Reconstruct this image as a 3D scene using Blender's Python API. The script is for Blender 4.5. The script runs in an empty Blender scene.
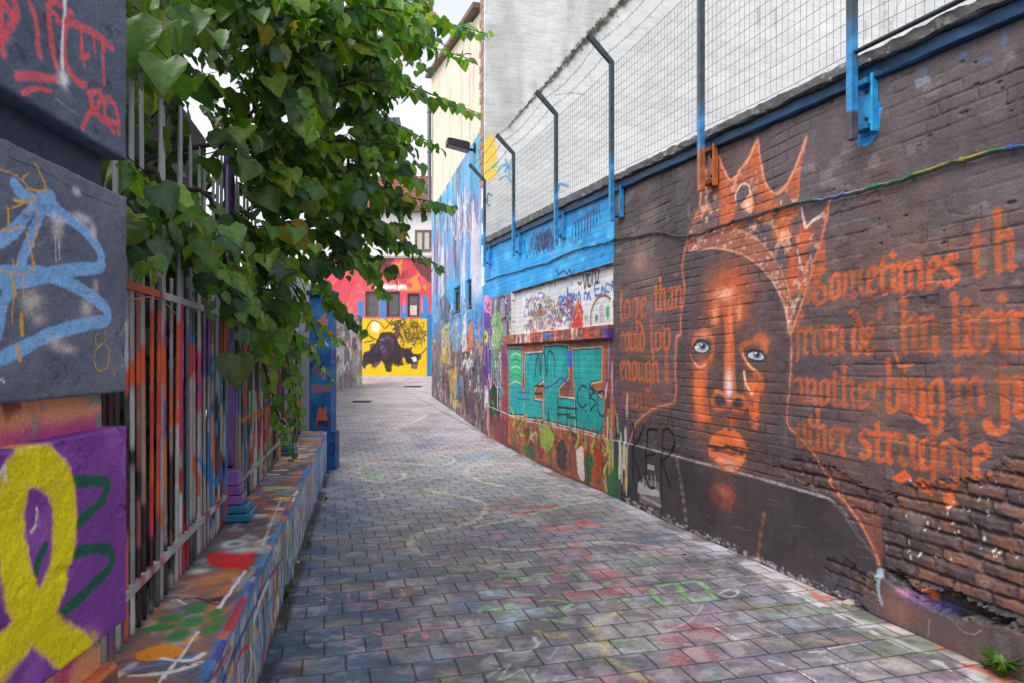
# Painted alley: brick mural wall on the right, railing, ledge and stone pier on the left.
import bpy, math, random
import numpy as np
from mathutils import Matrix, Vector

random.seed(7)
RNG = np.random.default_rng(7)
SC = bpy.context.scene
COL = SC.collection
PI = math.pi
FOC, CX, HY, CAMZ = 683.0, 512.0, 358.0, 1.6      # focal length in pixels, centre column, horizon row, eye height


def lin(c):
    c = np.asarray(c, dtype=float) / 255.0
    return np.where(c <= 0.04045, c / 12.92, ((c + 0.055) / 1.055) ** 2.4)


def ground_z(y):
    y = np.asarray(y, dtype=float)
    t = np.clip(y - 9.0, 0, None)
    return np.where(t < 2, 0.01 * t * t, 0.04 * t - 0.04)


def ray(x, y):
    return np.array([(x - CX) / FOC, 1.0, (HY - y) / FOC])


def at(x, y, depth):
    return np.array([0, 0, CAMZ]) + ray(x, y) * depth


# ---------------------------------------------------------------- noise
_LAT = RNG.random((256, 256))


def vnoise(u, v, seed=0):
    u = np.asarray(u, float) + seed * 17.37
    v = np.asarray(v, float) + seed * 5.71
    iu = np.floor(u).astype(int); iv = np.floor(v).astype(int)
    fu = u - iu; fv = v - iv
    fu = fu * fu * (3 - 2 * fu); fv = fv * fv * (3 - 2 * fv)
    a = _LAT[iu & 255, iv & 255]; b = _LAT[(iu + 1) & 255, iv & 255]
    c = _LAT[iu & 255, (iv + 1) & 255]; d = _LAT[(iu + 1) & 255, (iv + 1) & 255]
    return (a * (1 - fu) + b * fu) * (1 - fv) + (c * (1 - fu) + d * fu) * fv


def fbm(u, v, seed=0, octaves=4):
    t = 0; a = 0.5; n = 0
    for k in range(octaves):
        t = t + a * vnoise(np.asarray(u) * 2 ** k, np.asarray(v) * 2 ** k, seed + k * 3)
        n += a; a *= 0.5
    return t / n


def sstep(a, b, x):
    t = np.clip((x - a) / (b - a), 0, 1)
    return t * t * (3 - 2 * t)


# ---------------------------------------------------------------- objects
WM = {}


def tag(o, label=None, cat=None, group=None, kind=None):
    if label: o['label'] = label; o['kind'] = kind or 'thing'
    if cat: o['category'] = cat
    if group: o['group'] = group
    if kind: o['kind'] = kind
    return o


def place(o, parent, M):
    WM[o.name] = M
    if parent is not None:
        o.parent = parent
        o.matrix_basis = WM[parent.name].inverted() @ M
    else:
        o.matrix_basis = M
    return o


def empty(name, loc):
    o = bpy.data.objects.new(name, None)
    o.empty_display_size = 0.1
    COL.objects.link(o)
    return place(o, None, Matrix.Translation(Vector(loc)))


def mesh_obj(name, verts, faces, mat, parent=None, colors=None, smooth=False):
    """verts in world space; the origin goes to the bottom centre of the mesh."""
    v = np.asarray(verts, dtype=float).reshape(-1, 3)
    lo = v.min(0); hi = v.max(0)
    org = np.array([(lo[0] + hi[0]) / 2, (lo[1] + hi[1]) / 2, lo[2]])
    me = bpy.data.meshes.new(name)
    me.from_pydata((v - org).tolist(), [], [tuple(int(q) for q in f) for f in faces])
    if colors is not None:
        at_ = me.color_attributes.new('Col', 'FLOAT_COLOR', 'POINT')
        c4 = np.ones((len(v), 4)); c4[:, :3] = colors
        at_.data.foreach_set('color', c4.astype(np.float32).ravel())
    me.materials.append(mat)
    if smooth:
        me.polygons.foreach_set('use_smooth', [True] * len(me.polygons))
    me.update()
    o = bpy.data.objects.new(name, me)
    COL.objects.link(o)
    return place(o, parent, Matrix.Translation(Vector(org)))


class MB:
    """collects simple solids (world space) for one mesh"""
    def __init__(self):
        self.v = []; self.f = []; self.c = []

    def add(self, vs, fs, col=None):
        n = len(self.v)
        self.v += [tuple(p) for p in vs]
        self.f += [tuple(i + n for i in f) for f in fs]
        self.c += [tuple(col) if col is not None else (1, 1, 1)] * len(vs)

    def frame_box(self, o, ax, ay, az, col=None, bev=0.0):
        """box from corner o along three edge vectors, with chamfered edges"""
        o = np.array(o, float); A = [np.array(a, float) for a in (ax, ay, az)]
        L = [np.linalg.norm(a) for a in A]
        if bev <= 0 or bev * 2.2 > min(L):
            p = [o + i * A[0] + j * A[1] + k * A[2] for k in (0, 1) for j in (0, 1) for i in (0, 1)]
            fs = [(0, 2, 3, 1), (4, 5, 7, 6), (0, 1, 5, 4), (2, 6, 7, 3), (0, 4, 6, 2), (1, 3, 7, 5)]
            if np.dot(np.cross(A[0], A[1]), A[2]) < 0: fs = [f[::-1] for f in fs]
            self.add(p, fs, col); return
        E = [a / l for a, l in zip(A, L)]
        vs = []; idx = {}
        for i in (0, 1):
            for j in (0, 1):
                for k in (0, 1):
                    s = (i, j, k)
                    for ax_ in range(3):     # vertex lying on the face normal to axis ax_
                        p = o.copy()
                        for q in range(3):
                            t = s[q] * L[q]
                            if q != ax_: t += bev * (1 - 2 * s[q])
                            p = p + E[q] * t
                        idx[(s, ax_)] = len(vs); vs.append(p)
        fs = []
        for ax_ in range(3):
            a, b = [q for q in range(3) if q != ax_]
            for side in (0, 1):
                ring = []
                for (ia, ib) in ((0, 0), (1, 0), (1, 1), (0, 1)):
                    s = [0, 0, 0]; s[ax_] = side; s[a] = ia; s[b] = ib
                    ring.append(idx[(tuple(s), ax_)])
                fs.append(ring)
        for ax_ in range(3):                 # edge strips along axis ax_
            a, b = [q for q in range(3) if q != ax_]
            for ia in (0, 1):
                for ib in (0, 1):
                    s0 = [0, 0, 0]; s0[a] = ia; s0[b] = ib; s1 = list(s0); s1[ax_] = 1
                    fs.append([idx[(tuple(s0), a)], idx[(tuple(s1), a)], idx[(tuple(s1), b)], idx[(tuple(s0), b)]])
        for i in (0, 1):
            for j in (0, 1):
                for k in (0, 1):
                    fs.append([idx[((i, j, k), q)] for q in range(3)])
        c = np.mean(vs, 0); out = []
        for f in fs:
            p = [vs[q] for q in f]; n = np.cross(p[1] - p[0], p[2] - p[0])
            out.append(f if np.dot(n, np.mean(p, 0) - c) > 0 else f[::-1])
        self.add(vs, out, col)

    def box(self, lo, hi, col=None, bev=0.0):
        lo = np.array(lo, float); hi = np.array(hi, float); d = hi - lo
        self.frame_box(lo, (d[0], 0, 0), (0, d[1], 0), (0, 0, d[2]), col, bev)

    def tube(self, pts, r, n=6, col=None, cap=True):
        pts = [np.array(p, float) for p in pts]
        rr = r if hasattr(r, '__len__') else [r] * len(pts)
        base = len(self.v); vs = []; fs = []
        up = None
        for i, p in enumerate(pts):
            t = pts[min(i + 1, len(pts) - 1)] - pts[max(i - 1, 0)]
            t = t / (np.linalg.norm(t) + 1e-9)
            if up is None:
                up = np.array([0, 0, 1.0]) if abs(t[2]) < 0.9 else np.array([1.0, 0, 0])
            a = np.cross(t, up); a /= np.linalg.norm(a) + 1e-9
            b = np.cross(a, t); up = b
            for k in range(n):
                th = 2 * PI * k / n
                vs.append(p + rr[i] * (math.cos(th) * a + math.sin(th) * b))
        for i in range(len(pts) - 1):
            for k in range(n):
                k2 = (k + 1) % n
                fs.append((i * n + k, i * n + k2, (i + 1) * n + k2, (i + 1) * n + k))
        if cap:
            fs.append(tuple(range(n))[::-1]); fs.append(tuple((len(pts) - 1) * n + k for k in range(n)))
        self.add(vs, fs, col)

    def build(self, name, mat, parent=None, smooth=False, colors=False):
        return mesh_obj(name, self.v, self.f, mat, parent, np.array(self.c) if colors else None, smooth)


# ---------------------------------------------------------------- materials
def new_mat(name):
    m = bpy.data.materials.new(name); m.use_nodes = True
    nt = m.node_tree; nt.nodes.clear()
    out = nt.nodes.new('ShaderNodeOutputMaterial'); b = nt.nodes.new('ShaderNodeBsdfPrincipled')
    nt.links.new(b.outputs[0], out.inputs[0])
    return m, nt, b


def N(nt, kind, **kw):
    n = nt.nodes.new('ShaderNode' + kind)
    for k, v in kw.items():
        if k.startswith('i_'):
            key = k[2:]
            n.inputs[int(key) if key.isdigit() else key].default_value = v
        else:
            setattr(n, k, v)
    return n


def mixc(nt, a, b, fac, mode='MIX'):
    m = nt.nodes.new('ShaderNodeMix'); m.data_type = 'RGBA'; m.blend_type = mode; m.clamp_factor = True
    for s, v in ((m.inputs[0], fac), (m.inputs[6], a), (m.inputs[7], b)):
        if isinstance(v, bpy.types.NodeSocket): nt.links.new(v, s)
        elif isinstance(v, (int, float)): s.default_value = v
        else: s.default_value = tuple(v) + ((1,) if len(v) == 3 else ())
    return m.outputs[2]


def ramp(nt, src, stops, interp='LINEAR'):
    r = nt.nodes.new('ShaderNodeValToRGB'); r.color_ramp.interpolation = interp
    el = r.color_ramp.elements
    while len(el) > 1: el.remove(el[-1])
    for i, (p, c) in enumerate(stops):
        e = el[0] if i == 0 else el.new(p)
        e.position = p
        c = (c, c, c) if isinstance(c, (int, float)) else tuple(c)
        e.color = c[:3] + (1,)
    nt.links.new(src, r.inputs[0])
    return r.outputs[0]


def math_n(nt, op, a, b=0.0):
    m = nt.nodes.new('ShaderNodeMath'); m.operation = op
    for i, v in enumerate((a, b)):
        if isinstance(v, bpy.types.NodeSocket): nt.links.new(v, m.inputs[i])
        else: m.inputs[i].default_value = v
    return m.outputs[0]


def plain(name, col, rough=0.7, vary=0.25, scale=8.0, bump=0.15, metal=0.0, spec=0.4, spots=None, bdist=0.004):
    """one-colour surface with mottling, grain and optional worn spots"""
    m, nt, b = new_mat(name)
    tc = N(nt, 'TexCoord'); o = tc.outputs['Object']
    n1 = N(nt, 'TexNoise', i_Scale=scale, i_Detail=6.0); nt.links.new(o, n1.inputs['Vector'])
    n2 = N(nt, 'TexNoise', i_Scale=scale * 9, i_Detail=3.0); nt.links.new(o, n2.inputs['Vector'])
    c = np.array(col)
    base = ramp(nt, n1.outputs[0], [(0.25, c * (1 - vary)), (0.5, c), (0.75, np.clip(c * (1 + vary), 0, 1))])
    base = mixc(nt, base, ramp(nt, n2.outputs[0], [(0.3, 0.75), (0.7, 1.12)]), 0.6, 'MULTIPLY')
    if spots is not None:
        n3 = N(nt, 'TexNoise', i_Scale=scale * 1.7, i_Detail=8.0, i_Roughness=0.7); nt.links.new(o, n3.inputs['Vector'])
        f = ramp(nt, n3.outputs[0], [(0.56, 0.0), (0.64, 1.0)])
        base = mixc(nt, base, spots, f)
    nt.links.new(base, b.inputs['Base Color'])
    b.inputs['Roughness'].default_value = rough; b.inputs['Metallic'].default_value = metal
    b.inputs['Specular IOR Level'].default_value = spec
    if bump:
        bp = N(nt, 'Bump', i_Strength=bump, i_Distance=bdist); nt.links.new(n2.outputs[0], bp.inputs['Height'])
        nt.links.new(bp.outputs[0], b.inputs['Normal'])
    return m


def paint_mat(name, brick=None, rough=0.6, grain=0.25, speck=0.25, bumpd=0.004, pits=0.0, streak=0.15, spec=0.35, scale=1.0, rot=0.0, wob=0.02, tone=0.86):
    """painted masonry: paint layers sit in the 'Col' attribute; grain, wear and mortar relief are procedural"""
    m, nt, b = new_mat(name)
    ca = N(nt, 'Attribute', attribute_name='Col'); tc = N(nt, 'TexCoord'); o = tc.outputs['Object']
    n1 = N(nt, 'TexNoise', i_Scale=3.0 * scale, i_Detail=7.0, i_Roughness=0.62); nt.links.new(o, n1.inputs['Vector'])
    n2 = N(nt, 'TexNoise', i_Scale=70.0 * scale, i_Detail=4.0); nt.links.new(o, n2.inputs['Vector'])
    c = mixc(nt, ca.outputs[0], ramp(nt, n1.outputs[0], [(0.25, 1 - grain), (0.5, 1.0), (0.78, 1 + grain)]), 1.0, 'MULTIPLY')
    c = mixc(nt, c, ramp(nt, n2.outputs[0], [(0.25, 1 - speck), (0.5, 1.0), (0.75, 1 + speck)]), 1.0, 'MULTIPLY')
    if streak:
        mp = N(nt, 'Mapping'); mp.inputs['Scale'].default_value = (9.0 * scale, 0.8 * scale, 1); nt.links.new(o, mp.inputs[0])
        n3 = N(nt, 'TexNoise', i_Scale=1.0, i_Detail=6.0, i_Roughness=0.7); nt.links.new(mp.outputs[0], n3.inputs['Vector'])
        c = mixc(nt, c, ramp(nt, n3.outputs[0], [(0.35, 1 - streak), (0.65, 1 + streak * 0.7)]), 1.0, 'MULTIPLY')
    h = n2.outputs[0]
    n4 = N(nt, 'TexNoise', i_Scale=16.0 * scale, i_Detail=6.0, i_Roughness=0.65); nt.links.new(o, n4.inputs['Vector'])
    h = math_n(nt, 'ADD', math_n(nt, 'MULTIPLY', h, 0.35), math_n(nt, 'MULTIPLY', n4.outputs[0], 0.9))
    if brick:
        mp2 = N(nt, 'Mapping'); mp2.inputs['Rotation'].default_value = (0, 0, rot); nt.links.new(o, mp2.inputs[0])
        wn = N(nt, 'TexNoise', i_Scale=2.2, i_Detail=3.0); nt.links.new(o, wn.inputs['Vector'])
        v = N(nt, 'VectorMath', operation='MULTIPLY_ADD'); nt.links.new(wn.outputs[1], v.inputs[0])
        v.inputs[1].default_value = (wob, wob, 0); nt.links.new(mp2.outputs[0], v.inputs[2])
        bt = N(nt, 'TexBrick', offset=0.5, i_Scale=1.0)
        bt.inputs['Brick Width'].default_value = brick[0]; bt.inputs['Row Height'].default_value = brick[1]
        bt.inputs['Mortar Size'].default_value = brick[2]; bt.inputs['Mortar Smooth'].default_value = 0.7
        bt.inputs['Color1'].default_value = (1, 1, 1, 1); bt.inputs['Color2'].default_value = (tone, tone, tone, 1)
        bt.inputs['Mortar'].default_value = (brick[3],) * 3 + (1,)
        nt.links.new(v.outputs[0], bt.inputs['Vector'])
        c = mixc(nt, c, bt.outputs[0], 1.0, 'MULTIPLY')
        h = math_n(nt, 'SUBTRACT', h, math_n(nt, 'MULTIPLY', bt.outputs[1], brick[4]))
    if pits:
        vo = N(nt, 'TexVoronoi', i_Scale=45.0 * scale); nt.links.new(o, vo.inputs['Vector'])
        p = ramp(nt, vo.outputs[0], [(0.0, 1.0), (0.22, 0.0)])
        h = math_n(nt, 'SUBTRACT', h, math_n(nt, 'MULTIPLY', p, pits))
    nt.links.new(c, b.inputs['Base Color'])
    rr = ramp(nt, n4.outputs[0], [(0.3, max(0.05, rough - 0.12)), (0.7, min(1, rough + 0.14))])
    nt.links.new(rr, b.inputs['Roughness']); b.inputs['Specular IOR Level'].default_value = spec
    bp = N(nt, 'Bump', i_Strength=0.9, i_Distance=bumpd); nt.links.new(h, bp.inputs['Height'])
    nt.links.new(bp.outputs[0], b.inputs['Normal'])
    return m


# ---------------------------------------------------------------- paint canvas on a plane
def catmull(p, sub=5):
    p = np.asarray(p, float)
    if len(p) < 3: return p
    q = np.vstack([2 * p[0] - p[1], p, 2 * p[-1] - p[-2]])
    out = []
    for i in range(1, len(q) - 2):
        for k in range(sub):
            t = k / sub
            out.append(0.5 * (2 * q[i] + (q[i + 1] - q[i - 1]) * t + (2 * q[i - 1] - 5 * q[i] + 4 * q[i + 1] - q[i + 2]) * t * t
                              + (3 * q[i] - q[i - 1] - 3 * q[i + 1] + q[i + 2]) * t ** 3))
    out.append(p[-1])
    return np.array(out)


class Canvas:
    """a painted surface: u, v are metres along the plane's axes; paint is a colour per grid point"""
    def __init__(self, O, U, V, us, vs, base, gain=1.0, ratio=None):
        self.O = np.array(O, float); self.U = np.array(U, float); self.V = np.array(V, float)
        self.Nn = np.cross(self.U, self.V)
        self.u = np.asarray(us, float); self.v = np.asarray(vs, float)
        self.gain = gain
        self.UU, self.VV = np.meshgrid(self.u, self.v)
        self.rmin = 1.0
        if ratio is not None:                    # a sloping top edge: every column keeps its own height
            rr = ratio(self.u); self.rmin = float(rr.min()); self.VV = self.VV * rr[None, :]
        self.c = np.zeros(self.UU.shape + (3,)); self.c[:] = lin(base) * gain
        self.d = np.zeros(self.UU.shape)
        self.n1 = fbm(self.UU * 14, self.VV * 14, 1, 3)
        self.n2 = fbm(self.UU * 60, self.VV * 60, 4, 2)

    def px(self, x, y):
        r = ray(x, y); C = np.array([0, 0, CAMZ])
        t = np.dot(self.O - C, self.Nn) / np.dot(r, self.Nn)
        p = C + r * t - self.O
        return np.array([np.dot(p, self.U), np.dot(p, self.V)]), t

    def conv(self, pts):
        q = [self.px(*p) for p in pts]
        return np.array([a for a, _ in q]), float(np.mean([t for _, t in q]))

    def win(self, lo, hi):
        i0, i1 = np.searchsorted(self.u, lo[0]), np.searchsorted(self.u, hi[0])
        j0, j1 = np.searchsorted(self.v, lo[1]), np.searchsorted(self.v, hi[1] / (self.rmin if hi[1] > 0 else 1))
        return slice(j0, j1), slice(i0, i1)

    def lay(self, w, a, col):
        a = a[..., None]
        self.c[w] = self.c[w] * (1 - a) + (lin(col) * self.gain) * a

    def stroke_uv(self, p, r, col, op=1.0, soft=0.35, rough=0.25, grain=0.0):
        p = np.asarray(p, float)
        m = r * (1 + soft + rough) + 0.002
        w = self.win(p.min(0) - m, p.max(0) + m)
        uu = self.UU[w]; vv = self.VV[w]
        if uu.size == 0: return
        best = np.full(uu.shape, 1e9)
        for i in range(max(1, len(p) - 1)):
            a = p[i]; b = p[min(i + 1, len(p) - 1)]; d = b - a; L = d @ d + 1e-12
            t = np.clip(((uu - a[0]) * d[0] + (vv - a[1]) * d[1]) / L, 0, 1)
            best = np.minimum(best, (uu - a[0] - t * d[0]) ** 2 + (vv - a[1] - t * d[1]) ** 2)
        best = np.sqrt(best) + (self.n1[w] - 0.5) * 2 * r * rough + (self.n2[w] - 0.5) * 2 * r * rough * 0.7
        s = max(soft, 0.05)
        al = op * (1 - sstep(r * (1 - s), r * (1 + s), best))
        if grain: al = al * np.clip(1 - grain + 2.2 * grain * (self.n2[w] - 0.25), 0, 1)
        self.lay(w, al, col)

    def S(self, pts, r, col, op=1.0, soft=0.35, rough=0.25, grain=0.0, curve=True):
        """stroke through photo points; r is half the line width in photo pixels"""
        p, t = self.conv(pts)
        self.stroke_uv(catmull(p) if curve else p, r * t / FOC, col, op, soft, rough, grain)

    def maskpoly(self, p, rough=0.0):
        m = 0.03 + rough * 2
        w = self.win(p.min(0) - m, p.max(0) + m)
        uu = self.UU[w] + (self.n1[w] - 0.5) * 2 * rough; vv = self.VV[w] + (self.n2[w] - 0.5) * 2 * rough
        ins = np.zeros(uu.shape, bool); n = len(p)
        for i in range(n):
            x1, y1 = p[i]; x2, y2 = p[(i + 1) % n]
            if y1 == y2: continue
            ins ^= ((y1 > vv) != (y2 > vv)) & (uu < (x2 - x1) * (vv - y1) / (y2 - y1) + x1)
        return w, ins.astype(float)

    def P(self, pts, col, op=1.0, rough=1.5, grain=0.0, curve=False):
        """filled outline through photo points; rough in photo pixels"""
        p, t = self.conv(pts)
        if curve: p = catmull(np.vstack([p, p[:1]]), 4)
        w, a = self.maskpoly(p, rough * t / FOC)
        if a.size == 0: return
        a = a * op
        if grain: a = a * np.clip(1 - grain + 2.2 * grain * (self.n1[w] - 0.25), 0, 1)
        self.lay(w, a, col)

    def PM(self, pts, col, op, scale, lo, hi, seed, rough=1.0):
        """mottled paint inside an outline"""
        p, t = self.conv(pts); w, a = self.maskpoly(p, rough * t / FOC)
        if a.size == 0: return
        self.lay(w, a * op * sstep(lo, hi, fbm(self.UU[w] * scale, self.VV[w] * scale, seed, 4)), col)

    def B(self, x, y, rx, ry, col, op=1.0, k=2.0, grain=0.3):
        """soft spray blob"""
        c, t = self.px(x, y)
        ex = self.px(x + rx, y)[0] - c; ey = self.px(x, y + ry)[0] - c
        ru = np.linalg.norm(ex) + 1e-6; rv = np.linalg.norm(ey) + 1e-6
        if abs(ex[1]) > abs(ex[0]): ru, rv = rv, ru
        w = self.win(c - np.array([ru, rv]) * 2, c + np.array([ru, rv]) * 2)
        uu = self.UU[w]; vv = self.VV[w]
        if uu.size == 0: return
        q = np.sqrt(((uu - c[0]) / ru) ** 2 + ((vv - c[1]) / rv) ** 2) + (self.n1[w] - 0.5) * grain
        a = op * np.exp(-np.clip(q, 0, None) ** k * 1.2) * np.clip(1 - grain * 0.6 + grain * 1.2 * self.n2[w], 0, 1)
        self.lay(w, np.clip(a, 0, 1), col)

    def wash(self, col, op, scale=2.0, lo=0.5, hi=0.65, seed=0, mask=None, sv=None):
        a = op * sstep(lo, hi, fbm(self.UU * scale, self.VV * (sv or scale), seed, 5))
        if mask is not None: a = a * mask
        self.lay((slice(None), slice(None)), a, col)

    def sample(self, u, v):
        i = np.clip(np.searchsorted(self.u, u), 0, len(self.u) - 1); j = np.clip(np.searchsorted(self.v, v), 0, len(self.v) - 1)
        return self.c[j, i]

    def build(self, name, mat, thick, parent=None, front=None, zfun=None):
        """front grid plus side and back faces, one closed mesh; self.d is the relief along the normal"""
        nv, nu = self.UU.shape
        F = np.stack([self.UU, self.VV, self.d], -1).reshape(-1, 3)
        if zfun is not None: F[:, 2] += zfun(F[:, 0], F[:, 1])
        idx = np.arange(nv * nu).reshape(nv, nu)
        q = np.stack([idx[:-1, :-1], idx[:-1, 1:], idx[1:, 1:], idx[1:, :-1]], -1).reshape(-1, 4)
        ring = np.concatenate([idx[0, :], idx[1:, -1], idx[-1, -2::-1], idx[-2:0:-1, 0]])
        if thick:
            bk = F[ring].copy(); bk[:, 2] = -thick
            nb = nv * nu + np.arange(len(ring)); r2 = np.roll(ring, -1); n2 = np.roll(nb, -1)
            sides = np.stack([ring, nb, n2, r2], -1)
            V = np.vstack([F, bk]); C = np.vstack([self.c.reshape(-1, 3), self.c.reshape(-1, 3)[ring]])
            Q = np.vstack([q, sides])
        else:
            V, C, Q = F, self.c.reshape(-1, 3), q
        me = bpy.data.meshes.new(name)
        extra = 1 if thick else 0
        me.vertices.add(len(V)); me.vertices.foreach_set('co', V.astype(np.float32).ravel())
        nl = Q.size + (len(ring) if extra else 0)
        me.loops.add(nl)
        li = Q.ravel()
        if extra: li = np.concatenate([li, nb[::-1]])
        me.loops.foreach_set('vertex_index', li.astype(np.int32))
        npoly = len(Q) + extra
        me.polygons.add(npoly)
        st = np.arange(len(Q)) * 4
        if extra: st = np.concatenate([st, [Q.size]])
        me.polygons.foreach_set('loop_start', st.astype(np.int32))
        sm = np.ones(npoly, bool); sm[len(q):] = False
        me.polygons.foreach_set('use_smooth', sm)
        me.update(calc_edges=True); me.validate()
        ca = me.color_attributes.new('Col', 'FLOAT_COLOR', 'POINT')
        c4 = np.ones((len(V), 4), np.float32); c4[:, :3] = np.clip(C, 0.002, 0.95)
        ca.data.foreach_set('color', c4.ravel())
        me.materials.append(mat)
        o = bpy.data.objects.new(name, me); COL.objects.link(o)
        M = Matrix(((self.U[0], self.V[0], self.Nn[0], self.O[0]), (self.U[1], self.V[1], self.Nn[1], self.O[1]),
                    (self.U[2], self.V[2], self.Nn[2], self.O[2]), (0, 0, 0, 1)))
        return place(o, parent, M)


def spaced(a, b, fn):
    out = [a]
    while out[-1] < b: out.append(out[-1] + fn(out[-1]))
    out[-1] = b
    return np.array(out)


BRIGHT = [(230, 40, 60), (240, 120, 30), (245, 205, 40), (40, 160, 80), (30, 150, 215), (120, 60, 160), (235, 110, 170),
          (240, 240, 240), (25, 25, 30), (20, 110, 110), (150, 200, 230), (140, 90, 60)]


def scribble(cv, x0, y0, x1, y1, col, r, n=6, op=0.9):
    """an unreadable marker tag inside a box of photo points"""
    pts = []
    for k in range(n):
        t = k / (n - 1)
        pts.append((x0 + (x1 - x0) * (t + random.uniform(-.12, .12)), (y0 if k % 2 else y1) + (y1 - y0) * random.uniform(-.2, .2) * (1 if k % 2 else -1)))
    cv.S(pts, r, col, op, 0.3, 0.2)


def piece(cv, x0, y0, x1, y1, fill, edge, r=0.8, n=3, hi=None):
    """fat letter-like shapes with an outline"""
    w = (x1 - x0) / n
    for k in range(n):
        xa = x0 + w * k; h = y1 - y0
        pts = [(xa + w * random.uniform(0, .2), y0 + h * random.uniform(0, .2)), (xa + w * random.uniform(.7, 1), y0 + h * random.uniform(0, .2)),
               (xa + w * random.uniform(.6, .95), y0 + h * random.uniform(.4, .6)), (xa + w * random.uniform(.8, 1.05), y1 - h * random.uniform(0, .2)),
               (xa + w * random.uniform(.1, .3), y1 - h * random.uniform(0, .1)), (xa + w * random.uniform(-.1, .15), y0 + h * random.uniform(.4, .6))]
        cv.P(pts, fill, 0.92, 0.6, curve=True)
        cv.S(pts + pts[:2], r, edge, 0.9, 0.3, 0.2)
        if hi: cv.S(pts[:3], r * .6, hi, 0.7)

# ================================================================ wall planes on the right
def unit(x, y): 
    L = math.hypot(x, y); return (x / L, y / L, 0.0)


ZUP = (0, 0, 1.0)
A_O = (1.173, 7.85, 0); A_U = unit(0.304, -1); A_L = 1.0452
B_O = (-0.54, 13.2, 0); B_U = unit(0.320, -1); B_LEN = math.hypot(1.713, 5.35)
C_O = (-2.46, 20.9, 0); C_U = unit(0.2494, -1); C_LEN = math.hypot(1.92, 7.7)


def ztop_y(y): return 3.29 + 0.048 * (np.asarray(y) - 3.38)


# ---------------------------------------------------------------- blackletter drawn with a broad nib
def minim(x): return [[(x - .1, 1.0), (x + .05, .86)], [(x, .92), (x, .1)], [(x - .05, .15), (x + .12, 0)]]


def _letters():
    g = {}
    g['i'] = (minim(.1) + [[(.03, 1.42), (.15, 1.3)]], .3)
    g['j'] = ([[(0, 1.0), (.15, .86)], [(.1, .92), (.1, -.3), (-.05, -.5), (-.25, -.4), (-.3, -.15)], [(.03, 1.42), (.15, 1.3)]], .3)
    g['n'] = (minim(.1) + [[(.15, .8), (.35, 1.0), (.5, .86)], [(.5, .9), (.5, .12)], [(.45, .15), (.6, 0)]], .72)
    g['m'] = (minim(.1) + [[(.15, .8), (.35, 1.0), (.48, .86)], [(.48, .9), (.48, .12)], [(.43, .15), (.58, 0)],
                           [(.53, .8), (.72, 1.0), (.86, .86)], [(.86, .9), (.86, .12)], [(.81, .15), (.96, 0)]], 1.1)
    g['u'] = (minim(.1) + minim(.5) + [[(.2, 0), (.45, .2)]], .72)
    g['v'] = ([[(0, 1.15), (.1, .95), (.1, .15), (.3, 0)], [(.1, .9), (.35, 1.05), (.52, .85), (.5, .3), (.3, 0)]], .68)
    g['o'] = ([[(.1, .86), (.1, .14), (.25, 0)], [(.1, .86), (.3, 1), (.5, .86)], [(.5, .86), (.5, .14)], [(.25, 0), (.5, .14)]], .68)
    g['e'] = ([[(.1, .86), (.1, .14), (.25, 0), (.46, .14)], [(.1, .86), (.3, 1), (.46, .76), (.14, .5)]], .6)
    g['c'] = ([[(.1, .86), (.1, .14), (.25, 0), (.46, .14)], [(.1, .86), (.3, 1), (.46, .88)]], .58)
    g['a'] = ([[(.08, .9), (.3, 1), (.48, .86), (.48, .1), (.6, 0)], [(.48, .58), (.12, .42), (.1, .15), (.25, 0), (.46, .18)]], .72)
    g['t'] = ([[(.15, 1.32), (.15, .14), (.3, 0), (.42, .1)], [(0, .93), (.4, .93)]], .5)
    g['h'] = ([[(0, 1.6), (.12, 1.46)], [(.1, 1.55), (.1, .1)], [(.05, .15), (.2, 0)], [(.15, .8), (.35, 1), (.5, .86), (.5, .12)], [(.45, .15), (.62, 0)]], .74)
    g['l'] = ([[(0, 1.6), (.12, 1.46)], [(.1, 1.55), (.1, .12), (.26, 0)]], .34)
    g['b'] = ([[(0, 1.6), (.12, 1.46)], [(.1, 1.55), (.1, .14), (.25, 0), (.5, .14), (.5, .86), (.3, 1), (.12, .84)]], .7)
    g['d'] = ([[(-.02, 1.5), (.3, 1.25), (.5, .86), (.5, .14), (.3, 0), (.1, .14), (.1, .82), (.3, 1.0), (.48, .9)]], .68)
    g['f'] = ([[(.42, 1.48), (.22, 1.6), (.12, 1.4), (.12, -.28)], [(-.04, .93), (.4, .93)]], .46)
    g['r'] = (minim(.1) + [[(.15, .82), (.33, 1.0), (.45, .86)]], .5)
    g['s'] = ([[(.46, .88), (.28, 1), (.1, .85), (.14, .62), (.42, .4), (.46, .15), (.28, 0), (.08, .14)]], .62)
    g['S'] = ([[(.62, 1.2), (.38, 1.34), (.08, 1.1), (.12, .8), (.55, .5), (.62, .1), (.3, -.18), (.02, .05), (.16, .3)]], .84)
    g['g'] = ([[(.1, .86), (.1, .14), (.25, 0), (.5, .14)], [(.1, .86), (.3, 1), (.5, .88), (.5, -.28), (.3, -.5), (.02, -.38)]], .7)
    g['k'] = (g['l'][0] + [[(.15, .5), (.42, .95)], [(.2, .55), (.5, 0)]], .62)
    g["'"] = ([[(.05, 1.45), (.05, 1.2)]], .2)
    return g


GL = _letters()


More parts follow.
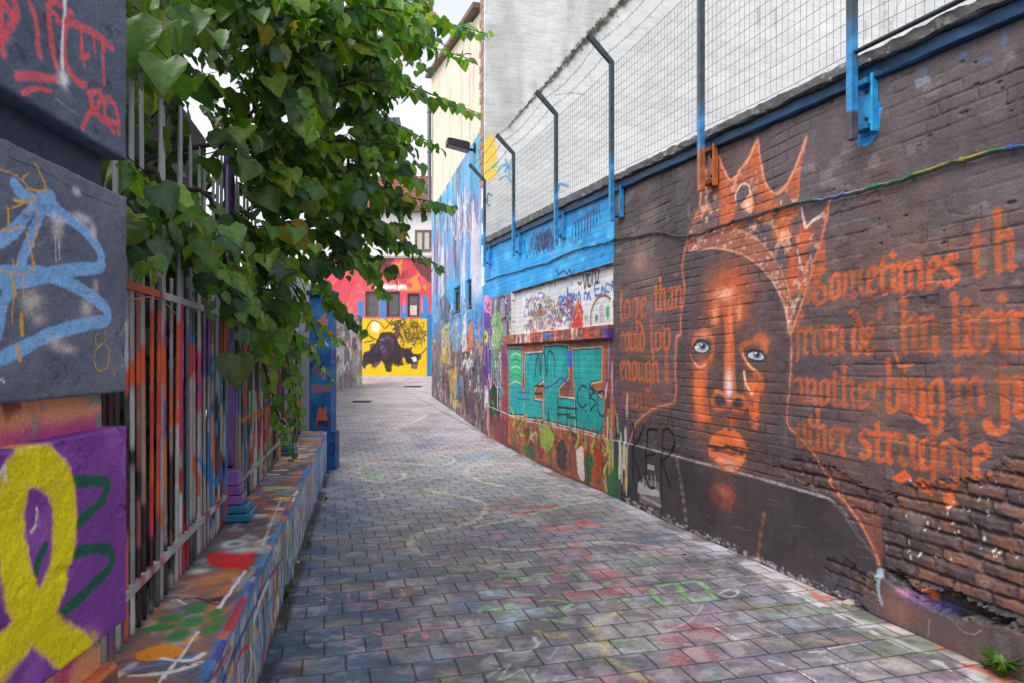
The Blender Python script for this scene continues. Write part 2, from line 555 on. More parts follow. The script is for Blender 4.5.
def blackletter(cv, word, u0, u1, base, xh, col, op=1.0, nib=0.16, grain=0.36, away=-1):
    """word from u0 to u1 along the wall (away = -1: u runs towards the viewer, as the text does)"""
    tot = sum(GL[ch][1] for ch in word)
    sx = (u1 - u0) / tot; x = 0
    nv = np.array([math.cos(math.radians(38)), math.sin(math.radians(38))]) * nib * 0.5
    for ch in word:
        st, wd = GL[ch]
        lsh = random.choice([.76, .86, 1.0, 1.0])
        for s in st:
            shade = lsh * random.uniform(.92, 1.05); cc = col if shade > .74 else (148, 80, 54)
            p = catmull(np.array(s), 3) if len(s) > 2 else np.array(s)
            for b in (-1, -.33, .33, 1):
                q = p + nv * b
                uv = np.stack([u0 + (x + q[:, 0]) * sx, base + q[:, 1] * xh], -1)
                cv.stroke_uv(uv, nib * xh * 0.36, cc, min(1, op * shade), 0.5, 0.35, grain)
        x += wd


# ================================================================ mural brick wall
GA = 1.18
u_of = lambda y: (7.85 - y) * A_L
ys = [7.85]
while ys[-1] > -1.2:
    y = ys[-1]
    ys.append(y - (0.0095 if y > 5.6 else 0.0062 if y > 3.0 else 0.012 if y > 2.4 else 0.06))
au = u_of(np.array(ys)); av = np.linspace(0, 1, 540) * 3.505
av = av
A = Canvas(A_O, A_U, ZUP, au, av, (82, 72, 75), GA, ratio=lambda u: ztop_y(7.85 - u / A_L) / 3.505)
A.wash((98, 88, 92), .5, 1.2, .45, .7, 2)
A.wash((62, 54, 57), .7, 1.7, .48, .68, 5)
A.wash((120, 85, 70), .25, 2.6, .52, .7, 9)
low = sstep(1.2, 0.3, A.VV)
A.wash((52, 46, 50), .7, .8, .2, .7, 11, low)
A.wash((130, 120, 124), .35, 7, .66, .74, 13)          # scuffs where paint has gone
# rusty haze behind the writing
DK = (66, 60, 66)
for (x, y, rx, ry, o) in ((905, 262, 110, 34, .5), (900, 330, 110, 40, .62), (880, 400, 100, 40, .6), (900, 450, 90, 34, .55), (850, 300, 40, 60, .4),
                          (1000, 330, 60, 60, .5), (985, 400, 60, 50, .4), (845, 480, 26, 36, .5), (640, 330, 26, 50, .55), (650, 375, 30, 40, .6), (635, 400, 26, 22, .6),
                          (640, 262, 20, 26, .35)):
    A.B(x, y, rx, ry, (118, 82, 66), o * .8, 2.2, .9)
for (x, y, rx, ry) in ((830, 318, 30, 8), (815, 368, 26, 12), (905, 362, 50, 8), (930, 300, 40, 6), (825, 415, 24, 10), (912, 425, 30, 9), (960, 392, 30, 9), (655, 345, 12, 5), (650, 362, 26, 4)):
    A.B(x, y, rx, ry, DK, .8, 2.0, .8)

OR, ORB, ORD, PK = (178, 89, 54), (188, 90, 50), (134, 74, 54), (226, 172, 150)
# --- crown
crown = [(689, 234), (691, 222), (699, 203), (703, 178), (708, 160), (713, 166), (718, 155), (723, 170), (729.5, 180), (738, 171), (748, 153), (756, 137), (760, 162),
         (764, 181), (772, 191), (783, 187), (792, 172), (800, 152), (806, 136), (803, 160), (800, 175), (798, 200), (801, 210), (806, 226), (818, 217), (829, 200),
         (824, 232), (812, 270), (801, 305), (791, 335), (786, 285), (772, 255), (754, 236), (733, 229), (710, 228)]
A.P(crown, (122, 88, 78), .8, 1.0, .3); A.PM(crown, (190, 96, 58), .8, 7, .48, .62, 70); A.PM(crown, (84, 74, 80), .8, 5, .52, .62, 72); A.PM(crown, (226, 180, 160), .6, 16, .58, .68, 73)
A.P([(703, 180), (709, 160), (718, 156), (730, 182), (742, 170), (756, 138), (762, 178), (774, 194), (762, 200), (744, 178), (736, 192), (730, 215), (724, 222), (716, 200), (712, 186)], OR, .85, 1.2, .5)
A.P([(774, 194), (790, 178), (800, 155), (806, 137), (801, 170), (797, 198), (793, 200), (786, 192)], OR, .8, 1.2, .5)
for p in ([(756, 139), (748, 158), (738, 172), (731, 190)], [(757, 140), (760, 162), (764, 181), (773, 193), (784, 188), (793, 172), (801, 152), (806, 138)],
          [(718, 157), (723, 171), (730, 180), (739, 171)], [(705, 168), (701, 188), (699, 203)]):
    A.S(p, 1.5, (236, 180, 150), .85, .5, .5, .5)
    A.S(p, 2.6, ORB, .5, .7, .5, .5)
A.B(742.6, 195.5, 8, 12, (88, 80, 88), 1, 3); A.S([(735, 205), (735, 193), (741, 184), (748, 186), (750, 200)], 1.1, (232, 190, 170), .8, .5, .4)
A.P([(739, 206), (745, 198), (751, 190), (754, 206), (750, 214)], (236, 150, 100), .85, 1); A.B(747, 205, 3, 5, (240, 215, 205), .9)
A.P([(724, 204), (734, 196), (736, 212), (730, 222), (722, 216)], ORB, .8, 1.5, .4)
for (x, y, rx, ry, c) in ((715, 203, 6, 5, (92, 84, 90)), (705, 208, 5, 5, (230, 150, 110)), (763, 200, 5, 4, (84, 74, 78)), (758, 206, 6, 5, OR), (768, 196, 5, 4, OR),
                          (781, 228, 9, 13, ORB), (781, 236, 5, 6, (240, 160, 110)), (803, 238, 8, 16, ORB), (802, 262, 6, 14, OR), (791, 262, 5, 16, ORB), (790, 284, 4, 14, OR),
                          (765, 228, 7, 7, (84, 74, 78)), (796, 222, 5, 8, (84, 76, 82)), (778, 255, 6, 8, (84, 76, 82)), (767, 218, 4, 3, (235, 110, 60)), (783, 300, 2, 10, OR)):
    A.B(x, y, rx, ry, c, .9, 3)
A.S([(801, 208), (803, 220), (806, 227), (812, 221), (819, 216)], 1.6, (226, 200, 195), .8, .5, .6, .4)
A.S([(797, 250), (799, 262), (801, 270)], 1.3, (220, 205, 205), .7, .5, .6, .4)
A.S([(829, 200), (823, 231), (811, 271), (801, 304), (790, 334)], 1.6, (222, 140, 100), .9, .4, .3)
A.S([(829, 200), (823, 231), (811, 271), (803, 300)], 2.6, ORD, .5, .6, .4)
A.P([(823, 232), (811, 272), (801, 305), (808, 304), (818, 286), (826, 262)], OR, .75, 1.4, .5)
A.S([(798, 173), (797, 199)], 1.6, OR, .8, .5, .4)
# --- headband
band = [(686, 241), (697, 233), (714, 228), (735, 230), (754, 237), (771, 255), (784, 281), (790, 307), (790, 333), (787, 333), (783, 306), (773, 283), (757, 264), (738, 253), (714, 248), (688, 251)]
A.P(band, (150, 92, 76), .95, .8)
for _ in range(230):
    k = random.random() * 9; i = int(k); f = k - i
    o = np.array(band[:8] + [(790, 325), (790, 333)]); q = np.array([(688, 251), (700, 249), (714, 248), (738, 253), (757, 264), (773, 283), (782, 303), (785, 315), (787, 325), (788, 333)])
    po = o[i] * (1 - f) + o[min(i + 1, 9)] * f; pi_ = q[i] * (1 - f) + q[min(i + 1, 9)] * f
    p = po + (pi_ - po) * random.random()
    A.B(p[0], p[1], 1.3, 1.5, random.choice([(206, 160, 138), (196, 128, 100), (222, 190, 176), (110, 68, 60), (180, 90, 60), (150, 92, 76)]), .75, 3, .3)
A.S([(688, 251), (714, 248), (738, 253), (757, 264), (773, 283), (784, 307), (788, 333)], 1.0, (214, 160, 136), .8, .5, .5)
A.S([(735, 229), (754, 237), (771, 255), (785, 281), (790.6, 307), (790, 335)], 1.0, (196, 132, 104), .7, .5, .5)
# --- outline of the head and shoulders
A.P([(688, 252), (714, 249), (738, 254), (757, 265), (772, 284), (783, 308), (788, 336), (788, 420), (800, 440), (820, 466), (846, 505), (870, 545), (876, 560), (840, 585), (700, 545), (628, 500), (630, 440), (645, 416), (672, 403), (676, 366), (680, 335), (683, 290)], (64, 57, 61), .55, 2.0, .3)
A.wash((58, 52, 56), .4, 3, .45, .65, 21, sstep(.75, .6, A.VV) * sstep(4.35, 4.2, A.UU))
for p, o in (([(689, 234), (686.5, 240), (682, 266), (684, 288), (681, 318), (680.5, 335)], .9), ([(680.5, 335), (676.5, 339), (675.5, 366), (676, 393), (671.6, 403.6), (657, 406.6), (645, 414), (634.7, 424), (628.6, 443.5), (626, 462)], .9),
             ([(790, 335), (790.6, 362), (789, 390), (787.6, 423), (798, 435), (812, 451), (824, 472), (834, 490), (847, 505), (858, 520), (868, 537), (876, 552), (879, 564)], 1)):
    A.S(p, 3.0, OR, .45, .9, .6, .5); A.S(p, 1.0, (210, 136, 100), o * .85, .5, .7, .4)
A.S([(847, 505), (860, 523), (869, 540), (877, 556)], .9, (214, 170, 150), .6, .4, .6, .4)
A.P([(838, 492), (880, 505), (884, 556), (878, 562), (866, 535), (848, 506)], (140, 80, 58), .55, 2, .5)
# --- face
for (x, y, rx, ry, o) in ((728, 290, 34, 40, .6), (703, 385, 16, 52, .55), (757, 395, 14, 46, .6), (729, 350, 20, 40, .35), (728, 448, 34, 36, .45), (725, 496, 24, 24, .5), (703, 340, 18, 18, .45), (757, 346, 18, 18, .45)):
    A.B(x, y, rx, ry, (112, 74, 62), o, 2.2, .7)
A.B(728.5, 288, 23, 25, (186, 88, 46), .95, 2.4, .6); A.B(716, 312, 9, 15, (196, 92, 48), .85, 2.2, .5); A.B(739, 312, 9, 15, (190, 88, 46), .85, 2.2, .5)
A.B(724, 294, 11, 7, (232, 160, 130), .85, 2.2, .5); A.B(715, 314, 3.6, 10, (236, 150, 112), .85); A.B(738.5, 312, 3.6, 9, (236, 150, 112), .85)
A.B(700, 318, 7, 3, ORD, .5); A.B(752, 322, 7, 3, ORD, .5)
A.P([(723, 306), (733, 306), (733.5, 330), (736, 380), (737, 395), (723, 395), (724.5, 370), (725, 330)], OR, .9, 1.4, .3)
A.B(730, 320, 3, 18, (232, 130, 80), .8); A.B(729, 352, 3, 24, (222, 110, 62), .8)
A.B(728.6, 384, 4.2, 16, (244, 190, 180), .95, 2.4, .3); A.B(728.6, 388, 2.4, 10, (236, 210, 212), .8)
# nose wings
A.S([(715, 393), (712.5, 402), (717, 409), (726, 408), (730, 404)], 3.0, OR, .9, .7, .3); A.S([(743, 397), (746, 405), (741, 411), (733, 409)], 3.0, OR, .85, .7, .3)
A.S([(716, 391), (723, 394), (729, 401), (737, 396), (744, 398)], 2.2, (222, 120, 70), .7, .8, .3)
A.B(721, 402, 5, 3.6, (58, 50, 54), 1, 3); A.B(737.5, 404.5, 5, 3.4, (58, 50, 54), 1, 3)
A.B(731, 421, 13, 8, ORD, .75, 2, .8); A.B(731, 420, 5, 6, OR, .7); A.B(713, 424, 12, 5, ORD, .45); A.B(706, 436, 5, 4, ORD, .4)
# cheeks
A.P([(694, 362), (709, 362), (707, 385), (709, 410), (711, 420), (705, 424), (698, 420), (694, 400)], OR, .9, 2.4, .3)
A.B(699, 395, 6, 28, (236, 122, 62), .9, 2.2, .4); A.B(704, 417, 7, 5, (230, 110, 56), .8)
A.B(691, 395, 3, 30, ORD, .4)
A.P([(744, 376), (748, 382), (760, 384), (764, 372), (765, 388), (759, 396), (760, 414), (757, 430), (752, 428), (750, 412), (747, 398), (744, 388)], OR, .92, 2.2, .3)
A.B(754, 388, 8, 8, (236, 118, 56), .85); A.B(755, 412, 4.5, 14, (230, 110, 52), .85); A.S([(744, 372), (746, 384), (752, 394)], 1.5, (246, 190, 160), .85, .6)
A.B(766, 400, 4, 24, (110, 76, 62), .4)
# eyes
A.S([(693, 345), (697, 334), (705, 331), (712, 338), (713.5, 350), (711, 360)], 3.0, OR, .8, .8, .4); A.B(703, 335, 9, 4, (226, 140, 110), .8)
A.S([(690, 354), (696, 364), (705, 363), (711, 356)], 1.6, OR, .9, .5, .4); A.B(700, 366, 9, 5, (200, 100, 60), .8); A.S([(693, 361), (699, 367), (706, 365)], 1.0, (240, 190, 170), .6, .6)
A.S([(741, 346), (750, 341), (760, 336), (766, 341), (766, 350)], 3.2, OR, .9, .7, .4); A.B(758, 341, 9, 4, (216, 112, 62), .8); A.B(763, 345, 3, 8, (222, 110, 56), .6)
A.S([(741, 350), (745, 360), (752, 370), (760, 377)], 3.2, OR, .9, .6, .4); A.S([(743, 354), (748, 364), (757, 372)], 1.1, (244, 190, 165), .7, .6)
for (x, y, rx, ry, sl) in ((701.6, 347, 8.2, 6.4, 0), (756, 355.5, 9.4, 5.6, .12)):
    e = [(x + rx * math.cos(t), y + ry * math.sin(t) + sl * rx * math.cos(t)) for t in np.linspace(0, 2 * PI, 14)[:-1]]
    A.P(e, (44, 40, 46), 1, .3)
    e = [(x + (rx - 1.2) * math.cos(t), y + .4 + (ry - 1.3) * math.sin(t) + sl * rx * math.cos(t)) for t in np.linspace(0, 2 * PI, 14)[:-1]]
    A.P(e, (184, 192, 202), 1, .4)
    A.B(x + 1.2, y - 1, 4.8, 5.2, (96, 112, 136), 1, 5, .1); A.B(x + 1.2, y - 1, 2.9, 3.4, (28, 30, 38), 1, 5, .1); A.B(x - .3, y - 2.4, 1.0, 1.0, (250, 252, 255), 1, 4, 0)
    A.S([(x - rx, y + .5 - sl * rx), (x - rx * .4, y - ry), (x + rx * .5, y - ry * .8 + sl * 4), (x + rx, y + 1 + sl * rx)], 1.2, (40, 34, 38), .9)
# lips and chin
A.P([(708, 446), (711, 437), (720, 430), (726, 428), (729, 431), (734, 429), (741, 436), (748, 449), (744, 462), (738, 470), (728, 471), (716, 463), (710, 456)], (204, 98, 52), .95, 1.6, .25)
A.B(716, 439, 6, 6, (226, 120, 70), .7); A.B(739, 441, 6, 6, (226, 120, 70), .7); A.B(726, 462, 12, 5, (226, 160, 136), .85, 2, .6); A.B(740, 457, 5, 6, (234, 140, 95), .7)
A.S([(709, 446), (716, 447), (722, 448), (728, 447), (735, 450), (742, 452), (754, 453)], 1.8, (52, 40, 42), 1, .4, .5)
A.S([(712, 450), (722, 451), (734, 454), (743, 455)], 1.2, (70, 48, 46), .8, .6, .5)
A.B(729, 430, 1.5, 3, (70, 50, 50), .8); A.S([(712, 458), (720, 467), (730, 473), (742, 474)], 1.6, ORD, .8, .6)
A.P([(711, 491), (716, 484), (728, 485), (736, 493), (735, 503), (730, 509), (722, 509), (714, 502)], (176, 82, 54), .9, 2.6, .2, True)
A.B(721, 491, 8, 5, (220, 140, 108), .7, 2, .3); A.B(723, 497, 13, 15, (126, 66, 52), .5)
# chains
for (p, n) in (([(678.5, 458), (682, 478), (685.5, 500), (688, 528)], 9), ([(766, 514), (763, 530), (760, 550), (757, 562)], 5)):
    A.S(p, 2.4, (150, 80, 58), .8, .5, .4)
    q = catmull(np.array(p), 6)
    for k in range(n):
        a = q[int(k * (len(q) - 1) / n)]; A.B(a[0], a[1] + 1, 1.8, 3.0, (232, 205, 190) if n == 9 else (220, 120, 70), .95, 3, .2)
A.B(690, 545, 5, 8, (150, 110, 90), .4)
# --- blackletter, four lines to the right of the head and three faint ones to the left
uA = lambda x, y=400: A.px(x, y)[0][0]
for (wd, x0, x1, bz, xh, c, o) in (("Sometimes", 813, 961, 2.0, .165, ORB, .95), ("t", 972, 986, 2.04, .19, ORB, .95), ("h", 995, 1018, 2.05, .19, ORB, .95),
                                   ("from", 795, 846, 1.63, .18, OR, .9), ("de", 851, 876, 1.63, .185, ORB, .9), ("'", 878, 884, 1.63, .185, ORB, .9), ("hn", 901, 941, 1.63, .20, OR, .9), ("livin", 953, 1040, 1.63, .20, OR, .95),
                                   ("another", 793, 882, 1.285, .165, OR, .75), ("bing", 886, 947, 1.28, .19, ORB, .85), ("to", 954, 986, 1.30, .19, OR, .9), ("jn", 1000, 1048, 1.31, .19, ORB, .9),
                                   ("other", 797, 850, .96, .175, OR, .8), ("struggle", 859, 993, .965, .175, ORB, .85)):
    blackletter(A, wd, uA(x0), uA(x1), bz, xh, c, o * .88)
for (wd, x0, x1, bz, xh, o) in (("love", 621, 649, 2.03, .2, .55), ("than", 655, 683, 2.08, .2, .6), ("could", 621, 646, 1.68, .2, .5), ("lov", 651, 672, 1.68, .2, .6), ("enough", 620, 660, 1.36, .2, .55), ("l", 664, 673, 1.36, .22, .55), ("nour", 622, 655, 1.06, .16, .3)):
    blackletter(A, wd, uA(x0), uA(x1), bz, xh, (196, 98, 54), o, .15)
tm_ = sstep(.0, .3, A.UU - 2.3) * sstep(.7, .8, A.VV) * sstep(2.5, 2.3, A.VV)
A.wash((92, 70, 62), .38, 4, .5, .7, 90, tm_); A.wash((66, 58, 62), .5, 14, .6, .68, 91, tm_, 34)
A.P([(892, 478), (905, 470), (913, 478), (900, 484)], (212, 92, 46), .85, 1.2); A.P([(911, 482), (928, 486), (936, 499), (922, 492)], (206, 92, 48), .8, 1.2)
A.P([(941, 494), (951, 492), (955, 504), (946, 512)], (212, 92, 46), .85, 1.2); A.P([(911, 415), (922, 412), (934, 424), (922, 424)], (206, 96, 50), .8, 1.2)
A.S([(893, 350), (897, 358), (899, 366), (912, 365)], 1.6, (200, 100, 55), .6, .5)
# --- smooth plaster at the foot, scratched white line along its top
plin = [(600, 436), (700, 462), (760, 478), (829, 497), (840, 510), (856, 534), (876, 560), (881, 576), (846, 548), (800, 530), (800, 690), (600, 690)]
pm = np.zeros(A.UU.shape); w, a_ = A.maskpoly(A.conv([(596, 435), (829, 498), (842, 510), (858, 534), (878, 558), (880, 576), (872, 588), (846, 556), (820, 640), (596, 640)])[0], .01); pm[w] = a_
A.wash((60, 53, 57), .8, 1.4, .2, .5, 30, pm); A.wash((48, 43, 48), .6, 2.4, .5, .65, 31, pm)
A.S([(606, 438), (680, 457), (760, 478), (829, 498)], .8, (168, 158, 158), .75, .6, .9, .6)
A.S([(829, 498), (842, 508), (858, 530)], .7, (150, 140, 140), .5, .6, .9, .6)
for _ in range(14):
    x = random.uniform(700, 860); y = 480 + (x - 700) * .25 + random.uniform(0, 50)
    A.S([(x, y), (x + random.uniform(5, 18), y + random.uniform(1, 6))], .35, (120, 112, 116), .4, .5)
# rendered kerb along the right-hand foot, with the dark hole above it
km = np.zeros(A.UU.shape); w, a_ = A.maskpoly(A.conv([(872, 570), (900, 590), (930, 608), (958, 621), (966, 614), (985, 624), (1010, 628), (1075, 650), (1500, 880), (1500, 1100), (1000, 760), (860, 600)])[0], .012); km[w] = a_
A.wash((92, 74, 72), .85, 2, .2, .6, 33, km)
hol = np.zeros(A.UU.shape); w, a_ = A.maskpoly(A.conv([(878, 566), (902, 584), (925, 604), (957, 620), (975, 618), (1002, 625), (1022, 627), (1010, 618), (985, 610), (950, 588), (920, 592), (900, 576)])[0], .03); hol[w] = a_
A.wash((26, 22, 26), .95, 2, -.1, .1, 34, hol); A.B(915, 598, 14, 6, (96, 70, 130), .8, 2, .9); A.B(940, 608, 12, 6, (50, 48, 110), .7, 2, .8); A.B(903, 592, 8, 4, (176, 120, 140), .6)
A.B(926, 594, 6, 6, (190, 105, 60), .9, 3)
A.S([(881, 572), (880, 590), (884, 604)], 2.2, (176, 196, 214), .7, .6, .9, .4)
for p in ([(958, 622), (964, 630), (976, 634), (984, 630)], [(930, 640), (932, 618)]): A.S(p, .5, (160, 150, 150), .5)
A.B(900, 610, 20, 14, (140, 92, 74), .5); A.B(846, 590, 30, 10, (78, 74, 98), .5)
# bare rough bricks
rough = np.zeros(A.UU.shape)
for pg, s in (([(880, 498), (900, 488), (960, 480), (1500, 430), (1500, 800), (1075, 648), (1010, 622), (960, 600), (900, 578), (884, 562), (886, 520)], 1.0), ([(770, 470), (800, 455), (838, 470), (880, 498), (872, 520), (845, 504), (826, 494)], .8),
              ([(826, 560), (846, 556), (876, 580), (880, 600), (850, 592), (828, 576)], .8), ([(990, 470), (1100, 420), (1500, 330), (1500, 500), (990, 490)], .6)):
    w, a_ = A.maskpoly(A.conv(pg)[0], .04); rough[w] = np.maximum(rough[w], a_ * s)
bw, bh = .235, .078
row = np.floor(A.VV / bh); uo = A.UU + (row % 2) * bw / 2 ; vo = A.VV + (fbm(A.UU * 1.6, A.VV * 1.6, 41, 2) - .5) * .03
row = np.floor(vo / bh); uo = A.UU + (row % 2) * bw / 2 + (_LAT[(row.astype(int) * 11) & 255, 3] - .5) * .12 + (fbm(A.UU * 3, A.VV * 3, 43, 2) - .5) * .06; cb = np.floor(uo / bw)
du = np.minimum(uo - cb * bw, (cb + 1) * bw - uo); dv = np.minimum(vo - row * bh, (row + 1) * bh - vo)
dd = np.minimum(du, dv); rnd = _LAT[(row.astype(int) * 7) & 255, (cb.astype(int) * 13) & 255]; rn2 = _LAT[(row.astype(int) * 3 + 9) & 255, (cb.astype(int) * 5 + 77) & 255]
edge = sstep(.0, .02, dd + (A.n2 - .5) * .014 + (A.n1 - .5) * .016)
rr = rough * sstep(.25, .5, fbm(A.UU * 3, A.VV * 3, 44, 3) + .12)
A.wash((122, 82, 58), .55, 2.4, .42, .62, 50, rough * edge * sstep(.25, .6, rnd)); A.wash((60, 52, 54), .8, 3, .35, .55, 51, rough * sstep(.5, .6, rn2))
A.wash((140, 90, 60), .35, 6, .5, .66, 53, rough * edge * sstep(.5, .8, rnd))
A.wash((150, 140, 132), .3, 30, .72, .76, 52, rough)
A.wash((124, 80, 56), .4, 1.5, .35, .65, 54, rough)
lay = A.c; g = (1 - rough * (1 - edge) * .28); lay *= g[..., None]
# relief: paint-filled joints, lumpy faces, deep joints where the render is gone
flat = np.maximum(pm, km * .9)
A.d += (-.0028 * (1 - sstep(.0, .016, dd)) * sstep(.45, .62, fbm(A.UU * 3, A.VV * 6, 60, 3)) + (rnd - .5) * .007 * sstep(.4, .6, fbm(A.UU * 1.5, A.VV * 2, 65, 2)) + (fbm(A.UU * 8, A.VV * 10, 61, 4) - .5) * .010) * (1 - flat)
A.d += (fbm(A.UU * 5, A.VV * 5, 62, 4) - .5) * .006 * flat + .016 * pm + .02 * km
A.d += rr * (-.020 * (1 - edge) - .016 * rnd + (fbm(A.UU * 14, A.VV * 16, 63, 4) - .5) * .026) - hol * .05
A.d += (fbm(A.UU * .7, A.VV * .7, 64, 2) - .5) * .04
# open cracks that follow the courses in patches
ck = (1 - sstep(.0025, .007, dd + (A.n2 - .5) * .004)) * sstep(.5, .6, fbm(A.UU * 2.2, A.VV * 4, 66, 4)) * (1 - flat) * (1 - rough)
A.d -= ck * .004; A.c *= (1 - .35 * ck)[..., None]
ck2 = (1 - sstep(.0, .03, np.abs(fbm(A.UU * 3, A.VV * 5, 67, 4) - .5))) * sstep(.6, .68, fbm(A.UU * 1.4, A.VV * 1.4, 68, 3)); A.d -= ck2 * .004
# chips and holes
for _ in range(30):
    x = random.uniform(800, 1024); y = random.uniform(60, 270)
    c, t = A.px(x, y); r = random.uniform(.006, .018); w = A.win(c - 2 * r, c + 2 * r)
    q = np.hypot((A.UU[w] - c[0]) / r * random.uniform(.4, 1), (A.VV[w] - c[1]) / r * 1.6) + (A.n2[w] - .5)
    a_ = sstep(1, .6, q); A.d[w] -= a_ * .008; A.c[w] *= (1 - .6 * a_)[..., None]
# orange drip left of the tag, black tag KER, pasted label remains
for p in ([(627, 440), (626, 462), (624, 490)],): A.S(p, 1.6, (196, 110, 80), .6, .5)
A.P([(640, 478), (660, 482), (662, 508), (640, 503)], (112, 104, 106), .8, .8); A.P([(648, 464), (655, 466), (655, 471), (648, 469)], (170, 164, 162), .7, .6)
A.P([(644, 486), (659, 490), (660, 494), (660, 497), (638, 493), (638, 483), (641, 480), (644, 482)], (178, 172, 168), .8, .5)
for x in (644, 648, 652, 656): A.S([(x, 476), (x, 487)], .7, (180, 172, 168), .7)
A.S([(643, 497), (661, 506)], 1.2, (178, 172, 168), .6, .6, .6)
A.S([(614, 440), (618, 425), (620, 440), (621, 462), (625, 477)], 1.0, (26, 24, 28), .95); A.S([(632, 424), (626, 446), (618, 470)], 1.0, (26, 24, 28), .95)
for p in ([(632.5, 424), (633, 450), (633.5, 479)], [(643, 426), (638, 438), (633, 450), (637, 466), (642, 482)], [(657, 430), (647, 430), (646, 440), (646, 455), (647, 478), (650, 487), (655, 488)], [(646, 456), (655, 454)],
          [(662, 430), (662, 462), (662.5, 498)], [(662, 431), (668, 429), (674, 438), (674, 446), (668, 457), (662, 461)], [(663, 461), (667, 474), (672, 487)]):
    A.S(p, 1.5, (12, 11, 13), .98, .3, .15)
A.S([(662, 497), (662.4, 515)], .6, (24, 22, 26), .8)
# runs and splashes at the joint with the next wall and along the ground
for _ in range(26):
    x = random.uniform(612, 628); y = random.uniform(385, 470)
    A.S([(x, y), (x + random.uniform(-1, 1), y + random.uniform(15, 50))], random.uniform(.8, 2.2), random.choice([(210, 214, 205), (230, 225, 200), (160, 170, 165), (200, 190, 60), (40, 90, 60), (120, 60, 110), (170, 190, 190)]), .75, .5, .5, .3)
A.P([(608, 470), (616, 455), (619, 500), (612, 498)], (22, 100, 56), .9, 1.4)
for _ in range(260):
    x = random.uniform(625, 860); t = (x - 600) * .448 + 490
    A.B(x, t - random.random() ** 2 * 6, random.uniform(.5, 1.6), random.uniform(.4, 1.3), random.choice([(210, 205, 205), (180, 176, 190), (160, 155, 150), (200, 180, 160)]), random.uniform(.2, .8), 2, .5)
for _ in range(40):
    x = random.uniform(900, 1020); y = random.uniform(480, 560)
    A.B(x, y, random.uniform(.6, 1.4), random.uniform(1, 3), (215, 210, 205), .7, 3, .3)
A.B(700, 178, 6, 12, (78, 150, 200), .0)
for (x, y, rx, ry) in ((881, 40, 3, 6), (922, 70, 5, 3), (1003, 38, 3, 10), (985, 60, 8, 3), (962, 55, 4, 4)): A.B(x, y, rx, ry, (70, 110, 160), .55, 2, .8)
A.P([(914, 80), (928, 75), (930, 82), (916, 89)], (120, 120, 140), .8, 1.2); A.B(640, 262, 8, 14, (190, 150, 130), .4); A.B(650, 215, 10, 10, (150, 120, 110), .35, 2, .9)
A.P([(856, 98), (872, 90), (882, 108), (879, 132), (868, 146), (857, 146)], (20, 140, 215), .9, 2.0)     # blue sprayed round the bracket
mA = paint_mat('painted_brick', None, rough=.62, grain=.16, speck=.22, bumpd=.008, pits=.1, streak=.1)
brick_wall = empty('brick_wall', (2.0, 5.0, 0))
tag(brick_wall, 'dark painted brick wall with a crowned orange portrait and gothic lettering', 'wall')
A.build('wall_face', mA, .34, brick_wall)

# ================================================================ coping, brackets, fence on the right wall
def on_wall(y, out=0.0, z=0.0):
    """point on the right-hand wall line at depth y, 'out' metres towards the alley"""
    if y <= 7.85: p = np.array([3.561 - .304 * y, y]); n = np.array([-.9567, -.2909])
    elif y <= 13.2: p = np.array([1.173 - .320 * (y - 7.85), y]); n = np.array([-.9524, -.3048])
    else: p = np.array([-.54 - .2494 * (y - 13.2), y]); n = np.array([-.970, -.242])
    q = p + n * out
    return np.array([q[0], q[1], z])


M_conc = plain('weathered_concrete', (.10, .10, .105), .9, .35, 6, .6, spots=(.32, .31, .29, 1), bdist=.012)
M_blue = plain('blue_paint', (.008, .05, .115), .55, .4, 5, .4, spots=(.03, .08, .16, 1), bdist=.006)  # corbel blue darkened, the coping's shadow put into the colour
M_bluebright = plain('bright_blue_paint', (.02, .30, .62), .5, .25, 7, .2)
M_steel = plain('painted_steel', (.035, .05, .06), .5, .3, 9, .15, .2)
M_wire = plain('galvanised_wire', (.14, .145, .15), .5, .2, 5, 0, .6)
M_black = plain('black_plastic', (.012, .012, .014), .45, .3, 9, .1)


def slab(y0, y1, out0, out1, dz0, dz1, name, mat, parent, n=22, jit=.006, bev=.008):
    """strip along the wall top following its slope; ragged like old coping"""
    mb = MB(); ys = np.linspace(y0, y1, n + 1)
    prof = []
    for i, y in enumerate(ys):
        zt = float(ztop_y(y)); j = lambda: random.uniform(-jit, jit)
        ring = [(out0, dz0), (out1 + j(), dz0 + j()), (out1 + bev + j(), dz0 + bev), (out1 + bev + j(), dz1 - bev + j()), (out1 + j(), dz1 + j()), (out0, dz1 + j())]
        prof.append([on_wall(y, o, zt + d) for o, d in ring])
    k = 6; vs = [p for r in prof for p in r]; fs = []
    for i in range(n):
        for a in range(k):
            b = (a + 1) % k
            fs.append((i * k + a, i * k + b, (i + 1) * k + b, (i + 1) * k + a))
    fs.append(tuple(range(k))); fs.append(tuple(n * k + a for a in range(k))[::-1])
    mb.add(vs, fs)
    return mb.build(name, mat, parent)


slab(-1.1, 7.84, -.30, .035, 0.0, .085, 'corbel_course', M_blue, brick_wall, 60)
cop = slab(-1.1, 7.84, -.32, .08, .088, .158, 'coping', M_conc, brick_wall, 130, .009)

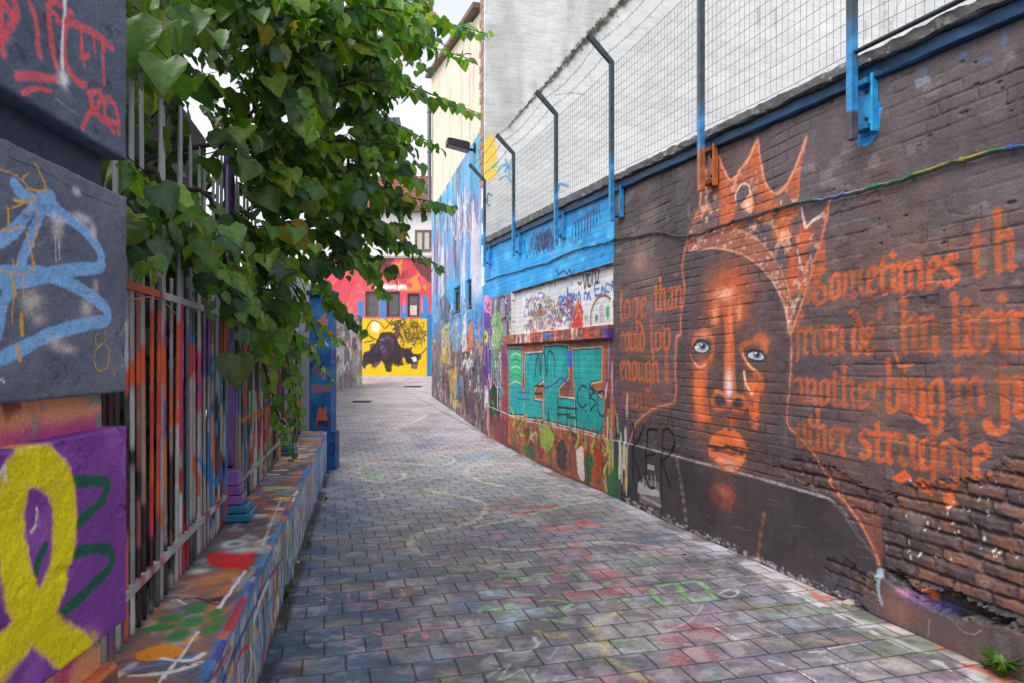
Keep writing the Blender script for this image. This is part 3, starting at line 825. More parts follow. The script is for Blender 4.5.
# ================================================================ painted wall B with the recessed white panel
bu = np.arange(0, B_LEN + .0001, B_LEN / 480); bv = np.linspace(0, 1, 330) * 3.76
GB = 1.0
Bc = Canvas(B_O, B_U, ZUP, bu, bv, (120, 80, 62), GB, ratio=lambda u: (3.505 + (5.35 - u * 5.35 / B_LEN) * .034) / 3.69)
def ztop_b(y): return 3.505 + (y - 7.85) * .034 - .0
BL, BLD, BLL = (28, 158, 226), (14, 70, 130), (90, 190, 230)
Bc.P([(478, 230), (622, 175), (624, 262), (512, 293), (509, 330), (478, 330)], BL, 1, 1.0)
Bc.wash((20, 120, 190), .6, 1.6, .45, .7, 3, sstep(2.3, 2.5, Bc.VV)); Bc.wash((80, 190, 235), .5, 3, .55, .7, 4, sstep(2.3, 2.5, Bc.VV))
Bc.P([(484, 262), (622, 204), (622, 190), (484, 250)], (24, 110, 176), .6, 1.5)
# scribbles on the blue band
for _ in range(20):
    x = random.uniform(526, 562); y = 252 - (x - 526) * .42
    scribble(Bc, x - 4, y - 12, x + 6, y + 4, (16, 34, 70), .8, 5, .9)
for k in range(9):
    x = 572 + k * 3; y = 244 - k * 2.0
    Bc.S([(x, y + random.uniform(-3, 4)), (x + 1, y - 16), (x + 3, y - 22), (x + 4, y - 8)], .9, (18, 34, 70), .95)
for _ in range(26): Bc.B(random.uniform(540, 612), random.uniform(205, 260), 2.4, 3, random.choice([(110, 205, 240), (60, 80, 120), (150, 130, 170), (20, 90, 160)]), .6, 2, .6)
scribble(Bc, 557, 275, 574, 270, (12, 40, 90), 1.1, 7, .95)
# brick body under the panel
Bc.P([(500, 340), (620, 332), (620, 500), (500, 440)], (160, 88, 58), .95, 1.5)
Bc.wash((190, 110, 70), .6, 2.5, .45, .65, 8, sstep(1.95, 1.85, Bc.VV)); Bc.wash((90, 60, 60), .5, 3, .5, .7, 9, sstep(1.95, 1.85, Bc.VV))
# left part: figures and columns of colour
Bc.P([(480, 300), (512, 293), (508, 440), (480, 430)], (120, 92, 106), .9, 1.5)
for _ in range(70):
    x = random.uniform(483, 512); y = random.uniform(300, 425)
    Bc.S([(x, y), (x + random.uniform(-2, 2), y + random.uniform(8, 30))], random.uniform(.6, 2.2), random.choice(BRIGHT + [(150, 40, 50), (130, 50, 60), (90, 130, 60)]), .75, .5, .5)
Bc.P([(474, 300), (478, 295), (483, 297), (487, 295), (492, 300), (491, 318), (475, 320)], (225, 100, 180), .95, .8)
Bc.P([(476, 316), (490, 314), (491, 345), (489, 386), (478, 384), (475, 345)], (98, 52, 148), .95, .8, curve=True)
Bc.B(485.5, 337, 2.6, 7, (225, 215, 50), 1, 6, .1); Bc.B(485.5, 337, 1, 3, (50, 40, 60), 1, 5, .1); Bc.S([(479, 330), (480, 345), (482, 370)], .6, (40, 20, 70), .8); Bc.S([(482, 301), (484, 308), (483, 314)], .9, (240, 200, 225), .9)
for (x0, y0, y1) in ((499, 296, 318), (501, 318, 345)):
    Bc.S([(x0, y1), (x0, y0 + 6), (x0 + 3.5, y0), (x0 + 7, y0 + 6), (x0 + 7, y1)], 1.2, (24, 24, 28), .95); Bc.P([(x0 + 1, y1), (x0 + 1.5, y0 + 5), (x0 + 5, y0 + 5), (x0 + 6, y1)], (150, 140, 150), .85, .6)
Bc.P([(491, 322), (497, 310), (503, 330), (498, 350), (491, 345)], (128, 190, 100), .85, 1.2, curve=True); Bc.P([(491, 345), (500, 350), (498, 372), (492, 380)], (110, 140, 110), .8, 1)
Bc.P([(489, 392), (494, 384), (499, 392), (500, 410), (496, 426), (490, 420)], (32, 64, 44), .95, .8, curve=True)
for _ in range(5): scribble(Bc, random.uniform(484, 488), 388, random.uniform(486, 490), 404, (236, 236, 240), .5, 5, .9)
for _ in range(230):
    x = random.uniform(483, 511); y = random.uniform(296, 425); l = random.uniform(2, 12)
    Bc.S([(x, y), (x + random.uniform(-2, 2), y + l * .5), (x + random.uniform(-1.5, 1.5), y + l)], random.uniform(.25, .9), random.choice([(26, 24, 30), (26, 24, 30), (236, 232, 230), (150, 50, 60), (60, 90, 60), (110, 60, 140), (120, 170, 90), (200, 120, 150), (70, 60, 80)]), .8, .4, .6)
for _ in range(12): scribble(Bc, random.uniform(484, 505), random.uniform(330, 400), random.uniform(488, 510), random.uniform(345, 415), random.choice([(24, 24, 30), (236, 236, 240), (60, 40, 110)]), .4, 6, .85)
Bc.P([(501, 345), (509, 345), (508, 430), (501, 428)], (150, 60, 66), .8, 1.5); Bc.B(503, 360, 3, 10, (40, 60, 140), .6); Bc.P([(492, 415), (508, 420), (508, 446), (492, 438)], (130, 62, 60), .85, 1.5)
# teal lettering, white rim, black outline
TE = (24, 164, 162)
px_ = lambda q: [(500 + x / 4.27, 330 + y / 4.27) for x, y in q]
for q in ([(40, 80), (92, 80), (95, 180), (90, 250), (118, 300), (120, 365), (40, 358)],
          [(108, 105), (183, 98), (186, 210), (146, 246), (148, 300), (180, 306), (180, 380), (106, 372)],
          [(186, 72), (240, 66), (290, 72), (292, 200), (250, 246), (252, 290), (330, 300), (332, 418), (190, 385)],
          [(310, 85), (432, 78), (430, 215), (388, 222), (386, 250), (440, 300), (440, 445), (325, 416)]):
    p = px_(q); Bc.S(p + p[:1], 1.9, (226, 226, 220), .9, .3, .3, curve=False); Bc.P(p, TE, .97, .4); Bc.S(p + p[:1], .85, (14, 34, 40), .95, .3, .3, curve=False)
Bc.wash((40, 190, 190), .35, 4, .5, .7, 14, sstep(.9, 1.0, Bc.VV) * sstep(1.8, 1.7, Bc.VV) * (np.abs(Bc.c[..., 1] - Bc.c[..., 2]) < .05))
Bc.wash((16, 110, 114), .35, 3, .5, .68, 17, (np.abs(Bc.c[..., 1] - Bc.c[..., 2]) < .04) & (Bc.c[..., 1] > 3 * Bc.c[..., 0]))
Bc.P(px_([(44, 84), (90, 84), (90, 230), (44, 235)]), (70, 190, 130), .8, .8)
for k, y in enumerate((110, 135, 165, 200, 230)): Bc.S(px_([(46, y), (66, y - 10), (88, y)]), .5, [(230, 235, 230), (20, 70, 70)][k % 2], .8)
Bc.P(px_([(288, 85), (308, 90), (308, 160), (290, 150)]), (40, 100, 200), .9, .6)
for q in ([(190, 250), (205, 245), (235, 228), (260, 205), (275, 215), (300, 230)], [(395, 250), (425, 270), (445, 240), (470, 150), (478, 40)], [(75, 265), (125, 268)], [(75, 295), (125, 297)], [(100, 190), (102, 240)]):
    Bc.S(px_(q), 1.3 if q[0][0] > 150 else .8, (84, 56, 160), .85)
BK = (18, 26, 30)
for q in ([(150, 200), (155, 130), (165, 110), (172, 190)], [(172, 190), (180, 115), (190, 95), (198, 200)], [(200, 190), (205, 100), (220, 95), (232, 120), (235, 205)], [(188, 240), (150, 242), (148, 270), (180, 272)],
          [(205, 330), (205, 400), (195, 420)], [(245, 300), (248, 390), (240, 410)], [(246, 330), (300, 335)], [(246, 360), (300, 362)], [(285, 335), (285, 420)], [(285, 335), (330, 338)], [(285, 372), (325, 375)], [(322, 300), (326, 430)],
          [(372, 250), (350, 238), (332, 270), (335, 310), (350, 330), (370, 318)], [(382, 235), (384, 330)], [(384, 240), (405, 262), (385, 285), (410, 310), (384, 345)], [(418, 265), (420, 350), (445, 365), (455, 300), (440, 262), (418, 268)], [(365, 345), (368, 352)]):
    Bc.S(px_(q), 1.1, BK, .95, .3, .2)
for x, y0, y1 in ((205, 400, 500), (248, 390, 520), (285, 420, 480), (326, 430, 500), (420, 390, 470), (262, 380, 440)): Bc.S(px_([(x, y0), (x + 2, y1)]), .45, BK, .85)
Bc.S([(500, 411), (520, 419), (560, 428), (614, 441)], .7, (225, 220, 214), .8, .4, .7, .4); Bc.S([(488, 406), (500, 411)], .5, (225, 220, 214), .6)
# flame-like strip along the foot
for _ in range(170):
    x = random.uniform(512, 618); f = (x - 500) / 118; y0 = 420 + 26 * f; y1 = 440 + 58 * f
    y = random.uniform(y0, y1)
    Bc.S([(x, y), (x + random.uniform(-4, 4), y - random.uniform(2, 10)), (x + random.uniform(-3, 3), y - random.uniform(8, 20))][::-1], random.uniform(.6, 2.2),
         random.choice([(190, 60, 50), (120, 150, 60), (40, 110, 60), (60, 50, 40), (200, 110, 70), (150, 80, 60), (200, 180, 160), (170, 50, 60), (36, 40, 40), (90, 60, 50), (190, 190, 70)]), .8, .4, .5, .2)
for q, c in (([(540, 430), (548, 424), (554, 440), (548, 452), (541, 446)], (140, 160, 60)), ([(523, 446), (532, 446), (536, 458), (526, 456)], (30, 110, 60)), ([(576, 450), (583, 448), (584, 480), (578, 474)], (225, 205, 200)),
             ([(584, 458), (592, 455), (590, 486), (585, 482)], (30, 90, 50)), ([(594, 452), (602, 450), (600, 476), (596, 474)], (180, 60, 40)), ([(606, 470), (616, 462), (618, 500), (608, 492)], (24, 104, 60)), ([(556, 446), (564, 440), (566, 468), (558, 466)], (60, 48, 44))):
    Bc.P(q, c, .9, 1.4, curve=True)
# splashes at the right end
for _ in range(60):
    x = random.uniform(607, 620); y = random.uniform(335, 450)
    Bc.S([(x, y), (x + random.uniform(-1.5, 1.5), y + random.uniform(10, 40))], random.uniform(.6, 2), random.choice([(225, 225, 220), (90, 60, 160), (200, 190, 60), (120, 190, 180), (30, 40, 50), (150, 80, 50), (160, 60, 90)]), .75, .5, .5, .3)
Bc.wash((60, 54, 52), .45, 2.5, .52, .72, 61, sstep(.8, .1, Bc.VV))
# the recess itself (reveal 5 cm) painted white and tagged all over
rec_px = [(511.5, 291.5), (613.5, 262), (613.5, 328), (511, 335)]
Bc.P(rec_px, (222, 222, 226), 1, .2); Bc.P([(511, 291), (519, 289), (519, 335), (511, 335)], (200, 196, 196), .7, 1); Bc.wash((190, 186, 196), .4, 3, .5, .7, 70, (Bc.c[..., 0] > .7))
z8 = lambda q: [(504 + x / 7.59, 260 + y / 7.59) for x, y in q]
WILD = [(70, 60, 130), (150, 50, 60), (90, 80, 60), (60, 110, 70), (40, 60, 140), (120, 110, 120), (190, 80, 60), (160, 120, 60), (60, 50, 60), (110, 60, 120)]
for _ in range(130):
    a = random.uniform(120, 480); y = random.uniform(270, 520) - a * .06
    scribble(Bc, *z8([(a, y)])[0], *z8([(a + random.uniform(18, 60), y + random.uniform(15, 60))])[0], random.choice(WILD), random.uniform(.4, .9), random.randint(4, 7), .85)
for q, c, r in (([(225, 300), (235, 255), (262, 250), (275, 275), (250, 295)], (40, 70, 190), .8), ([(320, 250), (322, 170), (330, 175)], (70, 150, 70), 1.0), ([(360, 205), (362, 160)], (60, 60, 130), .7), ([(485, 190), (486, 150)], (60, 60, 100), .8),
                ([(395, 400), (400, 345), (440, 340), (450, 380), (455, 460)], (40, 50, 120), 1.0), ([(430, 480), (450, 410), (480, 400), (500, 450)], (110, 70, 150), .9)):
    Bc.S(z8(q), r, c, .9)
Bc.P(z8([(475, 520), (490, 470), (500, 380), (520, 320), (538, 285), (552, 320), (568, 380), (566, 470), (560, 520)]), (206, 40, 44), .95, .5)
for q in ([(505, 370), (525, 330), (530, 370)], [(510, 440), (540, 380), (555, 440)], [(530, 300), (545, 330)]): Bc.S(z8(q), .5, (230, 215, 90), .8)
Bc.S(z8([(625, 490), (628, 400), (650, 330), (690, 280), (735, 268), (772, 295)]), 1.7, (140, 92, 66), .95, .3, .2); Bc.S(z8([(635, 460), (645, 380), (680, 320)]), .6, (110, 140, 60), .8); Bc.B(*z8([(590, 440)])[0], 2, 4, (110, 170, 60), .9)
Bc.B(*z8([(752, 395)])[0], 2.2, 7.5, (40, 165, 80), 1, 6, .1); Bc.B(*z8([(669, 440)])[0], 1.6, 4, (70, 90, 110), .95, 5, .2); Bc.P(z8([(690, 340), (728, 330), (728, 470), (690, 475)]), (190, 184, 190), .8, .6)
NB = (30, 90, 190)
for q in ([(385, 290), (400, 275), (415, 300), (395, 330)], [(420, 300), (425, 270), (440, 300)], [(450, 290), (452, 210), (458, 265), (480, 262), (485, 300)], [(495, 260), (498, 290), (515, 300), (520, 262)], [(530, 300), (535, 240), (550, 290)],
          [(575, 300), (578, 250), (600, 262), (595, 300)], [(605, 290), (610, 240), (622, 300)], [(660, 270), (655, 180), (690, 170)], [(655, 225), (685, 215)], [(660, 270), (700, 262)], [(705, 255), (710, 200), (730, 250)], [(770, 190), (742, 180), (738, 235), (765, 240)],
          [(780, 180), (782, 225)], [(800, 230), (805, 130)], [(815, 90), (818, 190), (835, 200)]): Bc.S(z8(q), 1.3, NB, .95, .3, .15)
for q in ([(570, 110), (582, 220), (592, 105)], [(605, 120), (612, 200)], [(640, 90), (640, 180)], [(655, 75), (670, 180), (688, 70)], [(600, 115), (625, 115), (625, 190), (600, 190), (600, 115)], [(530, 170), (545, 185), (555, 165)], [(785, 165), (815, 180), (790, 195)]): Bc.S(z8(q), 1.3, (30, 28, 36), .92, .3, .15)
for q in ([(160, 560), (200, 520), (240, 540)], [(300, 540), (340, 510), (360, 530)], [(465, 520), (500, 490), (560, 515)]): Bc.P(z8(q), (220, 60, 70), .8, 1)
Bc.P([(511.5, 291.5), (613.5, 262), (613.5, 264), (511.5, 293.5)], (20, 40, 60), .9, .3)
rp = Bc.conv([(512, 292.5), (613.5, 263.5), (613.5, 336), (511.5, 341)])[0]
w, a_ = Bc.maskpoly(rp, 0); Bc.d[w] -= a_ * .06
row = np.floor(Bc.VV / .078); du = np.abs(((Bc.UU + (row % 2) * .117) / .235) % 1 - .5) * .235; dv = np.abs((Bc.VV / .078) % 1 - .5) * .078
jt = np.maximum(sstep(.1075, .1165, du), sstep(.029, .038, dv)); Bc.d += -jt * .003 + (fbm(Bc.UU * 8, Bc.VV * 8, 80, 4) - .5) * .012
mB = paint_mat('tagged_brick', (.235, .078, .010, .95, .22), rough=.55, grain=.14, speck=.14, bumpd=.005, streak=.08, tone=.95)
blue_wall = empty('painted_wall', (.3, 10.5, 0))
tag(blue_wall, 'brick wall with blue band, white tagged recess and teal letters, beside the portrait wall', 'wall')
Bc.build('wall_face', mB, .30, blue_wall)
# sill under the recess
suv, _ = Bc.conv([(507.5, 334), (616.5, 331)])
sc_ = Canvas(np.array(B_O) + np.array(Bc.Nn) * .065, B_U, ZUP, np.linspace(suv[0][0], min(suv[1][0], B_LEN - .01), 130), np.linspace(1.83, 1.985, 14), (150, 92, 72), GB)
for _ in range(60):
    x = random.uniform(508, 616); sc_.S([(x, 330), (x + random.uniform(-2, 3), 343)], random.uniform(.8, 3), random.choice([(230, 215, 205), (200, 90, 60), (150, 80, 60), (210, 70, 60), (90, 60, 60), (235, 225, 220), (170, 120, 90)]), .8, .5, .4)
sc_.P([(602, 328), (617, 328), (617, 343), (604, 340)], (84, 54, 150), .9, 1); sc_.P([(543, 334), (552, 333), (551, 338), (543, 338)], (50, 120, 200), .9, .6)
sc_.d += (fbm(sc_.UU * 6, sc_.VV * 30, 3) - .5) * .02
mSill = paint_mat('painted_sill', None, rough=.6, bumpd=.006)
sc_.build('sill', mSill, .12, blue_wall)


def slab_b(y0, y1, out0, out1, dz0, dz1, name, mat, parent, n, jit):
    mb = MB(); vs = []; fs = []; k = 4
    for y in np.linspace(y0, y1, n + 1):
        j = lambda: random.uniform(-jit, jit)
        for o, d in ((out0, dz0), (out1 + j(), dz0 + j()), (out1 + j(), dz1 + j()), (out0, dz1 + j())): vs.append(on_wall(y, o, ztop_b(y) + d))
    for i in range(n):
        for a in range(k): fs.append((i * k + a, i * k + (a + 1) % k, (i + 1) * k + (a + 1) % k, (i + 1) * k + a))
    fs += [(0, 1, 2, 3), tuple(n * k + a for a in (3, 2, 1, 0))]
    mb.add(vs, fs); return mb.build(name, mat, parent)


slab_b(7.86, 13.12, -.3, .04, 0.0, .085, 'corbel_course', M_blue, blue_wall, 40, .006)
slab_b(7.86, 13.12, -.3, .08, .088, .19, 'coping', M_conc, blue_wall, 60, .008)

# ================================================================ security fence standing on both walls
fence = empty('security_fence', on_wall(6, 0, 3.6))
tag(fence, 'tall wire mesh fence on grey cranked posts above the right-hand walls', 'fence')
OUT = .105
ZT = 4.92


def post_y(x):
    """depth along the wall at which a post stands in column x of the photo"""
    lo, hi = 2.0, 14.0
    for _ in range(50):
        m = (lo + hi) / 2; p = on_wall(m, OUT); lo, hi = (m, hi) if CX + FOC * p[0] / p[1] > x else (lo, m)
    return m


POSTS = [-.9, .85, 2.6] + [post_y(x) for x in (852, 701, 611.5, 556, 513.5, 484.5)]
ZB = lambda y: 5.07


def post_top(y): return float(ztop_y(y) if y <= 7.85 else ztop_b(y))


m_post, nt, b = new_mat('cranked_post_paint')          # grey steel, sprayed blue at the foot, orange on one
tc = N(nt, 'Attribute', attribute_name='Col'); nn = N(nt, 'TexNoise', i_Scale=14.0, i_Detail=5.0); tc2 = N(nt, 'TexCoord'); nt.links.new(tc2.outputs['Object'], nn.inputs['Vector'])
nt.links.new(mixc(nt, tc.outputs[0], ramp(nt, nn.outputs[0], [(.3, .6), (.7, 1.3)]), 1, 'MULTIPLY'), b.inputs['Base Color']); b.inputs['Roughness'].default_value = .5
for y in POSTS:
    zt = post_top(y); zb = zt - .36
    stops = [(zb, 'a'), (zb + .33, 'a'), (zb + .40, 'b'), (zb + .62, 'b'), (zb + .8, 'c'), (ZT, 'c')]
    colr = {'a': (.03, .27, .58), 'b': (.03, .22, .48), 'c': (.035, .055, .068)}
    if abs(y - POSTS[4]) < .01: colr['a'] = (.42, .13, .04)
    if abs(y - POSTS[3]) < .01: stops = [(zb, 'd'), (zb + .17, 'd'), (zb + .19, 'a'), (zb + .62, 'b'), (zb + .8, 'c'), (ZT, 'c')]; colr['d'] = (.08, .07, .08)
    pr = on_wall(y, OUT); al = on_wall(y - .05, OUT) - pr; al /= np.linalg.norm(al); ou = on_wall(y, OUT + .1) - pr; ou /= np.linalg.norm(ou)
    mb = MB(); h = .024; vs = []; cs = []; fs = []
    ends = [(0, z, colr[k]) for z, k in stops] + [(.29, ZT + .28, colr['c'])]
    for i, (o, z, c) in enumerate(ends):
        tilt = .010 if i in (len(ends) - 2,) else 0
        for a, q in ((-h, -h), (h, -h), (h, h), (-h, h)):
            dz = -q * .42 if i == len(ends) - 2 else (-q if i == len(ends) - 1 else 0)
            vs.append(pr + al * a + ou * (o + q * (1 if i < len(ends) - 1 else .7)) + np.array([0, 0, z + dz])); cs.append(c)
    for i in range(len(ends) - 1):
        for a in range(4): fs.append((i * 4 + a, i * 4 + (a + 1) % 4, (i + 1) * 4 + (a + 1) % 4, (i + 1) * 4 + a))
    fs += [(3, 2, 1, 0), tuple(len(ends) * 4 - 4 + a for a in range(4))]
    post = mesh_obj('post', vs, fs, m_post, fence, np.array(cs))
    bk = MB(); bc = colr['a'] if abs(y - POSTS[3]) > .01 else (.02, .33, .66)      # channel bracket bolted to the wall face
    o0 = on_wall(y, 0.004, zb + .03); L = al
    bk.frame_box(o0 - L * .03, L * .12, ou * .012, (0, 0, .36), bc, .002)
    bk.frame_box(o0 + L * .092, L * .016, ou * .05, (0, 0, .36), bc, .002)
    for dz in (.02, .30): bk.frame_box(o0 - L * .028 + np.array([0, 0, dz]), L * .118, ou * (OUT - .03), (0, 0, .035), tuple(np.array(bc) * .45), .002)
    for dz in (.1, .27): bk.tube([o0 + L * .03 + ou * .01 + np.array([0, 0, dz]), o0 + L * .03 + ou * .03 + np.array([0, 0, dz])], .012, 6, (.03, .05, .07))
    mesh_obj('bracket', bk.v, bk.f, m_post, post, np.array(bk.c))
# mesh: one panel between each pair of posts
for ya, yb in zip(POSTS[:-1], POSTS[1:]):
    mb = MB(); a = on_wall(ya, OUT - .03); b_ = on_wall(yb, OUT - .03); L = np.linalg.norm(b_ - a); za = post_top(ya) + .2; zb = post_top(yb) + .2
    n = int(L / .062); sag = random.uniform(.002, .02)
    bow = random.uniform(-.03, .03)
    for i in range(1, n):
        f = i / n; p = a + (b_ - a) * f; z0 = za + (zb - za) * f; q = bow * math.sin(PI * f)
        mb.tube([p + (0, 0, z0), p + np.array([q * .3, q, (z0 + (ZT - .02)) / 2]), p + (0, 0, (ZT - .02))], .0018, 3, cap=False)
    for k in range(14):
        t = k / 13; pts = []
        for f in np.linspace(0, 1, 7):
            z = (za + (zb - za) * f) * (1 - t) + (ZT - .02) * t - sag * math.sin(PI * f); q = bow * math.sin(PI * f) * 4 * t * (1 - t) + random.uniform(-.004, .004)
            p = a + (b_ - a) * f; pts.append(p + np.array([q * .3, q, z]))
        mb.tube(pts, .0032 if k in (0, 13) else .0024, 3, cap=False)
    mb.build('mesh_panel', M_wire, fence)
    if ya > POSTS[3] - .1: continue
    rb = MB(); up = np.array([0, 0, 1.0]); d = b_ - a          # slotted angle along the foot
    rb.frame_box(a + (0, 0, za - .02), d + np.array([0, 0, zb - za]), on_wall(ya, .04) - on_wall(ya, 0), (0, 0, .012))
    for i in range(int(L / .12)):
        p = a + d * (i * .12 / L); rb.tube([p + (0, 0, post_top(ya) + .19), p + (0, 0, za)], .006, 4)
    rb.build('bottom_rail', M_steel, fence)
for k, t in enumerate((.25, .62, .97)):
    mb = MB(); pts = []
    for ya, yb in zip(POSTS[:-1], POSTS[1:]):
        for f in np.linspace(0, 1, 9)[:-1]:
            y = ya + (yb - ya) * f; pts.append(on_wall(y, OUT + .29 * t, ZT + .28 * t + .012 - .05 * math.sin(PI * f) * (1 + .5 * k)))
    mb.tube(pts, .0028, 4)
    for i in range(len(pts) - 1):
        for f in (.15, .5, .85):
            p = pts[i] * (1 - f) + pts[i + 1] * f
            mb.tube([p + np.array([random.uniform(-.02, .02), random.uniform(-.02, .02), -.022]), p + np.array([random.uniform(-.02, .02), random.uniform(-.02, .02), .022])], .0022, 3)
    mb.build('barbed_wire', M_wire, fence)

# cable clipped along the wall, sprayed in several colours
mb = MB()
cpx = [(1060, 140), (1024, 147), (985, 154), (945, 166), (905, 179), (877, 186), (852, 193), (825, 199), (800, 203), (770, 212), (735, 222), (716, 229), (700, 234), (680, 236), (660, 232), (640, 236), (620, 238), (606, 243), (592, 246), (580, 249), (562, 256), (548, 263), (534, 266), (520, 271), (500, 276), (486, 281)]
def wall_pt(x, y, out):
    cv = A if x > 614 else Bc
    t = cv.px(x, y)[1]; return at(x, y, t) + cv.Nn * out
cb_ = np.array([wall_pt(x, y, .022) for x, y in cpx])
cb2 = catmull(cb_, 4); cb2[:, 2] += (np.array([random.random() for _ in cb2]) - .5) * .012
GRN, YEL, BLU, LIL, DRK = (.03, .16, .07), (.28, .25, .04), (.05, .09, .30), (.22, .23, .30), (.03, .03, .035)
seg = []
for i, p in enumerate(cb2):
    x = CX + FOC * p[0] / p[1]
    seg.append(BLU if x > 1005 else GRN if x > 985 else YEL if x > 960 else DRK if x > 945 else YEL if x > 920 else GRN if x > 895 else (.05, .2, .12) if x > 865 else LIL if x > 845 else (.1, .15, .35) if x > 812 else GRN if x > 795 else DRK if x > 700 else (.08, .05, .05) if x > 614 else (.02, .14, .32))
mb.tube(cb2, .008, 6); mb.c = [c for c in seg for _ in range(6)]
n0 = len(mb.v); mb.tube(cb2 + np.array([.004, .004, -.013]), .0055, 5, DRK)
cable = mesh_obj('cable', mb.v, mb.f, m_post, None, np.array(mb.c), True)
tag(cable, 'drooping cable sprayed green, yellow and blue, clipped across the portrait wall', 'cable')
for i in range(0, len(cb2), 5):
    p = cb2[i]; cl = MB(); nrm = A.Nn; t = cb2[min(i + 1, len(cb2) - 1)] - p; t /= np.linalg.norm(t) + 1e-9
    cl.tube([p - t * .014, p + t * .014], .014, 7, seg[i]); mesh_obj('clip', cl.v, cl.f, m_post, cable, np.array(cl.c))

# ================================================================ tall house C
cu = np.arange(0, C_LEN + 1e-4, C_LEN / 330); cv_ = np.linspace(0, 6.12, 300)
Cc = Canvas(C_O, C_U, ZUP, cu, cv_, (120, 100, 120), 1.0)
top = sstep(3.0, 3.4, Cc.VV); mid = sstep(3.6, 3.9, Cc.VV)
Cc.lay((slice(None), slice(None)), sstep(1.95, 2.15, Cc.VV + (fbm(Cc.UU * 2, Cc.VV * 2, 3) - .5) * .4) * .95, (44, 150, 212))
hi = sstep(3.3, 3.9, Cc.VV + (fbm(Cc.UU * 1.2, Cc.VV * .8, 6) - .5) * 1.6 + (C_LEN - Cc.UU) * .06 - .25)
Cc.lay((slice(None), slice(None)), hi * .8, (140, 140, 172)); Cc.lay((slice(None), slice(None)), sstep(5.0, 5.6, Cc.VV + (fbm(Cc.UU * 1.4, Cc.VV, 8) - .5) * .9) * .9, (104, 176, 196))
Cc.wash((96, 84, 120), .8, 2.4, .48, .6, 12, hi, 1.0); Cc.wash((214, 208, 214), .75, 3.2, .54, .62, 13, sstep(2.6, 3.0, Cc.VV), .5); Cc.wash((70, 70, 96), .6, 4, .58, .66, 14, hi, .8)
Cc.wash((60, 160, 215), .75, 1.6, .5, .62, 15, sstep(2.4, 2.8, Cc.VV)); Cc.wash((84, 66, 110), .5, 1.6, .52, .66, 16, sstep(3, 3.5, Cc.VV) * sstep(3.6, 2.0, Cc.UU))
for _ in range(60):
    x = random.uniform(433, 482); y = random.uniform(190, 290)
    Cc.S([(x, y), (x + random.uniform(-.6, .6), y + random.uniform(6, 26))], random.uniform(.3, 1.3), random.choice([(236, 236, 240), (90, 84, 120), (190, 200, 220), (60, 120, 190), (140, 130, 160)]), .7, .5, .6)
for _ in range(9): scribble(Cc, random.uniform(440, 472), random.uniform(195, 215), random.uniform(450, 480), random.uniform(222, 238), random.choice([(80, 72, 90), (226, 214, 214), (226, 214, 214)]), .9, 7, .7)
for k in range(7): scribble(Cc, 452 + k * 3.6, 198, 457 + k * 3.6, 226, (222, 216, 218) if k % 2 else (96, 88, 110), .9, 5, .8)
# lower zone: crowd of painted figures
for _ in range(330):
    x = random.uniform(432, 486); f = (x - 432) / 52; y = random.uniform(300 + 0 * f, 396 + 36 * f)
    Cc.S([(x, y), (x + random.uniform(-1.4, 1.4), y + random.uniform(6, 26))], random.uniform(.5, 2.0), random.choice([(60, 60, 70), (110, 100, 110), (190, 170, 90), (200, 180, 70), (140, 90, 60), (110, 70, 110), (170, 150, 150), (40, 40, 46), (80, 100, 130), (210, 200, 190), (180, 70, 80), (96, 84, 60)]), .85, .5, .5)
for q, c in (([(441, 328), (450, 322), (450, 366), (442, 362)], (196, 176, 92)), ([(451, 322), (460, 318), (461, 350), (452, 352)], (120, 160, 196)), ([(467, 324), (473, 322), (473, 352), (467, 352)], (230, 130, 50)), ([(449, 370), (459, 366), (460, 408), (450, 404)], (192, 168, 70)),
             ([(440, 300), (445, 292), (451, 306), (447, 324), (441, 318)], (58, 46, 50)), ([(463, 352), (475, 350), (476, 372), (464, 372)], (32, 32, 38)), ([(456, 380), (462, 376), (462, 396), (457, 398)], (84, 150, 210)), ([(434, 330), (440, 330), (440, 392), (434, 390)], (104, 110, 130)),
             ([(462, 320), (466, 312), (467, 350), (462, 352)], (226, 226, 232)), ([(443, 376), (448, 374), (448, 400), (443, 398)], (120, 50, 70)), ([(464, 384), (474, 380), (476, 420), (466, 414)], (70, 56, 90))):
    Cc.P(q, c, .9, 2.2, .5); Cc.S([(x + random.uniform(-1, 1), y + random.uniform(-3, 3)) for x, y in q + q[:1]], .45, (30, 28, 34), .8, .3, .6)
for _ in range(420):
    x = random.uniform(432, 485); f = (x - 432) / 52; y = random.uniform(298, 392 + 36 * f); l = random.uniform(2, 12)
    Cc.S([(x, y), (x + random.uniform(-1.5, 1.5), y + l * .5), (x + random.uniform(-1.2, 1.2), y + l)], random.uniform(.2, .8), random.choice([(30, 28, 34), (30, 28, 34), (236, 232, 226), (150, 120, 70), (90, 70, 100), (200, 90, 80), (230, 200, 90), (110, 140, 170), (60, 50, 60), (160, 60, 90), (90, 120, 80)]), .85, .4, .6)
for _ in range(26):
    x = random.uniform(434, 482); y = random.uniform(325, 400); scribble(Cc, x, y, x + random.uniform(2, 6), y + random.uniform(5, 14), random.choice([(236, 236, 238), (24, 24, 30), (24, 24, 30), (190, 60, 110), (240, 210, 90)]), random.uniform(.25, .55), random.randint(4, 7), .85)
for q in ([(445, 330), (448, 330)], [(443, 334), (443, 336)], [(448, 334), (448, 336)]): Cc.S(q, .5, (30, 28, 34), .9)
for _ in range(7): scribble(Cc, random.uniform(461, 464), random.uniform(352, 362), random.uniform(470, 474), random.uniform(364, 372), (236, 236, 238), .5, 5, .9)
Cc.wash((50, 46, 56), .6, 3, .54, .66, 31, sstep(1.9, 1.2, Cc.VV)); Cc.d += (fbm(Cc.UU * 4, Cc.VV * 4, 81, 4) - .5) * .03
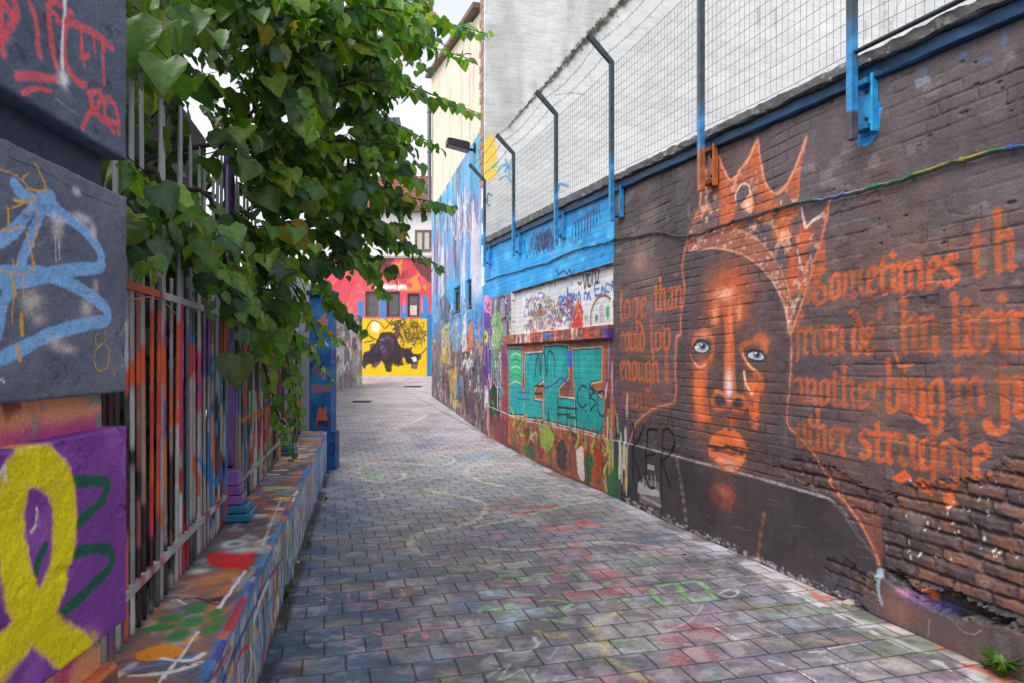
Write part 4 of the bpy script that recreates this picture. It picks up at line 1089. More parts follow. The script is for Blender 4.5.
mC = paint_mat('muralled_render', (.25, .08, .012, .96, .2), rough=.6, grain=.12, speck=.12, bumpd=.006, streak=.04)
house = empty('tall_house', (1.0, 17.0, 0))
tag(house, 'tall pale house with muralled lower front and a big whitewashed gable', 'house')
# the mural panel is cut round two slit windows by building it in strips of the canvas: recess instead
win = []
for q in ([(453.5, 289), (460, 285.5), (460, 312), (453.5, 315)], [(466.5, 282), (471.5, 279), (471.5, 308), (466.5, 310.5)]):
    p = Cc.conv(q)[0]; w, a_ = Cc.maskpoly(p, 0); Cc.d[w] -= a_ * .12; win.append(p); Cc.c[w] = Cc.c[w] * (1 - a_[..., None]) + np.array([.05, .06, .07]) * a_[..., None]
Cc.build('mural_front', mC, .16, house)
M_frame_d = plain('dark_window_frame', (.05, .05, .06), .5); M_glass_d = plain('dim_glass', (.03, .035, .045), .08, .2, 3, 0, spec=.6)
def wallbox(cv, u0, u1, v0, v1, d0, d1): return cv.O + cv.U * u0 + cv.V * v0 + cv.Nn * d0, cv.U * (u1 - u0), cv.V * (v1 - v0), cv.Nn * (d1 - d0)
def add_window(cv, u0, u1, v0, v1, d, parent, mf, mg, fw=.05, bars=0):
    f = MB()
    for (a, b_, c, e) in ((u0, u1, v0, v0 + fw), (u0, u1, v1 - fw, v1), (u0, u0 + fw, v0 + fw, v1 - fw), (u1 - fw, u1, v0 + fw, v1 - fw)): f.frame_box(*wallbox(cv, a, b_, c, e, d, d + .05), None, .006)
    for k in range(bars):
        uu = u0 + (u1 - u0) * (k + 1) / (bars + 1); f.frame_box(*wallbox(cv, uu - fw / 2, uu + fw / 2, v0 + fw, v1 - fw, d, d + .045))
    fo = f.build('window', mf, parent); g = MB(); g.frame_box(*wallbox(cv, u0 + fw * .5, u1 - fw * .5, v0 + fw * .5, v1 - fw * .5, d + .008, d + .02)); g.build('pane', mg, fo)
    return fo
for p in win:
    add_window(Cc, p[:, 0].min(), p[:, 0].max(), p[:, 1].min() + .05, p[:, 1].max() - .05, -.10, house, M_frame_d, M_glass_d, .05, 1)
# upper front, plaster with brown runs, quoin of bare brick at the near corner
def stained(name, base, stain, sc=1.0, amt=.55, top_dark=None, rough=.85):
    m, nt, b = new_mat(name); tc = N(nt, 'TexCoord'); o = tc.outputs['Object']
    n1 = N(nt, 'TexNoise', i_Scale=1.3 * sc, i_Detail=8.0, i_Roughness=.6); nt.links.new(o, n1.inputs['Vector'])
    mp = N(nt, 'Mapping'); mp.inputs['Scale'].default_value = (2.2 * sc, 2.2 * sc, .14 * sc); nt.links.new(o, mp.inputs[0])
    n2 = N(nt, 'TexNoise', i_Scale=1.6, i_Detail=8.0, i_Roughness=.65); nt.links.new(mp.outputs[0], n2.inputs['Vector'])
    n3 = N(nt, 'TexNoise', i_Scale=26.0, i_Detail=4.0); nt.links.new(o, n3.inputs['Vector'])
    c = mixc(nt, base, stain, math_n(nt, 'MULTIPLY', ramp(nt, n2.outputs[0], [(.48, 0.0), (.72, 1.0)]), amt))
    c = mixc(nt, c, stain, math_n(nt, 'MULTIPLY', ramp(nt, n1.outputs[0], [(.5, 0.0), (.75, 1.0)]), amt * .6))
    c = mixc(nt, c, ramp(nt, n3.outputs[0], [(.3, .88), (.7, 1.05)]), 1, 'MULTIPLY')
    nt.links.new(c, b.inputs['Base Color']); b.inputs['Roughness'].default_value = rough
    bp = N(nt, 'Bump', i_Strength=.6, i_Distance=.02); nt.links.new(math_n(nt, 'ADD', n3.outputs[0], math_n(nt, 'MULTIPLY', n1.outputs[0], 2.0)), bp.inputs['Height']); nt.links.new(bp.outputs[0], b.inputs['Normal'])
    return m
M_cream = stained('cream_plaster', (.80, .69, .54), (.40, .25, .16), 1.2, .75)
M_white = stained('old_whitewash', (.80, .80, .79), (.52, .50, .48), .6, .55)
M_brown = plain('brown_timber', (.16, .10, .07), .7, .35, 5, .4)
M_pipe = plain('grey_zinc', (.13, .15, .17), .45, .25, 5, .1, .5)
def fr(u, v, d): return Cc.O + Cc.U * u + Cc.V * v + Cc.Nn * d
mb = MB(); L = C_LEN
zt = lambda u: 8.45 + (L - u) / L * 1.75
vs = [fr(0, 6.122, .0), fr(L - .28, 6.122, .0), fr(L - .28, zt(L), .0), fr(0, zt(0), .0), fr(0, 6.122, -6), fr(L - .28, 6.122, -6), fr(L - .28, zt(L), -6), fr(0, zt(0), -6)]
mb.add(vs, [(0, 1, 2, 3), (5, 4, 7, 6), (4, 0, 3, 7), (1, 5, 6, 2), (3, 2, 6, 7), (4, 5, 1, 0)]); mb.build('upper_front', M_cream, house)
mb = MB(); vs = [fr(0, -.3, -.2), fr(L - .31, -.3, -.2), fr(L - .31, 6.1, -.2), fr(0, 6.1, -.2), fr(0, -.3, -6), fr(L - .31, -.3, -6), fr(L - .31, 6.1, -6), fr(0, 6.1, -6)]
mb.add(vs, [(0, 1, 2, 3), (5, 4, 7, 6), (4, 0, 3, 7), (1, 5, 6, 2), (3, 2, 6, 7), (4, 5, 1, 0)]); mb.build('rear_wall', M_cream, house)
mb = MB(); vs = []
for u in (-.3, L - .3):
    for d, dz in ((.16, 0), (.16, .10), (-6.3, .14), (-6.3, 0)): vs.append(fr(u, zt(u) + .004 + dz, d))
mb.add(vs, [(0, 1, 2, 3), (7, 6, 5, 4), (0, 4, 5, 1), (1, 5, 6, 2), (2, 6, 7, 3), (3, 7, 4, 0)]); mb.build('eave', M_brown, house)
mb = MB(); mb.tube([fr(.25, 6.2, .1), fr(.25, 9.4, .1)], .06, 10)
for z in (6.6, 7.8, 9.0): mb.tube([fr(.25, z, .1), fr(.25, z + .05, .1)], .075, 10)
mb.build('drainpipe', M_pipe, house)
mb = MB()
for k in range(26):
    wd = .34 if k % 2 else .24; mb.frame_box(fr(L - .281 - wd + .25, 4.95 + k * .152, .002), Cc.U * wd, Cc.V * .14, Cc.Nn * random.uniform(.012, .022), None, .006)
mb.build('quoin', plain('brown_brick', (.33, .20, .15), .9, .4, 5, .5, spots=(.55, .45, .38, 1)), house)
for (x, y) in ((472, 38), (471.5, 54)):
    p, t = Cc.px(x, y); c = fr(p[0], p[1], 0); hk = MB()
    hk.tube([c, c + Cc.Nn * .12, c + Cc.Nn * .17 + np.array([0, 0, -.05]), c + Cc.Nn * .20 + np.array([0, 0, .0]), c + Cc.Nn * .19 + np.array([0, 0, .05])], .012, 6); hk.build('hook', M_black, house)
# whitewashed gable: perpendicular to the front, facing the camera
G_O = np.array([-.533, 13.172, 0]); G_U = np.array([1, .249, 0]) / math.hypot(1, .249); G_N = np.cross(G_U, np.array(ZUP))
gu = np.concatenate([np.arange(0, 6, .02), np.arange(6, 17.01, .05)]); gv = np.arange(3.0, 11.6, .022)
G = Canvas(G_O, G_U, ZUP, gu, gv, (214, 214, 212), 1.0)
G.wash((198, 196, 193), .6, .5, .42, .66, 3); G.wash((150, 146, 140), .45, 1.6, .6, .7, 9, sstep(7, 9, G.VV), .5); G.wash((226, 226, 224), .6, .9, .5, .7, 5); G.wash((166, 162, 158), .5, 1.1, .56, .72, 7, None, .45)
crack = [(508, 128), (520, 113), (535, 97), (550, 80), (565, 62), (578, 48), (592, 33), (606, 18), (624, 0), (640, -18)]
G.P(crack + [(1100, -18), (1100, 330), (484, 330), (484, 150)], (226, 226, 226), .6, 2)
for i in range(260):
    k = random.random() * 9; a = np.array(crack[int(k)]); b_ = np.array(crack[min(int(k) + 1, 9)]); p = a + (b_ - a) * (k - int(k)); s = min(1, max(.25, (p[0] - 500) / 80))
    G.B(p[0] + random.gauss(0, 1.6 * s), p[1] + random.gauss(1, 2.2 * s), random.uniform(.8, 3.4) * s, random.uniform(.8, 3) * s, random.choice([(60, 60, 50), (90, 84, 74), (120, 112, 100), (50, 54, 40)]), .75, 2, .7)
G.S(crack, .8, (70, 66, 58), .9, .5, .8, .3)
for _ in range(60):
    k = random.random() * 9; a = np.array(crack[int(k)]); G.S([(a[0], a[1]), (a[0] + random.uniform(-1, 1), a[1] - random.uniform(8, 40))], random.uniform(1, 4), (190, 188, 184), .25, .9, .6)
for (x, y) in ((758, 16), (775, 17), (876, 60), (884, 20), (893, 66), (866, 30)):
    G.S([(x, y - 8), (x, y + 8)], 1.5, (170, 130, 100), .6, .8, .6, .4); G.S([(x, y + 6), (x + .5, y + 26)], 1, (196, 178, 166), .5, .8)
G.S([(880, -20), (888, 20), (900, 40), (884, 62)], .9, (150, 150, 155), .6, .6, .5); G.S([(905, -10), (890, 30), (896, 60)], .7, (150, 150, 155), .5, .6, .5)
G.P([(484, 140), (492, 133), (497, 150), (497, 172), (490, 182), (484, 178)], (244, 205, 70), .9, 1.6)
for k in range(8): G.S([(484, 140 + k * 5.5), (497, 144 + k * 5)], 1.4, (246, 210, 80), .7, .6, .5)
for q in ([(497, 172), (503, 165), (512, 168)], [(506, 160), (510, 175)], [(499, 180), (506, 176), (511, 182)], [(514, 158), (505, 172)], [(492, 168), (498, 162)]): G.S(q, 1.1, (80, 170, 205), .9, .6, .5)
G.S([(492, 196), (488, 194), (487, 203), (490, 206)], .8, (40, 120, 130), .9)
for q in ([(558, 190), (560, 184), (568, 186)], [(560, 199), (572, 203), (572, 194), (568, 198)]): G.S(q, 1.4, (60, 140, 190), .85, .5)
for _ in range(26):
    x = random.uniform(545, 700); y = 240 - (x - 545) * .45 - random.uniform(0, 30); G.S([(x, y), (x + random.uniform(10, 24), y - random.uniform(-3, 3))], random.uniform(.4, 1.6), (192, 188, 184), .5, .8, .8, .4)
G.S([(555, 95), (572, 93), (585, 95)], .5, (120, 110, 100), .7)
G.d += (fbm(G.UU * 1.4, G.VV * 1.4, 82, 5) - .5) * .05
mG = paint_mat('whitewash', (.24, .08, .012, .99, .12), rough=.85, grain=.05, speck=.05, bumpd=.008, streak=.03)
G.build('gable_wall', mG, .3, house)
# flashing ridge of the vanished roof, with moss
mb = MB(); pts = [G_O + G_U * q[0] + np.array(ZUP) * q[1] + G_N * .02 for q in G.conv(crack)[0]]
mb.tube(pts, [.006 + .008 * i / 9 for i in range(10)], 6)
for _ in range(420):
    k = (int(random.random() ** .7 * 14) + random.gauss(.5, .22)) / 14 * 8.8; k = min(8.79, max(0, k)); a = pts[int(k)]; p = a + (pts[int(k) + 1] - a) * (k - int(k)); s = .03 + .09 * random.random() * k / 9
    d = np.array([random.gauss(0, 1), -abs(random.gauss(0, .6)), random.gauss(0, 1)]); d /= np.linalg.norm(d); e = np.cross(d, (0.3, 1, .2)); e /= np.linalg.norm(e)
    mb.add([p, p + d * s + e * s * .2, p + d * s * 1.1 - e * s * .2], [(0, 1, 2)])
mb.build('mossy_flashing', plain('dry_moss', (.10, .10, .07), .95, .5, 20, .4), house)
# floodlight on the corner of the house
lamp = empty('wall_floodlight', fr(L - .3, 5.35, 0)); tag(lamp, 'black wedge-shaped floodlight on the corner of the tall house', 'lamp')
p, t = Cc.px(475, 150); c0 = fr(p[0], p[1], 0)
mb = MB(); d = Cc.Nn
mb.frame_box(c0 - Cc.U * .05 + np.array([0, 0, -.06]), Cc.U * .1, (0, 0, .2), d * .03, None, .006); mb.tube([c0 + d * .02, c0 + d * .16], .03, 8); mb.build('wall_plate', M_black, lamp)
mb = MB(); o = c0 + d * .13 - Cc.U * .15; up = np.array([0, 0, 1.0])
vs = []
for u in (0, .30):
    for dd, z in ((0, -.04), (0, .10), (.46, .17), (.46, .05)): vs.append(o + Cc.U * u + d * dd + up * z)
mb.add(vs, [(0, 1, 2, 3), (7, 6, 5, 4), (0, 4, 5, 1), (1, 5, 6, 2), (2, 6, 7, 3), (3, 7, 4, 0)])
for k in range(5): mb.frame_box(o + Cc.U * (.03 + k * .052) + d * .02 + up * .105, Cc.U * .012, d * .40 + up * .06, up * .03)
mb.build('housing', M_black, lamp)
mb = MB(); mb.add([o + Cc.U * .03 + d * .03 - up * .042, o + Cc.U * .27 + d * .03 - up * .042, o + Cc.U * .27 + d * .43 + up * .040, o + Cc.U * .03 + d * .43 + up * .040], [(0, 1, 2, 3)]); mb.build('lens', plain('frosted_lens', (.10, .10, .105), .2, .1), lamp)

# ================================================================ left: rusticated stone pier
P_U = unit(-.075, 1); P_O = np.array([-.975, .5, 0.0]); PL = 1.424
pu = np.concatenate([np.linspace(0, .78, 40)[:-1], np.arange(.78, PL, .0032), [PL]])
mPier = paint_mat('rough_painted_stone', None, rough=.62, grain=.14, speck=.2, bumpd=.007, pits=.3, streak=.04, scale=1.6)
pier = empty('stone_pier', (-1.3, 1.2, 0)); tag(pier, 'near stone gate pier of grey and purple blocks sprayed with ribbons', 'pier')


def block_canvas(v0, v1, base, u1=PL, rnd=.009, off=0.0, res=.0032):
    O = P_O + np.array([P_U[1], -P_U[0], 0]) * off
    us = pu[pu <= u1 + 1e-6]
    if u1 not in us: us = np.append(us[us < u1 - .001], u1)
    cv = Canvas(O, P_U, ZUP, us, np.arange(v0, v1 + res * .5, res), base, 2.0)
    e = np.minimum(np.minimum(cv.VV - v0, v1 - cv.VV), u1 - cv.UU)
    e = np.clip(e + (fbm(cv.UU * 40, cv.VV * 40, 5, 2) - .5) * .004, 0, rnd)
    e = np.clip(e - sstep(.72, .8, fbm(cv.UU * 14, cv.VV * 14, 15, 3)) * .008, 0, rnd)      # chipped arrises
    cv.d += -(rnd - np.sqrt(np.clip(rnd ** 2 - (rnd - e) ** 2, 0, None))) + (fbm(cv.UU * 40, cv.VV * 40, 6, 3) - .5) * .005 + (fbm(cv.UU * 5, cv.VV * 5, 7, 2) - .5) * .005
    return cv


k1 = block_canvas(2.155, 2.95, (68, 77, 96))
k1.wash((88, 98, 118), .5, 5, .45, .7, 3); k1.wash((50, 58, 78), .5, 3, .5, .7, 4)
RD = (196, 70, 78)
z1 = lambda q: [(x / 5.254, y / 5.254) for x, y in q]
for q in ([(10, -20), (-10, 130), (25, 285)], [(60, -20), (90, 60), (40, 170), (10, 220)], [(20, 20), (80, 90)], [(-10, 60), (20, 180)]): k1.S(z1(q), 4.8, RD, .75, .5, .5, .3)
for q, r in (([(145, -20), (185, 100), (212, 290)], 2.8), ([(265, -20), (258, 110), (278, 260), (300, 355)], 2.8), ([(300, 80), (250, 40), (290, 10), (380, 70)], 2.2), ([(355, 90), (340, 220), (345, 330), (400, 420), (450, 445)], 2.8),
             ([(300, 110), (400, 130), (500, 180), (590, 250)], 2.8), ([(425, 150), (430, 260), (445, 350)], 2.0), ([(425, 300), (465, 290)], 2.0), ([(490, 190), (500, 270)], 1.8), ([(545, 230), (540, 330), (552, 440)], 2.2),
             ([(95, 400), (180, 400), (300, 420)], 2.8), ([(120, 490), (190, 465), (265, 480)], 1.8),
             ([(470, 490), (530, 480), (520, 550), (470, 600), (440, 670)], 2.6), ([(480, 500), (490, 580), (560, 640), (600, 690)], 2.6), ([(550, 520), (600, 540), (620, 640), (560, 620), (550, 540)], 2.4), ([(620, 600), (625, 700)], 2.0)):
    k1.S(z1(q), r * 1.4, RD, .85, .5, .45, .3)
k1.S(z1([(345, -20), (335, 120), (328, 260), (330, 350), (342, 430)]), 2.4, (214, 220, 228), .9, .5, .5, .3); k1.B(64, 80, 5, 9, (220, 224, 230), .8, 2, .8)
k1.S(z1([(225, 70), (238, 100)]), 2.0, (70, 20, 30), .9); k1.S(z1([(610, 150), (640, 180)]), .7, (20, 22, 30), .9); k1.S(z1([(290, 520), (420, 605)]), .6, (130, 136, 150), .6)
k1.build('block', mPier, .2, pier)

k2 = block_canvas(1.505, 2.052, (77, 84, 99))
k2.wash((98, 100, 114), .5, 5, .45, .7, 8); k2.wash((58, 62, 78), .5, 3, .5, .7, 9)
z2 = lambda q: [(x / 4.877, 130 + y / 4.877) for x, y in q]; z3 = lambda q: [(x / 4.015, 260 + y / 4.015) for x, y in q]
LB = (100, 144, 190)
k2.S([(0, 154), (40, 170), (80, 192), (118, 207)], .7, (36, 38, 48), .8, .5, .6)
for q, r in (([(70, 265), (110, 310), (190, 350)], 6.5), ([(0, 540), (80, 480), (180, 360), (230, 330)], 7.5), ([(180, 340), (240, 320), (260, 370), (300, 410), (380, 460), (450, 530), (490, 600), (490, 660)], 6.5),
             ([(230, 350), (180, 470), (120, 600), (100, 690)], 7), ([(200, 360), (250, 380)], 10)): k2.S(z2(q), r, LB, .96, .16, .12)
for q in ([(410, -10), (400, 30), (300, 38), (180, 62), (100, 80), (-10, 85)], [(-10, 60), (60, 50), (200, 60), (330, 120), (420, 190), (428, 240), (340, 260), (200, 300), (80, 360), (-10, 400)], [(60, 60), (10, 190), (-10, 300)]):
    k2.S(z3(q), 7.2, LB, .96, .16, .12)
for (x, y, rx, ry) in ((280, 480, 30, 60), (290, 440, 40, 22), (400, 430, 40, 28), (455, 500, 16, 40), (375, 300, 20, 18)): k2.B(*z2([(x, y)])[0], rx / 4.9, ry / 4.9, (176, 172, 172), .75, 2.4, .9)
for p in ([(275, 520), (278, 640)], [(292, 520), (296, 630)]): k2.S(z2(p), .7, (182, 176, 172), .8, .5, .6)
for (x, y, rx, ry) in ((130, 170, 40, 50), (160, 240, 30, 30), (220, 330, 40, 30), (270, 360, 40, 20), (350, 200, 24, 40), (385, 100, 12, 30)): k2.B(*z3([(x, y)])[0], rx / 4, ry / 4, (184, 176, 168), .6, 2.2, 1.2)
GO = (186, 138, 20)
for q, r in (([(0, 490), (60, 485), (95, 470)], 1.1), ([(40, 380), (42, 470)], 1.6), ([(165, 160), (185, 190), (220, 270), (215, 300), (150, 290), (110, 240), (140, 210)], .8), ([(70, 340), (130, 350), (160, 320), (190, 400), (195, 500), (165, 570)], 1.3),
                ([(160, 350), (120, 420), (105, 480)], 1.0), ([(130, 500), (150, 570), (165, 680)], 1.2), ([(0, 190), (70, 215), (130, 270)], .7), ([(205, 235), (212, 295), (120, 285)], .9), ([(60, 380), (130, 350)], .8)): k2.S(z2(q), r, GO, .9, .4, .4)
for q, r in (([(0, 40), (60, 55), (120, 45), (140, 10)], .8), ([(45, 60), (55, 100), (60, 140)], 2.4), ([(52, 150), (50, 260)], .8), ([(90, 60), (95, 160)], .9), ([(85, 220), (90, 300)], 2.6), ([(70, 350), (80, 400)], 3.0), ([(50, 0), (60, 30), (80, 0)], .9),
             ([(380, 370), (385, 430), (410, 445), (435, 420), (440, 360), (415, 335), (382, 365)], .6), ([(390, 290), (395, 340)], .8), ([(425, 285), (420, 330)], .8), ([(455, 440), (460, 470)], .6)): k2.S(z3(q), r, GO, .85, .4, .4)
for q in ([(195, 440), (210, 405), (235, 395), (258, 420), (268, 460), (245, 492)], [(205, 490), (195, 530), (208, 540)], [(215, 450), (235, 460), (215, 480), (240, 490)]): k2.S(z3(q), .5, (30, 30, 38), .9, .3, .3)
k2.S(z3([(-10, 470), (20, 490)]), .9, (190, 200, 210), .8, .5, .5); k2.S([(0, 378), (60, 381), (122, 373)], .4, (100, 104, 116), .6, .5, .6)
k2.build('block', mPier, .2, pier)

k3 = block_canvas(.865, 1.41, (98, 50, 122))
k3.wash((86, 42, 114), .6, 4, .45, .65, 12); k3.wash((134, 84, 156), .45, 6, .52, .7, 13)
z4 = lambda q: [(x / 2.6, 420 + y / 2.6) for x, y in q]
GRN_D = (6, 74, 48)
for q in ([(150, 158), (200, 160), (275, 162), (268, 200), (240, 232), (195, 275)], [(160, 370), (200, 345), (250, 333), (290, 345), (285, 385), (240, 430), (200, 470), (150, 512)], [(90, 420), (100, 370), (118, 330)]): k3.S(z4(q), 6.2, GRN_D, .96, .3, .2)
YE = (200, 172, 12)
k3.S(z4([(-70, 700), (20, 600), (90, 520), (140, 440), (165, 340), (168, 230), (150, 150), (100, 118), (50, 135), (32, 220), (34, 330), (50, 430), (90, 510), (150, 575), (215, 620)]), 21, YE, 1, .22, .16)
k3.S(z4([(-70, 680), (30, 590), (100, 510)]), 22, YE, 1, .22, .2); k3.B(*z4([(230, 590)])[0], 10, 14, YE, .7, 2, 1.2)
for q in ([(85, 290), (100, 260), (98, 230)],): k3.S(z4(q), 1.6, (190, 200, 220), .8, .6, .7, .4)
k3.S(z4([(-5, 150), (12, 118), (15, 160)]), 1.6, (170, 176, 210), .8, .6, .5); k3.wash((206, 176, 24), .35, 30, .5, .7, 14, (k3.c[..., 0] > .4).astype(float))
k3.B(*z4([(40, 660)])[0], 14, 10, (80, 50, 110), .6)
k3.build('block', mPier, .2, pier)

cu_ = 1.392
kc = block_canvas(.54, 3.0, (40, 48, 64), cu_, .01, -.05, .006)
kc.lay((slice(None), slice(None)), sstep(1.75, 1.6, kc.VV), (196, 130, 92)); kc.wash((150, 50, 110), .9, 6, .42, .58, 15, sstep(1.47, 1.42, kc.VV)); kc.wash((60, 40, 44), .8, 7, .55, .62, 16, sstep(1.42, 1.5, kc.VV) * sstep(1.7, 1.6, kc.VV))
kc.wash((70, 130, 120), .7, 9, .6, .68, 17, sstep(1.7, 1.6, kc.VV)); kc.wash((206, 120, 80), .6, 4, .4, .6, 18, sstep(.9, .85, kc.VV))
kc.build('core', mPier, .4, pier)
kp = block_canvas(.551, .755, (58, 54, 66), 1.405, .012, -.012, .006); kp.lay((slice(None), slice(None)), sstep(.741, .75, kp.VV), (170, 92, 54)); kp.wash((150, 90, 70), .5, 5, .5, .65, 19)
kp.build('plinth', mPier, .3, pier)

# ================================================================ low wall with the painted ledge
L_U = np.array(unit(-.219, 1)); L_O = np.array([-.504 - .219 * 1.2, 1.2, 0]); LL = 8.65 * 1.0237; LZ = .55
lus = np.concatenate([np.arange(0, 4.2, .0085), np.arange(4.2, LL, .016), [LL]])
low_wall = empty('low_wall', (-1.5, 5, 0)); tag(low_wall, 'long low wall with a flat ledge covered in bright spray paint', 'low wall')
LV = np.cross(np.array(ZUP), L_U)
T = Canvas(L_O + np.array([0, 0, LZ]), L_U, LV, lus, np.arange(0, .47, .0075), (112, 96, 98), 1.3)
z6 = lambda q: [(100 + x / 3.365, 480 + y / 3.365) for x, y in q]
T.wash((150, 112, 92), .8, 2.2, .42, .6, 3); T.wash((84, 84, 100), .7, 3, .5, .62, 4); T.wash((186, 180, 178), .6, 5, .54, .66, 5, None, 9)
farm = sstep(3.4, 4.4, T.UU)
for _ in range(150):      # mottled far half
    u = random.uniform(3.4, LL); v = random.uniform(.02, .36); s = random.uniform(.03, .14)
    T.stroke_uv(np.array([(u, v), (u + random.uniform(-.08, .08), v + s)]), random.uniform(.015, .05), random.choice([(230, 150, 50), (240, 205, 90), (220, 60, 50), (70, 140, 200), (60, 60, 70), (200, 120, 90), (230, 220, 210), (110, 160, 180), (180, 60, 70), (90, 80, 100), (226, 120, 60)]), .85, .4, .4, .2)
for _ in range(46):
    u = random.uniform(.8, 3.4); v = random.uniform(.02, .4)
    T.stroke_uv(np.array([(u, v), (u + random.uniform(-.2, .2), v + random.uniform(-.15, .15))]), random.uniform(.008, .03), random.choice([(60, 60, 70), (214, 130, 60), (180, 90, 60), (220, 216, 210), (80, 110, 140), (130, 80, 70)]), .6, .6, .6, .3)
T.P(z6([(360, 250), (420, 235), (440, 250), (500, 240), (540, 236), (500, 262), (530, 268), (490, 300), (420, 300), (370, 285)]), (206, 30, 36), .95, 2)
T.B(*z6([(470, 215)])[0], 16, 5, (70, 70, 80), .9, 3); T.B(*z6([(450, 214)])[0], 14, 4, (226, 226, 228), .95, 3); T.B(*z6([(455, 214)])[0], 7, 2, (90, 100, 120), .9, 3); T.B(*z6([(490, 235)])[0], 18, 3, (220, 220, 224), .8)
GF = (44, 128, 62)
for (x, y, rx, ry) in ((310, 476, 15, 6.5), (325, 432, 11, 5), (390, 445, 9, 4), (238, 465, 13, 4), (200, 498, 18, 4), (380, 500, 11, 4.5), (265, 522, 13, 6), (400, 470, 9, 4)): T.B(*z6([(x, y)])[0], rx, ry, GF, .97, 5, .3)
T.P(z6([(120, 585), (200, 556), (280, 560), (270, 590), (190, 606), (130, 604)]), (228, 140, 30), .95, 1.5, curve=True); T.P(z6([(270, 545), (320, 525), (345, 532), (290, 552)]), (228, 150, 50), .9, 1.2)
T.B(*z6([(360, 345)])[0], 20, 8, (206, 130, 80), .8); T.B(*z6([(320, 380)])[0], 22, 8, (170, 110, 90), .7); T.B(*z6([(430, 320)])[0], 16, 5, (226, 140, 60), .8); T.B(*z6([(330, 308)])[0], 12, 3, (220, 220, 220), .9, 3); T.B(*z6([(390, 402)])[0], 14, 2.5, (36, 34, 40), .9, 3)
T.S(z6([(270, 405), (320, 396), (360, 410), (400, 420)]), 1.4, (36, 34, 40), .9, .4, .4); T.S(z6([(240, 408), (260, 402), (290, 418)]), 1.2, (220, 218, 216), .8)
for q in ([(90, 640), (200, 620), (330, 590)], [(100, 660), (230, 650), (340, 615)], [(210, 600), (300, 610), (350, 585)]): T.S(z6(q), 3.2, random.choice([(220, 222, 226), (70, 130, 190), (226, 226, 228)]), .85, .5, .5)
for q in ([(90, 655), (190, 648), (350, 616)], [(270, 672), (340, 630)]): T.S(z6(q), .5, (20, 22, 30), .9, .3, .3, curve=False)
T.S(z6([(610, 60), (545, 225)]), .9, (190, 200, 215), .7, .5, .4); T.S(z6([(490, 305), (400, 430)]), 1.6, (226, 224, 226), .9, .4, .4); T.S(z6([(330, 510), (260, 610), (190, 690)]), 1.5, (226, 224, 226), .9, .4, .4)
bl = sstep(.05, .02, T.VV + (T.n1 - .5) * .06) * sstep(.3, .5, fbm(T.UU * 2, T.VV * 2, 77, 3)); T.lay((slice(None), slice(None)), bl * .85, (54, 120, 172))
for _ in range(46):
    u = random.uniform(.6, LL); T.stroke_uv(np.array([(u, random.uniform(0, .03)), (u + random.uniform(.05, .4), random.uniform(-.01, .02))]), random.uniform(.008, .022), random.choice([(170, 40, 56), (60, 50, 140), (220, 214, 210), (40, 110, 170), (40, 60, 110), (200, 90, 60)]), .85, .4, .4); T.B(*z6([(478, 128)])[0], 8, 8, (40, 150, 190), .0)
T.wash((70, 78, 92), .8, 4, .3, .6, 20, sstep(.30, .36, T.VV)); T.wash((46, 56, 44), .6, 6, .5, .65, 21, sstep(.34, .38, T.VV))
T.wash((90, 112, 134), .75, 2.5, .4, .6, 22, sstep(7.4, 8.0, T.UU))
T.d += (fbm(T.UU * 12, T.VV * 12, 83, 4) - .5) * .012; e = np.clip(T.VV + .002, 0, .02); T.d += -(.02 - np.sqrt(np.clip(.02 ** 2 - (.02 - e) ** 2, 0, None)))
mL = paint_mat('layered_spray_paint', None, rough=.5, grain=.12, speck=.14, bumpd=.005, streak=0, spec=.4)
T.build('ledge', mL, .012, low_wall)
Fv = np.append(np.arange(-.06, LZ - .016, .0085), LZ - .0125)
F = Canvas(L_O, L_U, ZUP, lus, Fv, (160, 172, 188), 1.4)
F.wash((120, 140, 160), .6, 2, .45, .65, 6, None, 1); F.wash((214, 210, 206), .6, 3, .5, .65, 7, None, 1)
for _ in range(520):
    u = random.betavariate(1, 1.6) * LL; v = random.uniform(.05, LZ); l = random.uniform(.04, .3)
    F.stroke_uv(catmull(np.array([(u, v), (u + random.uniform(-.05, .05), v - l * .5), (u + random.uniform(-.04, .04), v - l)]), 3), random.uniform(.006, .03), random.choice([(190, 40, 50), (40, 110, 190), (60, 160, 90), (90, 60, 150), (230, 225, 220), (240, 170, 50), (30, 40, 60), (170, 190, 200), (70, 140, 180), (60, 110, 150), (120, 90, 80), (220, 120, 150), (40, 90, 130)]), .85, .35, .4, .15)
for q, c, r in (([(345, 683), (380, 600), (440, 490), (500, 360), (545, 280)], (176, 34, 52), 4.5), ([(355, 690), (400, 640), (440, 560)], (176, 34, 52), 3), ([(410, 700), (450, 590), (500, 480), (560, 350), (620, 260)], (70, 44, 140), 2.4), ([(460, 690), (470, 600), (500, 560), (495, 640), (485, 700)], (188, 44, 56), 3),
                ([(400, 690), (430, 600), (450, 560)], (44, 52, 110), 1.0), ([(420, 690), (450, 610), (470, 570)], (44, 52, 110), 1.0), ([(590, 330), (600, 280), (612, 240), (604, 350), (596, 390)], (54, 160, 80), 3), ([(520, 480), (545, 400), (570, 340)], (226, 226, 228), 3), ([(512, 560), (520, 500), (540, 520)], (210, 150, 60), 1.6),
                ([(560, 440), (580, 400), (590, 430)], (60, 140, 190), 2.4), ([(505, 560), (515, 600), (500, 680)], (224, 226, 230), 3), ([(530, 560), (535, 600), (520, 680)], (150, 160, 176), 3.4)): F.S(z6(q), r, c, .93, .35, .35)
